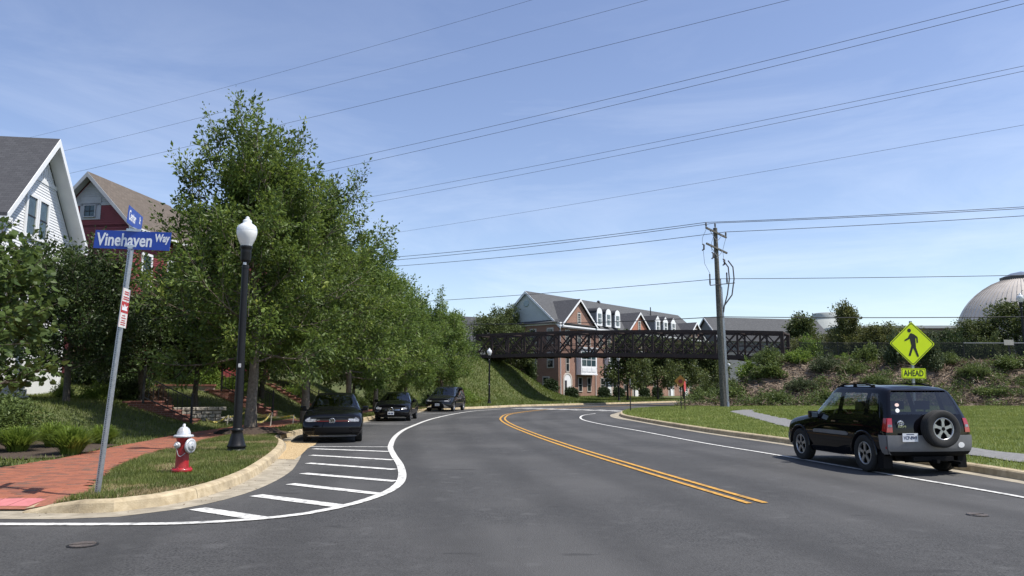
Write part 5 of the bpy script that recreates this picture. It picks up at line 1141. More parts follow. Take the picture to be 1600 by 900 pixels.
sp = wheel(SV, SPX, -.13, .345, .212, .215, 5, M['alloy'], 1, z=.86, name='spare_wheel'); sp.rotation_euler = (0, 0, R(90))
mb = MB(); mb.lathe([(.11, 0), (.10, .16)], 14, (-.90, -.13, .86), axis='x'); mb.build('spare_bracket', M['plastic'], SV)
plate(SV, -.835, .45, .70, -1, 'VCP-8949', R(-2))
mb = MB(); mb.bar((-.655, .42, 1.145), (-.665, .05, 1.16), .02, .03); mb.bar((-.655, .05, 1.15), (-.65, -.02, 1.12), .04, .05); mb.build('wiper', M['plastic'], SV)
def emblem_ellipses(parent, x, y, z):
    mb = MB()
    for a, b, dz in ((.062, .042, 0), (.026, .04, 0), (.045, .017, .016)):
        pts = [(x, y+a*math.cos(t), z+dz+b*math.sin(t)) for t in np.linspace(0, 2*PI, 25)]; mb.tube(pts, .006, 5, caps=False)
    mb.build('emblem', M['chrome'], parent)
emblem_ellipses(SV, -.775, .58, 1.0-.04)
me = text_mesh('RAV4', .062, 1.1, .002, .001); o = link('lettering', me, M['chrome'], SV); o.rotation_euler = (R(90), 0, R(-90)); o.location = (-.780, .56, .895)
def tail_sticker(v, t, w_, h_, mat, nm): sv.patch(SV, nm, mat, tailf, [(v-h_, t-w_),(v-h_, t+w_),(v+h_, t+w_),(v+h_, t-w_)], .006, 8, 8, rnd=1.0)
tail_sticker(3.48, .74, .055, .055, surf('sticker_pink', (.62, .36, .30), (.7,.55,.5), 30, .5), 'sticker'); tail_sticker(3.30, .74, .05, .07, M['sticker_white'], 'sticker')
sv.patch(SV, 'sticker', M['sticker_white'], tailf, [(1.05,-.79),(1.05,-.63),(1.45,-.63),(1.45,-.79)], .041, 8, 8, rnd=1.0)
sv.patch(SV, 'bumper_reflector', M['red_lens'], lambda u, v: sv.S(u, v, 1), [(.02,.95),(.22,.95),(.22,1.15),(.02,1.15)], .022, 4, 3)
seats(SV, (1.05,), (.38, -.38), .52); seats(SV, (.25,), (.38, -.38), .54); dash(SV, 1.85, .99, .7, .36)

# ---------- front ends of the three cars parked on the left
def front_car(name, loc, ang, net, nb, tb, pn, wells, wr, wy, tyre, label, mat, rim, ns, dashx, seatx):
    e = empty(name, loc, ang, label=label, cat='car'); c = Car(net, nb, tb); c.body(e, mat, pn, wells, wr)
    for p, nm in zip(pn, ('windscreen', 'front_window', 'rear_door_window')): c.pane(e, p, M['car_glass'] if nm != 'rear_door_window' else M['tint_glass'], nm)
    for x, z in wells:
        for sg in (-1, 1): wheel(e, x, sg*wy, tyre[0], tyre[1], .21, ns, rim, sg)
    dash(e, dashx[0], dashx[1], .62, .34); seats(e, (seatx[0],), (.36, -.36), seatx[1]); return e, c

# hatchback
hb_net = [([-.70,-.76,-.77,-.72,-.42,-.34,-.32], [(.70,.32),(.80,.45),(.82,.66),(.78,.92),(.56,1.30),(.38,1.37),(0,1.39)]),
          ([-.30,-.30,-.30,-.30,-.1,-.06,-.05], [(.76,.24),(.885,.45),(.895,.68),(.84,.93),(.59,1.37),(.40,1.425),(0,1.44)]),
          (.65, [(.78,.2),(.885,.42),(.895,.68),(.85,.92),(.60,1.40),(.40,1.45),(0,1.465)]),
          ([1.40,1.40,1.40,1.40,1.25,1.20,1.18], [(.78,.2),(.885,.42),(.895,.68),(.85,.91),(.595,1.365),(.40,1.42),(0,1.435)]),
          ([2.25,2.25,2.25,2.22,2.15,2.12,2.12], [(.78,.2),(.885,.42),(.895,.68),(.85,.89),(.72,.96),(.40,1.0),(0,1.01)]),
          (2.75, [(.78,.2),(.885,.40),(.895,.66),(.84,.83),(.70,.89),(.40,.935),(0,.945)]),
          (3.15, [(.76,.2),(.86,.36),(.87,.58),(.81,.74),(.66,.80),(.38,.835),(0,.84)]),
          ([3.26,3.28,3.28,3.25,3.2,3.2,3.2], [(.70,.19),(.80,.30),(.81,.48),(.76,.62),(.62,.70),(.36,.735),(0,.745)])]
ph = [('top', 3.125, 3.875, 4.1666, 6), ('side', 2.125, 3.75, 3.1666, 3.8333), ('side', 1.125, 1.875, 3.1666, 3.8333)]
a_ = math.atan2(-.975, .19)
HBK, hc = front_car('parked_hatchback', (-5.33-.19*3.40+.0, 22.35+.975*3.40, 0), a_, hb_net, [.16,.22,.23,.22,.17,.12,.08], [.05]*7, ph, [(0,.315),(2.63,.315)], .35, .77, (.315,.215), 'black hatchback with red grille stripe parked nearest on the left', M['black_paint'], M['dark_alloy'], 5, (2.0,.94), (1.15,.42))
nz_ = lambda v, t: hc.cap(v, t, 1)
hc.patch(HBK, 'upper_grille', M['plastic'], nz_, [(3.05,-.70),(3.05,.70),(3.95,.78),(3.95,-.78)], .006, 14, 5)
hc.patch(HBK, 'grille_stripe', surf('red_stripe', (.5,.02,.02), None, rough=.3), nz_, [(3.17,-.70),(3.17,.70),(3.195,.71),(3.195,-.71)], .014, 14, 2)
hc.patch(HBK, 'lower_grille', M['plastic'], nz_, [(.62,-.66),(.62,.66),(1.9,.58),(1.9,-.58)], .006, 14, 6)
hc.patch(HBK, 'bumper_lip', M['clad'], nz_, [(.18,-.96),(.18,.96),(.34,.98),(.34,-.98)], .02, 16, 3)
hc.patch(HBK, 'lip_trim', M['chrome'], nz_, [(.46,-.92),(.46,.92),(.52,.90),(.52,-.90)], .012, 16, 2)
for sg in (-1, 1):
    sf = lambda u, v, sg=sg: hc.S(u, v, sg)
    h = hc.patch(HBK, 'headlight', M['clear_lens'], nz_, [(3.05,sg*.60),(2.95,sg*1.0),(3.9,sg*1.0),(3.9,sg*.72)], .012, 6, 6); hc.patch(h, 'headlight_wrap', M['clear_lens'], sf, [(6.55,2.95),(7,2.95),(7,3.9),(6.42,3.9)], .012, 5, 5)
    for k in range(3): hc.patch(HBK, 'fog_slat', M['plastic'], nz_, [(.9+k*.4,sg*.72),(.9+k*.4,sg*.97),(1.1+k*.4,sg*.97),(1.1+k*.4,sg*.70)], .010, 5, 2)
    mirror(HBK, 1.98, sg*.84, .98, sg, M['black_paint'])
def round_badge(parent, x, z, r, kind):
    mb = MB(); mb.tube([(x, r*math.cos(t), z+r*math.sin(t)) for t in np.linspace(0, 2*PI, 29)], r*.12, 6, caps=False)
    q = r*.10
    if kind == 'vw':
        pts = [(-.32,.82),(.0,.12),(.32,.82)]; pts2 = [(-.80,.42),(-.34,-.78),(.0,-.02),(.34,-.78),(.80,.42)]
        for P_ in (pts, pts2):
            for a, b in zip(P_[:-1], P_[1:]): mb.bar((x+.003, a[0]*r, z+a[1]*r), (x+.003, b[0]*r, z+b[1]*r), q*1.6, q*1.4, up=(1,0,0))
    else:
        for t in (PI/2, PI/2+2*PI/3, PI/2-2*PI/3): mb.prism([(x, r*math.cos(t), z+r*math.sin(t)), (x, .16*r*math.cos(t+PI/3), z+.16*r*math.sin(t+PI/3)), (x, 0, z), (x, .16*r*math.cos(t-PI/3), z+.16*r*math.sin(t-PI/3))], (.012, 0, 0))
    mb2 = MB(); mb2.lathe([(r*.93, -.02), (r*.93, .0)], 24, (x-.006, 0, z), axis='x'); mb2.build('badge_backing', M['plastic'], parent); mb.build('badge', M['chrome'], parent)
bx_ = float(hc.cap(np.array([3.3]), np.array([0.0]), 1)[0][0]); bz_ = float(hc.cap(np.array([3.3]), np.array([0.0]), 1)[0][2]); round_badge(HBK, bx_+.03, bz_-.0, .078, 'vw')
pp = hc.cap(np.array([3.55]), np.array([-.40]), 1)[0]
me = text_mesh('GTI', .05, 1.1, .002, .001); o = link('lettering', me, M['chrome'], HBK); o.rotation_euler = (R(90), 0, R(90)); o.location = (pp[0]+.018, -.40, pp[2])
mb = MB(); mb.boxb(1.28, 1.31, -.12, .12, 1.30, 1.36); mb.build('rear_view_mirror', M['plastic'], HBK)

# sedan
sd_net = [([-.95,-.98,-.98,-.93,-.9,-.9,-.9], [(.68,.32),(.78,.45),(.80,.66),(.75,.92),(.6,.98),(.36,1.0),(0,1.01)]),
          (-.55, [(.76,.24),(.885,.45),(.895,.68),(.84,.95),(.62,1.04),(.40,1.08),(0,1.09)]),
          ([.10,.10,.10,.10,.25,.28,.3], [(.78,.2),(.89,.42),(.90,.68),(.85,.93),(.57,1.28),(.38,1.34),(0,1.36)]),
          (.95, [(.78,.2),(.89,.42),(.90,.68),(.85,.92),(.58,1.36),(.38,1.42),(0,1.435)]),
          ([1.60,1.60,1.60,1.60,1.50,1.46,1.45], [(.78,.2),(.89,.42),(.90,.68),(.85,.91),(.575,1.33),(.38,1.385),(0,1.40)]),
          ([2.42,2.42,2.42,2.40,2.35,2.33,2.33], [(.78,.2),(.89,.42),(.90,.68),(.85,.89),(.72,.95),(.40,.985),(0,.995)]),
          (2.95, [(.78,.2),(.89,.40),(.90,.64),(.84,.80),(.70,.86),(.40,.90),(0,.91)]),
          (3.30, [(.76,.2),(.86,.36),(.87,.56),(.80,.70),(.66,.76),(.38,.80),(0,.81)]),
          ([3.36,3.38,3.38,3.35,3.30,3.30,3.30], [(.70,.19),(.80,.30),(.81,.46),(.75,.60),(.62,.68),(.36,.715),(0,.725)])]
ps = [('top', 4.125, 4.875, 4.1666, 6), ('side', 3.125, 4.75, 3.1666, 3.8333), ('side', 2.125, 2.875, 3.1666, 3.8333)]
ax = Vector((.02, -1)).normalized(); a_ = math.atan2(ax.y, ax.x)
SED, sc_ = front_car('parked_sedan', (-5.92-ax.x*3.5, 36.9-ax.y*3.5, 0), a_, sd_net, [.16,.24,.26,.26,.20,.13,.08], [.05]*7, ps, [(0,.325),(2.73,.325)], .36, .775, (.325,.235), 'black sedan with round star badge parked between the hatchback and the minivan', M['black_paint'], M['dark_alloy'], 10, (2.2,.93), (1.3,.40))
nz_ = lambda v, t: sc_.cap(v, t, 1)
sc_.patch(SED, 'grille', M['plastic'], nz_, [(1.75,-.52),(1.75,.52),(3.55,.62),(3.55,-.62)], .006, 12, 6)
for sg in (-1, 1):
    sc_.patch(SED, 'grille_bar', M['chrome'], nz_, [(2.55,sg*.14),(2.55,sg*.54),(2.75,sg*.55),(2.75,sg*.14)], .014, 6, 2)
    sf = lambda u, v, sg=sg: sc_.S(u, v, sg)
    h = sc_.patch(SED, 'headlight', M['clear_lens'], nz_, [(2.75,sg*.66),(2.95,sg*1.0),(3.85,sg*1.0),(3.6,sg*.70)], .012, 6, 6); sc_.patch(h, 'headlight_wrap', M['clear_lens'], sf, [(7.5,2.95),(8,2.95),(8,3.85),(7.3,3.85)], .012, 5, 5)
    sc_.patch(SED, 'air_intake', M['plastic'], nz_, [(.6,sg*.62),(.7,sg*.97),(1.6,sg*.97),(1.2,sg*.60)], .008, 5, 4); mirror(SED, 2.12, sg*.85, .98, sg, M['black_paint'])
sc_.patch(SED, 'chrome_lip', M['chrome'], nz_, [(.28,-.86),(.28,.86),(.42,.88),(.42,-.88)], .018, 14, 2)
q_ = sc_.cap(np.array([2.7]), np.array([0.0]), 1)[0]; round_badge(SED, float(q_[0])+.03, float(q_[2])+.02, .095, 'star')
q_ = sc_.cap(np.array([1.55]), np.array([0.0]), 1)[0]; plate(SED, float(q_[0])+.05, 0, float(q_[2])+.02, 1, None, 0)

# minivan
mv_net = [([-.98,-1.02,-1.02,-1.0,-.9,-.86,-.85], [(.74,.34),(.86,.5),(.87,.75),(.83,1.05),(.66,1.58),(.45,1.66),(0,1.68)]),
          (-.55, [(.82,.28),(.97,.5),(.98,.75),(.93,1.06),(.72,1.63),(.48,1.72),(0,1.74)]),
          (.6, [(.84,.24),(.98,.48),(.99,.75),(.94,1.06),(.73,1.67),(.48,1.755),(0,1.775)]),
          (1.4, [(.84,.24),(.98,.48),(.99,.75),(.94,1.04),(.72,1.65),(.48,1.74),(0,1.76)]),
          ([2.1,2.1,2.1,2.1,1.95,1.9,1.88], [(.84,.24),(.98,.48),(.99,.75),(.94,1.02),(.69,1.58),(.46,1.67),(0,1.69)]),
          ([2.98,2.98,2.98,2.95,2.88,2.86,2.86], [(.84,.24),(.98,.48),(.99,.74),(.93,1.0),(.78,1.06),(.44,1.10),(0,1.11)]),
          (3.40, [(.84,.24),(.98,.45),(.985,.70),(.91,.90),(.76,.97),(.42,1.02),(0,1.03)]),
          (3.80, [(.80,.24),(.93,.42),(.93,.64),(.85,.80),(.70,.87),(.40,.91),(0,.92)]),
          ([3.88,3.9,3.9,3.87,3.82,3.82,3.82], [(.74,.24),(.86,.35),(.86,.54),(.79,.70),(.64,.78),(.38,.82),(0,.83)])]
pv = [('top', 4.125, 4.875, 4.1666, 6), ('side', 3.125, 4.75, 3.1666, 3.8333), ('side', 1.125, 2.875, 3.1666, 3.8333)]
ax = Vector((-.15, -.99)).normalized(); a_ = math.atan2(ax.y, ax.x)
MVN, mc = front_car('parked_minivan', (-5.15-ax.x*4.0, 52.2-ax.y*4.0, 0), a_, mv_net, [.16,.24,.26,.26,.20,.13,.08], [.05]*7, pv, [(0,.345),(3.09,.345)], .38, .86, (.345,.225), 'dark grey minivan parked farthest back in the left row', M['grey_paint'], M['alloy'], 5, (2.7,1.0), (1.6,.5))
nz_ = lambda v, t: mc.cap(v, t, 1)
mc.patch(MVN, 'upper_grille', M['plastic'], nz_, [(2.9,-.50),(2.9,.50),(3.6,.62),(3.6,-.62)], .006, 12, 4); mc.patch(MVN, 'lower_grille', M['plastic'], nz_, [(.5,-.60),(.5,.60),(1.9,.46),(1.9,-.46)], .006, 12, 5)
mc.patch(MVN, 'grille_trim', M['chrome'], nz_, [(3.15,-.54),(3.15,.54),(3.28,.56),(3.28,-.56)], .012, 12, 2)
for sg in (-1, 1):
    sf = lambda u, v, sg=sg: mc.S(u, v, sg)
    h = mc.patch(MVN, 'headlight', M['clear_lens'], nz_, [(3.0,sg*.58),(3.05,sg*1.0),(3.95,sg*1.0),(3.7,sg*.66)], .012, 6, 6); mc.patch(h, 'headlight_wrap', M['clear_lens'], sf, [(7.4,3.05),(8,3.05),(8,3.95),(7.2,3.95)], .012, 5, 5)
    mc.patch(MVN, 'bumper_trim', M['chrome'], nz_, [(.45,sg*.56),(.55,sg*.95),(.75,sg*.95),(1.9,sg*.47)], .014, 6, 5); mirror(MVN, 2.72, sg*.94, 1.08, sg, M['grey_paint'])
q_ = mc.cap(np.array([1.7]), np.array([0.0]), 1)[0]; plate(MVN, float(q_[0])+.05, 0, float(q_[2]), 1, None, 0)
# ============================================================ VEGETATION
M['oak_leaf'] = leafmat('oak_leaf', (.032, .06, .012), (.145, .21, .04), (.30, .36, .09), .40, .42, .5)
M['oak_leaf2'] = leafmat('oak_leaf_light', (.05, .092, .018), (.165, .24, .05), (.29, .36, .10), .40, .45, .45)
M['dark_leaf'] = leafmat('dark_leaf', (.02, .036, .010), (.055, .088, .022), (.09, .115, .035), .25, .45, .45)
M['heart_leaf'] = leafmat('heart_leaf', (.042, .072, .017), (.095, .14, .035), (.16, .20, .07), .35, .5, .35)
M['bush_leaf'] = leafmat('bush_leaf', (.055, .085, .022), (.125, .17, .045), (.15, .2, .06), .3)
M['lime_leaf'] = leafmat('lime_leaf', (.09, .15, .025), (.17, .25, .045), (.24, .30, .08), .35)
M['far_leaf'] = leafmat('far_leaf', (.05, .07, .02), (.105, .135, .04), (.15, .165, .055), .25)
M['olive_leaf'] = leafmat('olive_leaf', (.07, .085, .025), (.13, .145, .045), (.17, .16, .06), .25)
M['grey_leaf'] = leafmat('grey_leaf', (.045, .066, .03), (.09, .115, .05), (.13, .15, .075), .25)
M['hedge_leaf'] = leafmat('hedge_leaf', (.015, .03, .010), (.035, .06, .018), None, .15)
M['grass_blade'] = leafmat('grass_blade', (.075, .10, .024), (.15, .18, .045), (.25, .235, .095), .3, .5, .3)
M['grass_right'] = leafmat('grass_blade_right', (.12, .16, .035), (.22, .265, .065), (.33, .32, .13), .3, .5, .3)
M['dry_blade'] = leafmat('dry_blade', (.22, .17, .085), (.33, .26, .14), (.16, .17, .06), .25)
M['tall_grass'] = leafmat('tall_grass', (.09, .15, .022), (.19, .26, .045), (.28, .33, .09), .35, .4, .4)
M['mound_blade'] = leafmat('mound_blade', (.075, .11, .022), (.145, .185, .04), (.23, .225, .08), .3)
M['flower'] = leafmat('flower_head', (.45, .5, .2), (.6, .62, .4), None, .3)
M['pink_leaf'] = leafmat('pink_leaf', (.10, .10, .05), (.36, .22, .18), (.6, .5, .46), .3)
M['debris'] = leafmat('bank_debris', (.08, .06, .045), (.30, .23, .17), (.42, .36, .29), 0, .9, .1)

def unit(A): return A/(np.linalg.norm(A, axis=-1, keepdims=True)+1e-9)
def leaf_arrays(C, ax, nr, Ln, Wd, fold=.25, heart=False):
    ax = unit(ax); nr = unit(nr - ax*(nr*ax).sum(-1, keepdims=True)); sd_ = np.cross(ax, nr); n = len(C); Ln = Ln[:, None]; Wd = Wd[:, None]
    if heart:
        P = [C, C+ax*Ln*.0+sd_*Wd*.34-ax*Ln*.12, C+ax*Ln*.28+sd_*Wd*.55-nr*Wd*fold*.5, C+ax*Ln*.65+sd_*Wd*.36-nr*Wd*fold*.4, C+ax*Ln, C+ax*Ln*.65-sd_*Wd*.36-nr*Wd*fold*.4, C+ax*Ln*.28-sd_*Wd*.55-nr*Wd*fold*.5, C-sd_*Wd*.34-ax*Ln*.12]
        V = np.stack(P, 1); F = np.array([(0,1,2),(0,2,3),(0,3,4),(0,4,5),(0,5,6),(0,6,7)])
    else:
        P = [C, C+ax*Ln*.5+sd_*Wd*.5-nr*Wd*fold, C+ax*Ln, C+ax*Ln*.5-sd_*Wd*.5-nr*Wd*fold]; V = np.stack(P, 1); F = np.array([(0,1,2),(0,2,3)])
    k = V.shape[1]; return V.reshape(-1, 3), (F[None] + (np.arange(n)*k)[:, None, None]).reshape(-1, 3)

def tree_meshes(seed, H, Rc, bh, tr, n1, n2, k, ll, lw=.5, shape=None, lean=(0, 0), droop=.0, heart=False, shoots=True, el=(8, 62), jit=.13, twist=1.0):
    """trunk with limbs, crown of leaves along the twigs"""
    g_ = np.random.default_rng(seed); tk = MB()
    shape = shape or (lambda f: .72 + 1.5*f if f < .2 else 1.02 - .80*((f-.2)/.8)**1.5)
    npt = 9; tp = [np.array((lean[0]*t + .08*g_.normal()*t, lean[1]*t + .08*g_.normal()*t, H*.93*t)) for t in np.linspace(0, 1, npt)]
    tk.tube([tuple(p) for p in [tp[0]-(0, 0, .25)] + tp], [tr*1.5] + [max(.012, tr*(1.18 if i == 0 else 1)*(1-i/(npt-.6))**.8) for i in range(npt)], 9)
    at = lambda z: np.array([np.interp(z, [p[2] for p in tp], [p[j] for p in tp]) for j in range(3)])
    Cs, As, Ns = [], [], []
    def twig(p0, d, ln, cnt):
        d = d/np.linalg.norm(d); s = g_.uniform(.12, 1.05, cnt)**.8; off = g_.normal(0, jit, (cnt, 3))*(.55+.5*s[:, None]); up = np.array((0, 0, .12*ln*(1 if droop == 0 else -2*droop)))
        C = p0 + d*ln*s[:, None] + up*(s**2)[:, None] + off
        a = d*.55 + unit(off)*.7 + g_.normal(0, .35, (cnt, 3)) + np.array((0, 0, -.15-droop)); nn = np.array((0, 0, .45)) + unit(off)*.55 + unit(p0*np.array((1, 1, 0)) + np.array((1e-3, 0, 0)))*.3 + g_.normal(0, .5, (cnt, 3))
        Cs.append(C); As.append(a); Ns.append(nn)
        tk.tube([tuple(p0), tuple(p0+d*ln*.5+up*.25), tuple(p0+d*ln+up)], [.014, .009, .004], 4, caps=False)
    for i in range(n1):
        f = (i+.5)/n1; z = bh + (H*.92-bh)*f**.92; az = i*2.399 + g_.normal(0, .25); e = R(el[0] + (el[1]-el[0])*f**.9 + g_.normal(0, 7)); rad = Rc*shape(f)*(g_.uniform(.62, 1.22) if shoots else g_.uniform(.74, 1.14)); ln = rad/max(.35, math.cos(e)); ln = min(ln, H*.42)
        d = np.array((math.cos(az)*math.cos(e), math.sin(az)*math.cos(e), math.sin(e))); p0 = at(z - min(.8, rad*.3)*math.sin(e)); m = 6
        bend = np.array((0, 0, 1.0))*ln*(.10-droop*.35); w_ = g_.normal(0, .05*ln, 3)
        pf = lambda t: p0 + d*ln*t + bend*t*t + w_*math.sin(PI*t)
        tk.tube([tuple(pf(t)) for t in np.linspace(0, 1, m)], [max(.008, tr*.24*(1-.65*f)*(1-t*.88)) for t in np.linspace(0, 1, m)], 5, caps=False)
        for j in range(n2):
            t = .22 + .78*(j+g_.uniform(0, .9))/n2; rd = g_.normal(0, 1, 3); rd -= d*(rd@d); rd /= np.linalg.norm(rd)
            dd = d*.62 + rd*.75*twist + np.array((0, 0, .28-droop)); twig(pf(min(t, 1)), dd, (.34*ln*(1-.45*t)+.25)*g_.uniform(.7, 1.25), k)
        twig(pf(.92), d + np.array((0, 0, .35)), .3*ln+.2, k)
    if shoots:
        for i in range(int(n1*.8)):
            az = g_.uniform(0, 2*PI); f = g_.uniform(.2, .97); z = bh+(H*.9-bh)*f; r_ = Rc*shape(f)*g_.uniform(.3, .95); p0 = at(z)+np.array((math.cos(az)*r_, math.sin(az)*r_, 0)); twig(p0, np.array((math.cos(az)*.25, math.sin(az)*.25, 1)), g_.uniform(.6, 1.35)*H/11, int(k*1.1))
        for dz in (0, .3, .6, .9, 1.3, 1.7, 2.1, 2.5): twig(at(H*.93)-np.array((g_.normal(0, .7), g_.normal(0, .7), dz*.6)), np.array((g_.normal(0, .15), g_.normal(0, .15), 1)), H*.17, int(k*1.2))
    C = np.concatenate(Cs); A = np.concatenate(As); Nn = np.concatenate(Ns); n = len(C); Ln = ll*g_.uniform(.45, 1.1, n)*g_.choice([1, 1, 1.4], n)
    V, F = leaf_arrays(C, A, Nn, Ln, Ln*lw*g_.uniform(.8, 1.2, n), .22, heart)
    return tk.mesh('trunk'), mesh_np('crown', V, F)
def put_tree(name, meshes, loc, rz, leaf, label, bark=None, group=None, sc=1.0, cat='tree'):
    e = empty(name, loc, rz, label=label, cat=cat, group=group); e.scale = (sc, sc, sc) if not isinstance(sc, tuple) else sc
    if not meshes[0].materials: meshes[0].materials.append(bark or M['bark'])
    if not meshes[1].materials: meshes[1].materials.append(leaf)
    t = bpy.data.objects.new('trunk', meshes[0]); c = bpy.data.objects.new('crown', meshes[1])
    for o in (t, c): COL.objects.link(o); o.parent = e
    return e
def shrub_mesh(seed, rx, ry, rz_, n, ll, lw=.5, lumps=7, flat=.12, fill=.55, wild=1.0):
    """several leafy lobes of different size, with sprigs standing out of them"""
    g_ = np.random.default_rng(seed); st = MB(); Cs, As, Ns = [], [], []
    w_ = g_.uniform(.4, 1, lumps); w_ /= w_.sum()
    for j in range(lumps):
        m = int(n*.78*w_[j]); a = g_.uniform(0, 2*PI); q = g_.uniform(.15, .62)*wild; c = np.array((math.cos(a)*q*rx, math.sin(a)*q*ry, rz_*g_.uniform(.12, .62))); lr = np.array((rx, ry, rz_*.8))*g_.uniform(.34, .58)
        d = unit(g_.normal(0, 1, (m, 3))); rr_ = fill + (1-fill)*g_.uniform(0, 1, m)**.5 + g_.normal(0, .09, m); Cs.append(c + d*lr*rr_[:, None]); As.append(d*.8 + g_.normal(0, .6, (m, 3)) + np.array((0, 0, .1))); Ns.append(d*.6 + np.array((0, 0, .7)) + g_.normal(0, .5, (m, 3)))
        st.tube([(0, 0, -.1), tuple(c*.6), tuple(c)], [.03, .018, .008], 5, caps=False)
    k = 26; m = max(6, int(n*.22/k))
    for j in range(k):
        a = g_.uniform(0, 2*PI); e = g_.uniform(.25, 1.45); d = np.array((math.cos(a)*math.cos(e), math.sin(a)*math.cos(e), math.sin(e))); p0 = d*np.array((rx, ry, rz_))*.55; ln = g_.uniform(.35, .75)*wild; t = g_.uniform(0, 1, m); Cs.append(p0 + d*np.array((rx, ry, rz_))*ln*t[:, None] + g_.normal(0, ll*.5, (m, 3))); As.append(d + g_.normal(0, .7, (m, 3))); Ns.append(np.array((0, 0, .8)) + g_.normal(0, .5, (m, 3)))
    C = np.concatenate(Cs); C[:, 2] = np.abs(C[:, 2]) + .01; Ln = ll*g_.uniform(.6, 1.3, len(C)); V, F = leaf_arrays(C, np.concatenate(As), np.concatenate(Ns), Ln, Ln*lw, .2)
    return st.mesh('stem'), mesh_np('foliage', V, F)
def put_shrub(name, meshes, loc, rz, leaf, label, group=None, sc=1.0, cat='shrub'):
    e = empty(name, loc, rz, label=label, cat=cat, group=group); e.scale = (sc, sc, sc) if not isinstance(sc, tuple) else sc
    if not meshes[0].materials: meshes[0].materials.append(M['bark_dark'])
    if not meshes[1].materials: meshes[1].materials.append(leaf)
    for nm, me in zip(('stem', 'foliage'), meshes): o = bpy.data.objects.new(nm, me); COL.objects.link(o); o.parent = e
    return e
zl = lambda x, y: float(zL(np.array([x]), np.array([y]))[0]); zr = lambda x, y: float(zR(np.array([x]), np.array([y]))[0])

# ---- the row of oaks along the left pavement
oakA = tree_meshes(9, 8.5, 3.2, 2.2, .19, 58, 11, 80, .15, .5, el=(-10, 66), jit=.11)
oakB = tree_meshes(2, 9.1, 3.5, 2.1, .18, 58, 11, 76, .155, .5, el=(-10, 62), jit=.11)
oakC = tree_meshes(3, 8.1, 3.5, 1.9, .17, 52, 10, 66, .18, .5, el=(-10, 60), jit=.12)
put_tree('oak_tree', oakA, (-8.48, 24.5, .18), R(70), M['oak_leaf'], 'tallest oak, right behind the near street lamp', group='oaks along the left pavement')
put_tree('oak_tree', oakB, (-8.75, 31.8, .18), R(200), M['oak_leaf'], 'second oak of the row, behind the black hatchback', group='oaks along the left pavement')
put_tree('oak_tree', oakC, (-8.6, 39.5, .18), 0, M['oak_leaf2'], 'third oak of the row, between hatchback and sedan', group='oaks along the left pavement')
put_tree('oak_tree', oakC, (-8.45, 46.5, .18), R(130), M['oak_leaf2'], 'fourth oak of the row, above the black sedan', group='oaks along the left pavement', sc=.97)
put_tree('oak_tree', oakC, (-7.6, 53.5, .18), R(250), M['oak_leaf2'], 'fifth oak of the row, behind the minivan', group='oaks along the left pavement', sc=.86)
put_tree('oak_tree', oakC, (-5.7, 60.8, .2), R(40), M['oak_leaf2'], 'last oak of the row, next to the footbridge end', group='oaks along the left pavement', sc=.86)
# mulch ring at the first oak
g_ = np.random.default_rng(5); mb = MB(); vs = [(0, 0, .22)]
for rr_, hh in ((.35, .20), (.7, .13), (1.05, .03)):
    for k in range(18): a = 2*PI*k/18; q = rr_*(1+.12*g_.normal()); vs.append((q*math.cos(a)*1.15, q*math.sin(a), hh+.02*g_.normal()))
fs = [(0, 1+k, 1+(k+1) % 18) for k in range(18)] + [(1+r_*18+k, 1+(r_+1)*18+k, 1+(r_+1)*18+(k+1) % 18, 1+r_*18+(k+1) % 18) for r_ in range(2) for k in range(18)]
mb.add(vs, fs, True); o = mb.build('mulch_mound', M['mulch'], label='dark mulch mound around the trunk of the tallest oak', cat='mulch'); o.location = (-8.45, 24.4, .16)

# ---- trees and shrubs in the left gardens
dk = tree_meshes(21, 4.7, 2.5, 1.55, .13, 46, 9, 60, .13, .55, shape=lambda f: .75+.35*math.sin(f*PI) if f < .75 else 1.0*(1-((f-.75)/.25)**2)*.9+.1, el=(2, 55), shoots=False)
put_tree('garden_tree', dk, (-15.2, 25.6, .75), 0, M['dark_leaf'], 'dark round-crowned tree in the garden behind the street sign post', M['bark_dark'])
put_tree('garden_tree', dk, (-13.3, 31.5, .9), R(110), M['dark_leaf'], 'dark garden tree between the stair railing and the street lamp', M['bark_dark'], sc=(.95, .95, 1.0))
put_tree('garden_tree', dk, (-13.2, 39.5, 1.0), R(220), M['dark_leaf'], 'dark garden tree behind the first oak trunk', M['bark_dark'], sc=1.05)
put_tree('garden_tree', dk, (-12.9, 47.5, 1.0), R(20), M['dark_leaf'], 'dark garden tree behind the black hatchback roof', M['bark_dark'], sc=1.05)
put_tree('garden_tree', dk, (-11.6, 55, .9), R(70), M['dark_leaf'], 'dark garden tree behind the minivan', M['bark_dark'], sc=.95)
put_tree('garden_tree', dk, (-17.5, 50, 1.2), R(170), M['dark_leaf'], 'dark garden tree deep behind the oaks', M['bark_dark'], sc=1.25)
put_tree('garden_tree', dk, (-17, 41, 1.2), R(300), M['dark_leaf'], 'dark garden tree beside the red house, behind the oaks', M['bark_dark'], sc=1.15)
put_tree('garden_tree', dk, (-14.7, 29.6, .8), R(60), M['dark_leaf'], 'dark garden tree below the red house side wall, left of the railing', M['bark_dark'], sc=(1.0, 1.0, .84))
# near heart-leaved tree reaching in from the left edge
rb = tree_meshes(31, 4.0, 3.3, 1.45, .12, 34, 8, 24, .125, .95, shape=lambda f: .85+.3*math.sin(f*PI), el=(12, 48), droop=.12, heart=True, shoots=False, jit=.10)
put_tree('heart_leaved_tree', rb, (-10.45, 13.3, .2), R(25), M['heart_leaf'], 'heart-leaved tree reaching into the picture from the left edge', M['bark_dark'])

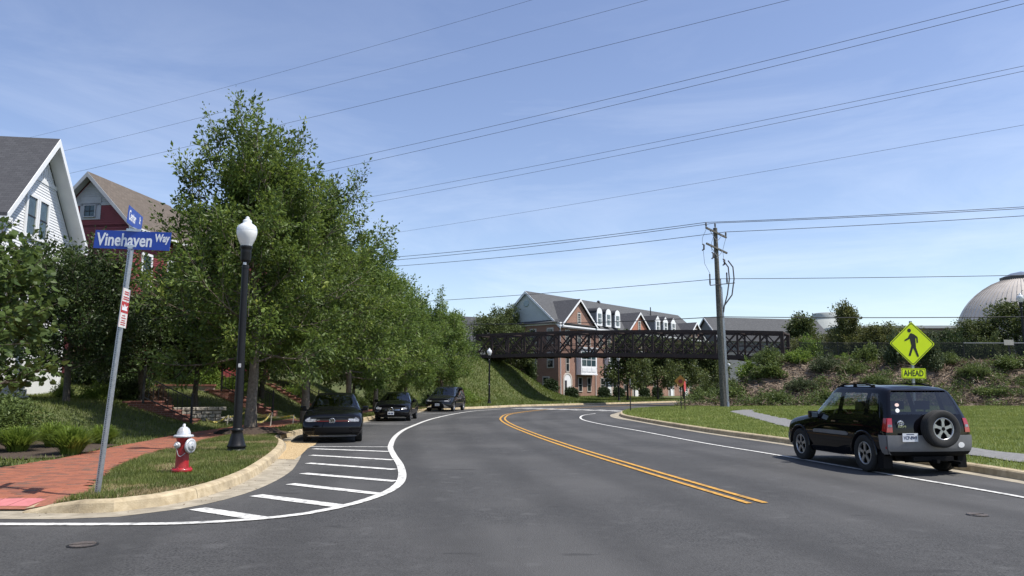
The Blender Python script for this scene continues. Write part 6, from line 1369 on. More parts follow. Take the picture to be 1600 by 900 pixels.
def clump(seed, n, r_, h, wd=.012):
    g_ = np.random.default_rng(seed); a = g_.uniform(0, 2*PI, n); q = np.sqrt(g_.uniform(0, 1, n))*r_*.28; b = np.stack([np.cos(a)*q, np.sin(a)*q, 0*a], 1); out_ = g_.uniform(.25, 1.0, n)*r_; hh = h*g_.uniform(.6, 1.1, n)*(1.05-.45*out_/r_)
    d = np.stack([np.cos(a+g_.normal(0, .4, n)), np.sin(a+g_.normal(0, .4, n)), 0*a], 1); sd_ = np.stack([-d[:, 1], d[:, 0], 0*a], 1)*wd
    V = []
    for t, w_ in ((0, 1), (.4, .9), (.75, .6)):
        p = b + d*(out_*t**1.7)[:, None] + np.array((0, 0, 1))*(hh*(1.35*t-.35*t*t*1.0))[:, None]; V += [p-sd_*w_, p+sd_*w_]
    p = b + d*out_[:, None] + np.array((0, 0, 1))*(hh*.86)[:, None]; V.append(p); V = np.stack(V, 1)
    F3 = np.array([(0,1,3),(0,3,2),(2,3,5),(2,5,4),(4,5,6)]); return mesh_np('blades', V.reshape(-1, 3), (F3[None]+(np.arange(n)*7)[:, None, None]).reshape(-1, 3))
cl = clump(1, 900, .62, .80); cl.materials.append(M['tall_grass'])
for (x, y, sc, rz, lb) in ((-9.75, 16.75, 1.0, 0, 'round ornamental grass clump at the pavement edge, nearest the sign post'), (-11.3, 17.3, .95, 1, 'ornamental grass clump left of the one by the pavement'), (-11.1, 18.4, 1.0, 2, 'ornamental grass clump at the back of the grass bed'), (-12.1, 17.4, .85, 4, 'ornamental grass clump at the left picture edge'), (-10.6, 19.6, .8, 5, 'shaded ornamental grass clump behind the bed')):
    o = tag(bpy.data.objects.new('ornamental_grass', cl), lb, 'ornamental grass', 'ornamental grasses'); COL.objects.link(o); o.location = (x, y, zl(x, y)); o.scale = (sc, sc, sc); o.rotation_euler = (0, 0, rz)
mb = MB(); g_ = np.random.default_rng(9); pts = [(-9.5+.3*g_.normal(), 0) for _ in range(1)]
bed = [(-9.55,15.9),(-10.2,15.6),(-11.4,15.9),(-12.6,16.4),(-13,18.5),(-11.6,19.6),(-10.1,19.4),(-9.75,17.6)]
mb.add([(x, y, zl(x, y)+.03) for x, y in bed], [tuple(range(8))]); mb.build('planting_bed', M['mulch'], kind='structure')
sh1 = shrub_mesh(41, .8, .8, .8, 5200, .075, .5); sh2 = shrub_mesh(42, .9, .8, .7, 5200, .085, .6); sh3 = shrub_mesh(43, 1.0, .9, .95, 5200, .095, .5); sh4 = shrub_mesh(44, .8, .7, .8, 3400, .12, .6)
def shrub(m, x, y, leaf, lb, sc=1.0, rz=0.0, zf=zl, group='garden shrubs', dz=0):
    key = m[1]; e = put_shrub('shrub', m, (x, y, zf(x, y)-.03+dz), rz, leaf, lb, group, sc)
    for c in e.children:
        if c.name.startswith('foliage') and c.data.materials[0] != leaf:
            c.material_slots[0].link = 'OBJECT'; c.material_slots[0].material = leaf
    return e
shrub(sh1, -12.9, 19.3, M['bush_leaf'], 'dark leafy shrub at the left edge above the ornamental grasses', (1.3, 1.1, 1.0))
shrub(sh2, -14.2, 20.6, M['bush_leaf'], 'low spreading shrub at the left edge in front of the porch', (1.4, 1.2, .9), 1)
shrub(sh2, -15.6, 28.3, M['lime_leaf'], 'lime green shrub right of the dark garden tree trunk', .85, .5)
shrub(sh1, -16.9, 28.2, M['lime_leaf'], 'small bright shrub in front of the white house porch', .7, 2)
shrub(sh1, -15.1, 29.6, M['dark_leaf'], 'rounded dark shrub behind the lime green one', 1.0, 1)
shrub(sh4, -14.2, 30.0, M['pink_leaf'], 'pink flowering shrub left of the stair railing', (.7, .7, .8), 1)
shrub(sh2, -15.2, 37.2, M['lime_leaf'], 'sunlit lime shrub above the garden wall', (1.4, 1.1, 1.9), 2)
shrub(sh1, -13.9, 37.8, M['lime_leaf'], 'bright shrub right of the garden wall, beside the second steps', 1.1, .2)
shrub(sh3, -18.3, 35.5, M['dark_leaf'], 'dark shrub against the red house wall, left of the steps', (1.9, 1.6, 2.0), 1)
shrub(sh2, -20.6, 37.0, M['dark_leaf'], 'dark shrub against the red house, behind the dark garden tree', (2.2, 1.6, 2.2), 2)
shrub(sh3, -16.4, 38.2, M['dark_leaf'], 'dark shrub at the corner of the red house side wall', (1.8, 1.6, 2.3), 4)
shrub(sh2, -13.0, 45.0, M['lime_leaf'], 'lime shrub by the third steps, left of the hatchback', 1.0, 3)
shrub(sh3, -10.6, 50.5, M['bush_leaf'], 'bushy shrub on the slope behind the sedan', (1.2, 1.2, 1.1), 3)
shrub(sh3, -4.6, 66.0, M['lime_leaf'], 'leafy shrub mass at the foot of the mound behind the minivan', (2.3, 1.7, 1.5), 0)
shrub(sh2, -6.3, 65.0, M['bush_leaf'], 'shrub at the mound foot, left of the leafy mass', (2.2, 1.8, 2.2), 1)
shrub(sh1, -11.2, 61, M['bush_leaf'], 'tall shrub behind the minivan roof', (1.9, 1.8, 2.6), 1)

# ---- around the mound and the townhouses
ft = tree_meshes(51, 9.0, 3.4, 1.6, .2, 40, 7, 32, .34, .6, shape=lambda f: .8+.3*math.sin(f*PI) if f < .7 else 1.0*(1-((f-.7)/.3)**2)*.9+.1, shoots=False, el=(5, 60), jit=.24)
fc = tree_meshes(52, 7.2, 2.4, 1.7, .13, 40, 7, 30, .28, .6, shape=lambda f: 1.0-.62*f, el=(2, 45), jit=.2)
put_tree('round_tree', ft, (-.9, 95, 3.0), 0, M['far_leaf'], 'round dense tree in front of the green townhouse gable', sc=(.62, .62, .84), bark=M['bark_dark'])
put_tree('mound_tree', ft, (-2.6, 86.5, 3.4), 1, M['far_leaf'], 'dark tree under the left part of the footbridge', sc=(.8, .8, .62), bark=M['bark_dark'])
put_tree('mound_tree', ft, (-.2, 88.5, 2.6), 2, M['far_leaf'], 'second dark tree under the footbridge, left of the columnar evergreen', sc=(.75, .75, .6), bark=M['bark_dark'])
put_tree('mound_tree', ft, (-12, 80, 4.0), 2, M['far_leaf'], 'tree on the mound behind the last oaks', sc=(.8, .8, .55), bark=M['bark_dark'])
av = shrub_mesh(53, 1.15, 1.15, 5.2, 4600, .26, .45, 14, .02, .7, .75)
put_shrub('columnar_evergreen', av, (2.1, 89.5, zl(2.1, 89.5)-.3), 0, M['dark_leaf'], 'columnar evergreen left of the shaded brick gable wall', cat='tree')
for s, lb in ((11.0, 'first street tree in front of the townhouses, right of the lamp'), (19.5, 'second street tree in front of the townhouses'), (27.5, 'third street tree in front of the townhouses, behind the red sign'), (36.5, 'last street tree before the utility pole')):
    q = on_front(2.6, s*.82-1.5); put_tree('street_tree', fc, (q[0], q[1], q[2]), s, M['far_leaf'], lb, group='street trees by the townhouses', sc=(1.05, 1.05, .98), bark=M['bark_dark'])
hd = shrub_mesh(54, 1.4, .8, 1.2, 4000, .16, .6, 10, .1, .8, .5)
for s, lb in ((1.5, 'leftmost clipped hedge by the arched door'), (5.5, 'clipped hedge right of the bay window'), (12.5, 'clipped hedge between the first street trees'), (16.0, 'clipped hedge right of the thin sign post'), (22.5, 'clipped hedge behind the second street tree'), (26, 'last clipped hedge left of the red sign')):
    q = on_front(9.3, s+.5); put_shrub('hedge', hd, (q[0], q[1], q[2]+.05), math.atan2(.77, .64), M['hedge_leaf'], lb, 'hedges before the townhouses', (1.25, 1.1, 1.1), 'hedge')

# ---- right bank: shrubs one can tell apart, undergrowth as one mass
def bank_pt(s, q): p = TR0 + TD*s + TN*q; return float(p[0]), float(p[1])
bk = [(sh3, -5.5, 5.5, 'bush_leaf', (2.2, 2.0, 1.5), 'large bush at the left foot of the bank beside the utility pole'), (sh2, -3.0, 7.5, 'bush_leaf', (2.0, 1.6, 1.6), 'bush just right of the utility pole base'), (sh3, -2.2, 2.6, 'lime_leaf', (2.2, 1.8, 1.6), 'leafy mass below the right end of the footbridge'), (sh2, 1.6, 2.8, 'lime_leaf', (1.7, 1.5, 1.5), 'bright bush at the right end of the footbridge'), (sh4, 2.3, .6, 'lime_leaf', (1.5, 1.2, 2.3), 'tall weedy bush growing over the bridge end post'),
      (sh3, 3.8, 4.6, 'grey_leaf', (1.6, 1.5, 1.3), 'grey green bush on the bank right of the bridge end'), (sh2, 4.3, 8.8, 'bush_leaf', (2.0, 1.4, 1.4), 'low bush at the bank foot above the SUV bonnet'), (sh3, 1.0, 9.2, 'bush_leaf', (1.7, 1.3, 1.2), 'low bush at the bank foot, left of the one above the bonnet'), (sh4, 6.8, 2.4, 'bush_leaf', (1.6, 1.4, 1.7), 'bush high on the bank left of the crossing sign'), (sh4, 9.2, 3.6, 'grey_leaf', (1.4, 1.4, 2.7), 'tall weeds directly left of the crossing sign'), (sh4, 11.2, 4.4, 'grey_leaf', (1.4, 1.4, 2.2), 'tall weeds right behind the crossing sign plate'),
      (sh3, 13.8, 5.6, 'bush_leaf', (1.6, 1.3, .9), 'spreading bush on the bank right of the AHEAD plate'), (sh2, 16.0, 4.0, 'bush_leaf', (1.9, 1.4, 1.2), 'bush on the bank below the small notice board'), (sh3, 18.5, 3.2, 'lime_leaf', (1.8, 1.5, 1.3), 'bright bush at the right edge below the lamp'), (sh2, 15.0, 8.0, 'bush_leaf', (2.0, 1.3, .9), 'low bush at the bank foot near the right edge'), (sh3, 7.5, 7.0, 'bush_leaf', (1.5, 1.3, 1.0), 'low bush on the bank above the SUV roof'), (sh2, 19.5, 7.0, 'grey_leaf', (1.6, 1.3, 1.0), 'grey green bush at the far right of the bank')]
bk += [(sh3, -.6, 3.4, 'bush_leaf', (1.9, 1.7, 1.45), 'bush hiding the abutment under the right bridge end'), (sh2, -3.2, 4.2, 'far_leaf', (2.0, 1.8, 1.7), 'bush between the utility pole and the bridge abutment'), (sh3, -6.5, 2.0, 'far_leaf', (2.0, 1.8, 2.2), 'dark bush under the footbridge near its right end'), (sh4, -.5, 5.4, 'bush_leaf', (1.9, 1.6, 1.2), 'bush in the middle of the bank right of the utility pole'), (sh3, 2.2, 6.8, 'grey_leaf', (1.7, 1.5, 1.0), 'bush in the middle of the bank above the low foot bushes'), (sh2, 6.0, 4.9, 'bush_leaf', (1.7, 1.4, 1.1), 'bush on the mid bank straight above the SUV windscreen'), (sh2, 5.2, 1.8, 'lime_leaf', (1.5, 1.2, .9), 'bright low bush at the bank crest right of the bridge end'), (sh4, 8.2, 1.9, 'grey_leaf', (1.5, 1.3, 1.3), 'weeds at the bank crest left of the crossing sign'), (sh3, 12.4, 2.6, 'bush_leaf', (1.5, 1.2, .9), 'low bush just under the bank crest right of the crossing sign'), (sh2, 17.3, 6.2, 'bush_leaf', (1.8, 1.5, 1.1), 'bush on the lower bank below the lamp'), (sh4, 10.3, 6.6, 'bush_leaf', (1.6, 1.3, 1.0), 'weedy bush on the lower bank under the AHEAD plate')]
for m, s, q, lf, sc, lb in bk:
    x, y = bank_pt(s, q); shrub(m, x, y, M[lf], lb, sc, s, zr, 'shrubs on the right bank', -.1)
# trees behind the fence
for s, q, m, sc, lf, lb in ((3.0, -14, ft, (.55, .55, .36), 'olive_leaf', 'olive tree behind the right end of the footbridge'), (-1.0, -18, fc, (.85, .85, .80), 'far_leaf', 'pointed tree rising above the footbridge right of the pole'), (4.2, -9.5, fc, (.62, .62, .80), 'olive_leaf', 'thin feathery tree left of the round tower'), (6.8, -10, ft, (.62, .62, .40), 'olive_leaf', 'olive tree in front of the round tower'), (9.5, -9, ft, (.6, .6, .34), 'olive_leaf', 'low olive tree below the brown building'), (12.0, -7.5, ft, (.62, .62, .31), 'grey_leaf', 'grey green tree left of the crossing sign'), (14.8, -6, ft, (.62, .62, .38), 'far_leaf', 'tree right above the crossing sign'), (17.6, -6.5, ft, (.68, .68, .52), 'far_leaf', 'tree in front of the dome, left half'), (20.6, -5.2, ft, (.72, .72, .62), 'far_leaf', 'tall tree in front of the dome beside the lamp'), (24.5, -4.6, ft, (.7, .7, .45), 'far_leaf', 'dark tree at the right edge behind the lamp'), (28, -6, ft, (.8, .8, .55), 'far_leaf', 'tree beyond the right edge of the bank'), (0.5, -9, ft, (.5, .5, .30), 'olive_leaf', 'low tree directly behind the bridge end post'), (7.5, -17, ft, (.6, .6, .42), 'far_leaf', 'tree at the left of the round tower base')):
    x, y = bank_pt(s, q); e = put_tree('bank_tree', m, (x, y, 3.4), s*1.7, M[lf], lb, group='trees behind the bank fence', sc=sc, bark=M['bark_dark'])
    for c in e.children:
        if c.name.startswith('crown') and c.data.materials[0] != M[lf]: c.material_slots[0].link = 'OBJECT'; c.material_slots[0].material = M[lf]
for k, s in enumerate(np.arange(10.5, 30, 2.6)):
    x, y = bank_pt(s, -2.4-.6*(k % 2)); shrub(sh3 if k % 2 else sh2, x, y, M['dark_leaf' if k % 2 else 'far_leaf'], 'dark shrub right behind the chain link fence, %s from the left' % ('first second third fourth fifth sixth seventh eighth'.split()[k]), (1.9, 1.6, 2.3+.3*(k % 3)), k, zr, 'shrubs behind the fence')

def scatter(n, box, cond, zf, seed):
    g_ = np.random.default_rng(seed); X = g_.uniform(box[0], box[1], n); Y = g_.uniform(box[2], box[3], n); ok = cond(X, Y); X, Y = X[ok], Y[ok]; return X, Y, zf(X, Y), g_
def bank_sq(X, Y): return (X-TR0[0])*TD[0]+(Y-TR0[1])*TD[1], (X-TR0[0])*TN[0]+(Y-TR0[1])*TN[1]
def bcond(lo, hi):
    def f(X, Y): s, q = bank_sq(X, Y); return (q > lo) & (q < hi) & (s > -7) & (s < 26) & inpoly(X, Y, RIGHT) & (dist_poly(X, Y, KR0) > .8)
    return f
X, Y, Z, g_ = scatter(330000, (10, 50, 38, 72), bcond(2.5, 10.9), zR, 3)
den = vnoise(X, Y, 2.0, 21)*.6 + vnoise(X, Y, .7, 22)*.5; ok = den > .10 + g_.uniform(-.12, .12, len(X)); X, Y, Z, den = X[ok], Y[ok], Z[ok], den[ok]; n = len(X)
C = np.stack([X, Y, Z + np.abs(g_.normal(0, 1, n))*.34*(den+.45)], 1); Ln = g_.uniform(.09, .2, n)
V, F = leaf_arrays(C, g_.normal(0, 1, (n, 3))+np.array((0, 0, .5)), g_.normal(0, .5, (n, 3))+np.array((0, -.2, .8)), Ln, Ln*.55)
link('bank_undergrowth', mesh_np('bank_undergrowth', V, F), M['bush_leaf'], label='tangled green undergrowth over the right bank', cat='undergrowth', kind='stuff')
X, Y, Z, g_ = scatter(110000, (10, 50, 38, 72), bcond(2.0, 10.8), zR, 4); n = len(X)
C = np.stack([X, Y, Z + g_.uniform(0, .22, n)], 1); Ln = g_.uniform(.12, .8, n); V, F = leaf_arrays(C, g_.normal(0, 1, (n, 3))*np.array((1, 1, .35)), g_.normal(0, .6, (n, 3))+np.array((0, 0, .6)), Ln, g_.uniform(.03, .10, n), .3)
link('dead_brush', mesh_np('dead_brush', V, F), M['debris'], label='dead twigs and brush strewn over the right bank', cat='dead brush', kind='stuff')
bs = surf('bank_soil', (.15, .115, .085), (.25, .20, .15), 2.2, 1, .8, 12, c3=(.12, .085, .06), scale3=.7, f3=.6)
land_r.data.materials.append(bs); dm_ = surf('dry_top', (.24, .20, .11), (.17, .165, .07), 2, 1, .5, 20); land_r.data.materials.append(dm_)
cen = np.array([p.center for p in land_r.data.polygons]); s_, q_ = bank_sq(cen[:, 0], cen[:, 1]); mi = np.zeros(len(cen), np.int32); mi[(q_ > 2.2) & (q_ < 10.4) & (s_ > -8)] = 1; mi[(q_ <= 2.2) & (q_ > -4) & (s_ > -4)] = 2; land_r.data.polygons.foreach_set('material_index', mi)

# ---- grass
def blades(name, X, Y, Z, g_, h, wd, mat, lean=.5, **k):
    n = len(X); a = g_.uniform(0, 2*PI, n); hh = h*g_.uniform(.5, 1.25, n); d = np.stack([np.cos(a), np.sin(a), 0*a], 1); sd_ = np.stack([-d[:, 1], d[:, 0], 0*a], 1); w_ = (wd*g_.uniform(.7, 1.3, n))[:, None]
    B0 = np.stack([X, Y, Z-.004], 1); tip = B0 + np.array((0, 0, 1))*hh[:, None] + d*(hh*lean*g_.uniform(.1, 1.3, n))[:, None]
    V = np.stack([B0-sd_*w_, B0+sd_*w_, tip], 1); return link(name, mesh_np(name, V.reshape(-1, 3), np.arange(3*n).reshape(-1, 3)), mat, kind='stuff', **k)
inview = lambda X, Y: (X > -.74*Y-.6) & (X < .74*Y+.6)
cond = lambda X, Y: inpoly(X, Y, LEFT) & ~inpoly(X, Y, WALK) & (dist_poly(X, Y, KL0) > .18) & inview(X, Y) & (X > -9.2) & ~((X < -6.05) & (Y < 10.7))
X, Y, Z, g_ = scatter(420000, (-9.2, -4.2, 9.9, 26), cond, zL, 7); thin = vnoise(X, Y, .5, 31)*.6+vnoise(X, Y, .18, 33)*.5; ok = g_.uniform(-.9, 1, len(X)) < thin*.7+.45; X, Y, Z = X[ok], Y[ok], Z[ok]
dry = (vnoise(X, Y, .8, 34) + .7*vnoise(X, Y, .25, 35) + g_.normal(0, .35, len(X))) > .28
blades('lawn_grass', X[~dry], Y[~dry], Z[~dry], g_, .075, .0055, M['grass_blade'], .7, label='green grass on the corner strip around the fire hydrant', cat='grass')
blades('dry_grass', X[dry], Y[dry], Z[dry], g_, .05, .005, M['dry_blade'], 1.2, label='dry straw coloured grass on the corner strip', cat='grass')
cond = lambda X, Y: inpoly(X, Y, LEFT) & ~inpoly(X, Y, WALK) & (dist_poly(X, Y, KL0) > .18) & inview(X, Y) & ((X < -9.1) | (Y > 26)) & ~inpoly(X, Y, bed)
X, Y, Z, g_ = scatter(260000, (-24, -5, 12, 60), cond, zL, 8); blades('garden_grass', X, Y, Z, g_, .10, .011, M['grass_blade'], .6, label='grass of the left gardens behind the pavement', cat='grass')
cond = lambda X, Y: inpoly(X, Y, LEFT) & ~inpoly(X, Y, WALK) & (dist_poly(X, Y, KL0) > .18) & inview(X, Y)
X, Y, Z, g_ = scatter(230000, (-14, 22, 60, 100), cond, zL, 9); blades('mound_grass', X, Y, Z, g_, .20, .03, M['mound_blade'], .7, label='long grass on the mound below the footbridge', cat='grass')
PTH = [tuple(p) for p in (P + Nn*.66)] + [tuple(p) for p in (P - Nn*.66)[::-1]]
cond = lambda X, Y: inpoly(X, Y, RIGHT) & (dist_poly(X, Y, KR0) > .17) & inview(X, Y) & ~inpoly(X, Y, PTH) & (bank_sq(X, Y)[1] > 9.4)
X, Y, Z, g_ = scatter(520000, (6, 36, 11, 34), cond, zR, 10); ok = g_.uniform(-1, 1, len(X)) < vnoise(X, Y, .9, 41)*.5+vnoise(X, Y, .3, 42)*.4+.62; blades('verge_grass', X[ok], Y[ok], Z[ok], g_, .075, .0085, M['grass_right'], .7, label='mown grass on the right verge around the SUV', cat='grass')
X, Y, Z, g_ = scatter(300000, (6, 46, 34, 64), cond, zR, 12); blades('verge_grass', X, Y, Z, g_, .11, .016, M['grass_right'], .7, label='mown grass on the far part of the right verge', cat='grass')
X, Y, Z, g_ = scatter(90000, (16, 50, 40, 72), bcond(-.2, 3.1), zR, 13); blades('dry_grass', X, Y, Z, g_, .28, .018, M['dry_blade'], .6, label='dry tan grass along the top of the right bank', cat='grass')
# ============================================================ SMALL THINGS
# ---- street name sign
M['sign_blue'] = surf('sign_blue', (.015, .060, .36), (.013, .052, .33), 6, .35, spec=.5)
M['sign_letter'] = surf('sign_lettering', (.80, .82, .84), None, rough=.5)
SG = empty('street_sign', (-5.75, 10.58, .13), 0, label='leaning perforated post with blue street name signs at the left corner', cat='street sign'); SG.rotation_euler = (R(-1), R(3.3), 0)
HS = 3.52; mb = MB()
w2 = .027; mb.boxb(-w2, w2, -w2, w2, -.3, HS); po = mb.build('post', M['galv'], SG)
mb = MB()
for k in range(int(HS/.0254/1.0)):
    z = .05 + k*.0254
    if z > HS-.05: break
    n = 6; c = [(.0085*math.cos(2*PI*i/n), .0085*math.sin(2*PI*i/n)) for i in range(n)]
    mb.add([(a, -w2-.0012, z+b) for a, b in c], [tuple(range(n))])
mb.build('holes', M['plastic'], po)
po.rotation_euler = (0, 0, R(-22))
def blade_sign(z, yaw, w_, h_, txt, small, nm):
    mb = MB(); r_ = .018; mb.boxb(-w_/2, w_/2, -.004, .004, -h_/2, h_/2); o = mb.build(nm, M['sign_blue'], SG); o.location = (0.0, 0, z); o.rotation_euler = (0, 0, yaw)
    return o
s1 = blade_sign(3.62, R(-6), 1.18, .27, None, None, 'name_plate')
me = text_mesh('Vinehaven', .262, .80, .0005, .006, 'LEFT'); t1 = link('lettering', me, M['sign_letter'], s1); t1.rotation_euler = (R(90), 0, 0); t1.location = (-.55, -.0055, -.008)
me = text_mesh('Way', .16, .72, .0005, .005, 'LEFT'); t1 = link('lettering', me, M['sign_letter'], s1); t1.rotation_euler = (R(90), 0, 0); t1.location = (.352, -.0055, .04)
s2 = blade_sign(3.93, R(103), .76, .25, None, None, 'cross_plate')
me = text_mesh('Center', .20, .62, .0005, .004, 'LEFT'); t1 = link('lettering', me, M['sign_letter'], s2); t1.rotation_euler = (R(90), 0, 0); t1.location = (-.34, -.0055, -.005)
me = text_mesh('St', .14, .62, .0005, .003, 'LEFT'); t1 = link('lettering', me, M['sign_letter'], s2); t1.rotation_euler = (R(90), 0, 0); t1.location = (.2, -.0055, .03)
mb = MB(); mb.boxb(-.035, .035, -.035, .035, HS-.03, HS+.0); mb.boxb(-.10, .10, -.012, .012, HS-.001, HS+.03); b_ = mb.build('bracket', M['alu'], SG)
mb = MB(); mb.boxb(-.10, .10, -.014, .014, 3.752, 3.79); mb.boxb(-.014, .014, -.10, .10, 3.791, 3.81); mb.build('cross_bracket', M['alu'], SG)
pk = MB(); pk.boxb(-.15, .15, -.003, .003, -.28, .28); ps_ = pk.build('parking_plate', surf('sign_white', (.72, .71, .68), None, rough=.5), SG); ps_.location = (-.005, -.05, 2.62); ps_.rotation_euler = (0, 0, R(90))
ps_.location = (.035, -.02, 2.62); ps_.rotation_euler = (0, 0, R(99))
red = surf('sign_red', (.45, .03, .035), None, rough=.5)
mb = MB(); mb.boxb(-.14, .14, -.0045, -.0032, -.07, .09); mb.build('red_block', red, ps_)
mb = MB(); mb.prism([(-.11, -.0052, -.035), (.11, -.0052, -.035), (.07, -.0052, .0), (.11, -.0052, .045), (.03, -.0052, .02), (-.04, -.0052, .06), (-.04, -.0052, .0), (-.11, -.0052, .04)], (0, -.0006, 0)); mb.build('tow_symbol', M['sign_letter'], ps_)
mb = MB()
for z, w_ in ((.23, .09), (.20, .09), (.155, .11), (.125, .11)): mb.boxb(-w_, w_, -.0045, -.0032, z-.009, z+.009)
for z, w_ in ((-.11, .06), (-.145, .09), (-.18, .07), (-.21, .10), (-.24, .09)): mb.boxb(-w_, w_, -.0045, -.0032, z-.007, z+.007)
for a in ((-.146,-.14,-.276,.276), (.14,.146,-.276,.276)): mb.boxb(a[0], a[1], -.0045, -.0032, a[2], a[3])
mb.build('small_print', red, ps_)

# ---- fire hydrant
M['hyd_red'] = surf('hydrant_red', (.40, .012, .018), (.28, .010, .014), 16, .38, .25, 50, coat=.3, c3=(.16, .012, .012), scale3=7, f3=.6)
M['hyd_white'] = surf('hydrant_white', (.60, .62, .64), (.42, .44, .46), 18, .42, .3, 50, metal=.25, c3=(.30, .27, .24), scale3=6, f3=.6)
HY = empty('fire_hydrant', (-5.68, 13.07, .12), R(-12), label='red fire hydrant with silver white bonnet and caps on the corner strip', cat='fire hydrant')
mb = MB(); mb.lathe([(.10,-.1),(.10,.06),(.12,.06)], 20); mb.build('stub', M['iron'], HY)
mb = MB(); mb.lathe([(.12,.06),(.168,.063),(.172,.075),(.172,.105),(.165,.118),(.125,.122),(.118,.13)], 32); fl_ = mb.build('flange', M['hyd_red'], HY)
for k in range(8): a = 2*PI*k/8+.2; mb = MB(); mb.lathe([(.013,.118),(.013,.135),(.009,.14)], 6, (.148*math.cos(a), .148*math.sin(a), 0)); mb.build('bolt', M['hyd_red'], fl_)
mb = MB(); mb.lathe([(.115,.12),(.108,.2),(.104,.45),(.108,.60),(.118,.63),(.118,.645)], 32); mb.build('barrel', M['hyd_red'], HY)
mb = MB(); mb.lathe([(.118,.645),(.160,.648),(.165,.66),(.163,.675),(.15,.685),(.118,.69)], 32); mb.build('bonnet_flange', M['hyd_white'], HY)
mb = MB(); mb.lathe([(.118,.69),(.108,.74),(.088,.785),(.055,.815),(.03,.825)], 32, flute=-.03); mb.build('bonnet', M['hyd_white'], HY)
mb = MB(); mb.lathe([(.03,.82),(.035,.835),(.026,.84),(.024,.87),(.012,.875)], 5); mb.build('operating_nut', M['hyd_white'], HY)
def nozzle(ang, z, r_, ln, rc):
    d = Vector((math.cos(ang), math.sin(ang), 0)); c = Vector((0, 0, z)); mb = MB(); mb.tube([c+d*.07, c+d*(.10+ln)], r_, 20); mb.build('nozzle', M['hyd_red'], HY)
    mb = MB(); q = .10+ln; mb.tube([c+d*q, c+d*(q+.006), c+d*(q+.032), c+d*(q+.042)], [rc*.93, rc, rc, rc*.85], 24); mb.tube([c+d*(q+.04), c+d*(q+.055), c+d*(q+.065)], [rc*.62, rc*.6, rc*.42], 20); mb.tube([c+d*(q+.06), c+d*(q+.10)], rc*.2, 5); mb.build('nozzle_cap', M['hyd_white'], HY)
    return c+d*(q+.03)+Vector((0, 0, -rc))
nozzle(R(-6), .50, .075, .035, .128); pa = nozzle(R(-96), .52, .045, .02, .058); pb = nozzle(R(84), .52, .045, .02, .058)
mb = MB(); a = Vector(pa); b = Vector((.112*math.cos(R(-28)), .112*math.sin(R(-28))-.02, .385)); pts = [a.lerp(b, t) + Vector((0, -.035*math.sin(PI*t), -.085*math.sin(PI*t))) for t in np.linspace(0, 1, 26)]
for i, (p, q) in enumerate(zip(pts[:-1], pts[1:])): mb.bar(p, q + (q-p)*.3, .011 if i % 2 else .005, .005 if i % 2 else .011)
mb.build('chain', M['hyd_white'], HY)

# ---- pedestrian crossing sign behind the SUV
M['fluo'] = surf('fluorescent_yellow_green', (.74, .90, .0), (.71, .87, .0), 4, .45)
M['sign_black'] = surf('sign_black', (.012, .012, .012), None, rough=.5)
XS = empty('crossing_sign', (11.25, 21.0, zr(11.25, 21.0)-.05), R(-3), label='yellow green diamond pedestrian crossing sign with AHEAD plate behind the SUV', cat='road sign'); z0 = XS.location.z
XS.rotation_euler = (0, R(1.2), R(-3))
mb = MB(); mb.boxb(-.03, .03, .01, .07, -.2, 3.5-z0); mb.build('post', M['galv'], XS)
def rounded_diamond(h, r_, n=5):
    pts = []
    for k in range(4):
        a = PI/2*k; cx, cz = (h-r_*1.4)*math.cos(a), (h-r_*1.4)*math.sin(a)
        for t in np.linspace(-PI/4, PI/4, n): pts.append((cx+r_*math.cos(a+t), cz+r_*math.sin(a+t)))
    return pts
cz = 2.655-z0+.20; hd_ = .625
mb = MB(); mb.prism([(x, .0, cz+z) for x, z in rounded_diamond(hd_, .05)], (0, .004, 0)); dp = mb.build('diamond_plate', M['fluo'], XS)
def frame(parent, outer, inner, y):
    n = len(outer); mb = MB(); mb.add([(x, y, z) for x, z in outer] + [(x, y, z) for x, z in inner], [(i, (i+1) % n, n+(i+1) % n, n+i) for i in range(n)]); mb.build('border', M['sign_black'], parent)
A = rounded_diamond(hd_-.028, .045); B_ = rounded_diamond(hd_-.052, .04); frame(dp, [(x, cz+z) for x, z in A], [(x, cz+z) for x, z in B_], -.002)
def flat(parent, poly, y, name, mat, s=1, ox=0, oz=0):
    mb = MB(); mb.prism([(ox+x*s, y, oz+z*s) for x, z in poly], (0, -.0008, 0)); return mb.build(name, mat, parent)
s_ = .0105; ox, oz = 0, cz
fig = MB(); n = 16
parts_ = [[(-5.5+4.2*math.cos(2*PI*k/n), 31+4.4*math.sin(2*PI*k/n)) for k in range(n)],
          [(-4,24),(-1,25),(4,23),(12,17),(13,13.5),(13,3),(9.8,3),(9.5,13),(7.5,14),(7.8,4),(8,-4),(-2,-4),(-3.5,4),(-5,12),(-7.5,10.5),(-16,6.5),(-17.2,9),(-9,14.5)],
          [(-2,-3.5),(8,-3.5),(8,-8),(13.5,-26),(13,-29),(9.8,-29),(4,-14),(1.5,-9.5),(-5,-27.5),(-9.5,-26.5),(-4.5,-11)]]
for pl in parts_: flat(dp, pl, -.0025, 'pedestrian_symbol', M['sign_black'], s_*1.18, .0, cz-.01)
pz_ = 2.02-z0; W_, H_ = .335, .145
rp = [(-W_+.02,-H_),(W_-.02,-H_),(W_,-H_+.02),(W_,H_-.02),(W_-.02,H_),(-W_+.02,H_),(-W_,H_-.02),(-W_,-H_+.02)]
mb = MB(); mb.prism([(x, 0, pz_+z) for x, z in rp], (0, .004, 0)); ap = mb.build('ahead_plate', M['fluo'], XS)
frame(ap, [(x*.955, pz_+z*.90) for x, z in rp], [(x*.92, pz_+z*.82) for x, z in rp], -.002)
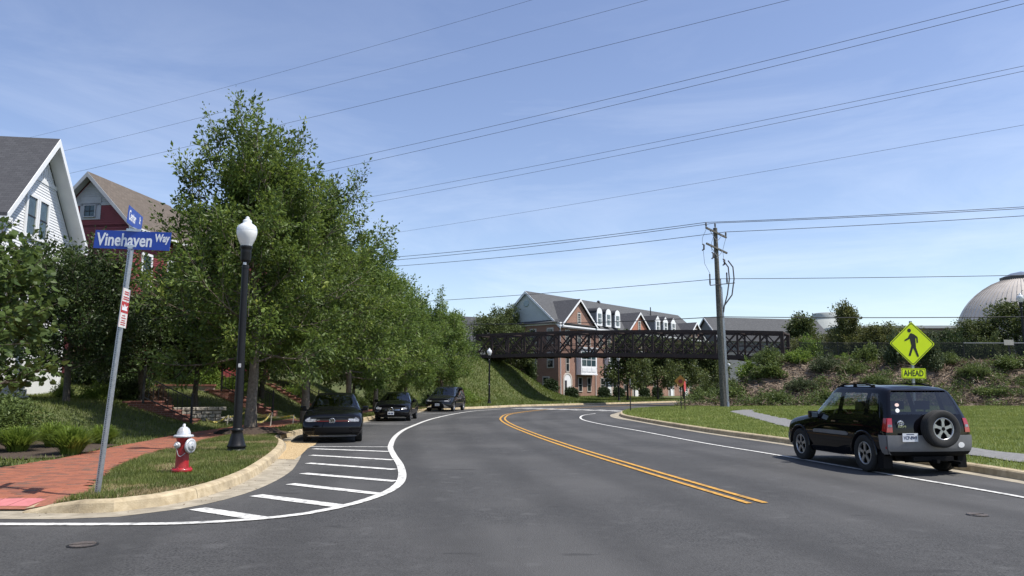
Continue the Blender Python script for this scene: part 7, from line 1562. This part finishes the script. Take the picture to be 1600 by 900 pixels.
me = text_mesh('AHEAD', .235, .70, .0005, .004); t1 = link('lettering', me, M['sign_black'], ap); t1.rotation_euler = (R(90), 0, 0); t1.location = (0, -.0035, pz_)

# ---- signs on the tip of the right verge
SS = empty('side_street_sign', (11.2, 48.5, zr(11.2, 48.5)-.05), R(66), label='red octagonal sign seen at an angle on the verge tip', cat='road sign')
mb = MB(); mb.boxb(-.03, .03, .01, .06, 0, 1.95); mb.build('post', M['rust_steel'], SS)
mb = MB(); mb.prism([(.36*math.cos(PI/8+k*PI/4), 0, 1.6+.36*math.sin(PI/8+k*PI/4)) for k in range(8)], (0, .006, 0)); mb.build('octagon_plate', surf('faded_red', (.55, .08, .08), None, rough=.5), SS)
OS = empty('warning_sign', (11.6, 51.5, zr(11.6, 51.5)-.05), R(-8), label='orange yellow diamond warning sign with dark dot left of the red octagon', cat='road sign')
mb = MB(); mb.boxb(-.03, .03, .01, .06, 0, 2.3); mb.build('post', M['iron'], OS)
mb = MB(); mb.prism([(x, 0, 1.98+z) for x, z in rounded_diamond(.42, .05)], (0, .006, 0)); od = mb.build('diamond_plate', surf('shaded_amber_plate', (.28, .13, .015), None, rough=.6), OS)  # amber darkened: the shade on this sign is put into its colour
mb = MB(); mb.lathe([(.15, 0), (.15, .003)], 20, (0, -.004, 1.96), axis='y'); mb.build('dot', surf('dark_red_dot', (.16, .015, .01), None, rough=.6), od)
TPST = empty('thin_post', (7.5, 47.6, zr(7.5, 47.6)-.05), 0, label='thin dark post with small grey sign edge at the verge tip', cat='post')
mb = MB(); mb.tube([(0,0,0),(0,0,2.05)], .035, 8); mb.build('shaft', M['iron'], TPST)
mb = MB(); mb.boxb(-.14, .14, -.02, -.015, 1.75, 2.1); o = mb.build('plate', M['galv'], TPST); o.rotation_euler = (0, 0, R(70))

# ---- caution tape sagging between stakes in the gardens
M['tape'] = surf('caution_tape', (.62, .46, .02), (.6, .55, .3), 9, .5); M['stake'] = surf('stake', (.55, .52, .42), None, rough=.8)
def tape(pts, label):
    e = empty('caution_tape', (pts[0][0], pts[0][1], zl(pts[0][0], pts[0][1])), 0, label=label, cat='tape'); o = Vector(e.location)
    for x, y, h in pts:
        mb = MB(); b = Vector((x, y, zl(x, y)))-o; mb.bar(b-Vector((0, 0, .1)), b+Vector((.05, 0, h+.04)), .03, .03); mb.build('stake', M['stake'], e)
    for (x0, y0, h0), (x1, y1, h1) in zip(pts[:-1], pts[1:]):
        a = Vector((x0, y0, zl(x0, y0)+h0))-o; b = Vector((x1, y1, zl(x1, y1)+h1))-o; n = 8; vs = []
        for k in range(n+1):
            t = k/n; p = a.lerp(b, t); p.z -= .22*4*t*(1-t)*(.5+.5*(x1 % 1)); tw = .035
            vs += [p+Vector((0, .02*math.sin(k*1.9), tw)), p-Vector((0, .02*math.sin(k*1.9), tw))]
        mb = MB(); mb.add(vs, [(2*k, 2*k+1, 2*k+3, 2*k+2) for k in range(n)]); mb.build('ribbon', M['tape'], e)
tape([(-12.1, 29.6, .12), (-11.2, 29.6, .35), (-11.0, 31.6, .6), (-10.9, 33.4, .3)], 'yellow caution tape sagging on stakes between hydrant and lamp post')
tape([(-9.1, 26.6, .35), (-9.3, 29.0, .5), (-10.7, 30.6, .45), (-9.0, 30.9, .35), (-8.9, 32.2, .25)], 'yellow caution tape between the first oak and the hatchback')
RK = empty('garden_rock', (-11.6, 30.4, zl(-11.6, 30.4)), .3, label='pale boulder at the foot of the stone wall', cat='rock')
g_ = np.random.default_rng(3); bm = bmesh.new(); bmesh.ops.create_icosphere(bm, subdivisions=2, radius=.3)
for v in bm.verts: v.co *= 1+g_.normal(0, .09); v.co.z = v.co.z*.55+.08; v.co.x *= 1.4
me = bpy.data.meshes.new('boulder'); bm.to_mesh(me); bm.free(); link('boulder', me, M['stone'], RK)

# ---- fallen leaves and grit along the kerbs and on the verge
g_ = np.random.default_rng(17); n = 900
ii = g_.integers(0, len(KL)-1, n); PK_ = np.array(KL)[ii]; ok = (PK_[:, 1] < 40) & (PK_[:, 0] > -9); PK_ = PK_[ok]; n = len(PK_)
X = PK_[:, 0] + np.abs(g_.normal(0, .28, n)) + .03; Y = PK_[:, 1] + g_.normal(0, .15, n) - .04
out_k = ~inpoly(X, Y, LEFT); X, Y = X[out_k], Y[out_k]; n = len(X); C = np.stack([X, Y, np.full(n, .014)], 1); Ln = g_.uniform(.015, .05, n)
V, F = leaf_arrays(C, g_.normal(0, 1, (n, 3))*np.array((1, 1, .15)), g_.normal(0, .3, (n, 3))+np.array((0, 0, 1)), Ln, Ln*.6, .2)
link('leaf_litter', mesh_np('leaf_litter', V, F), leafmat('litter', (.10, .065, .03), (.22, .16, .08), (.08, .10, .03), 0), label='dry leaves and grit along the left gutter', cat='leaf litter', kind='stuff')
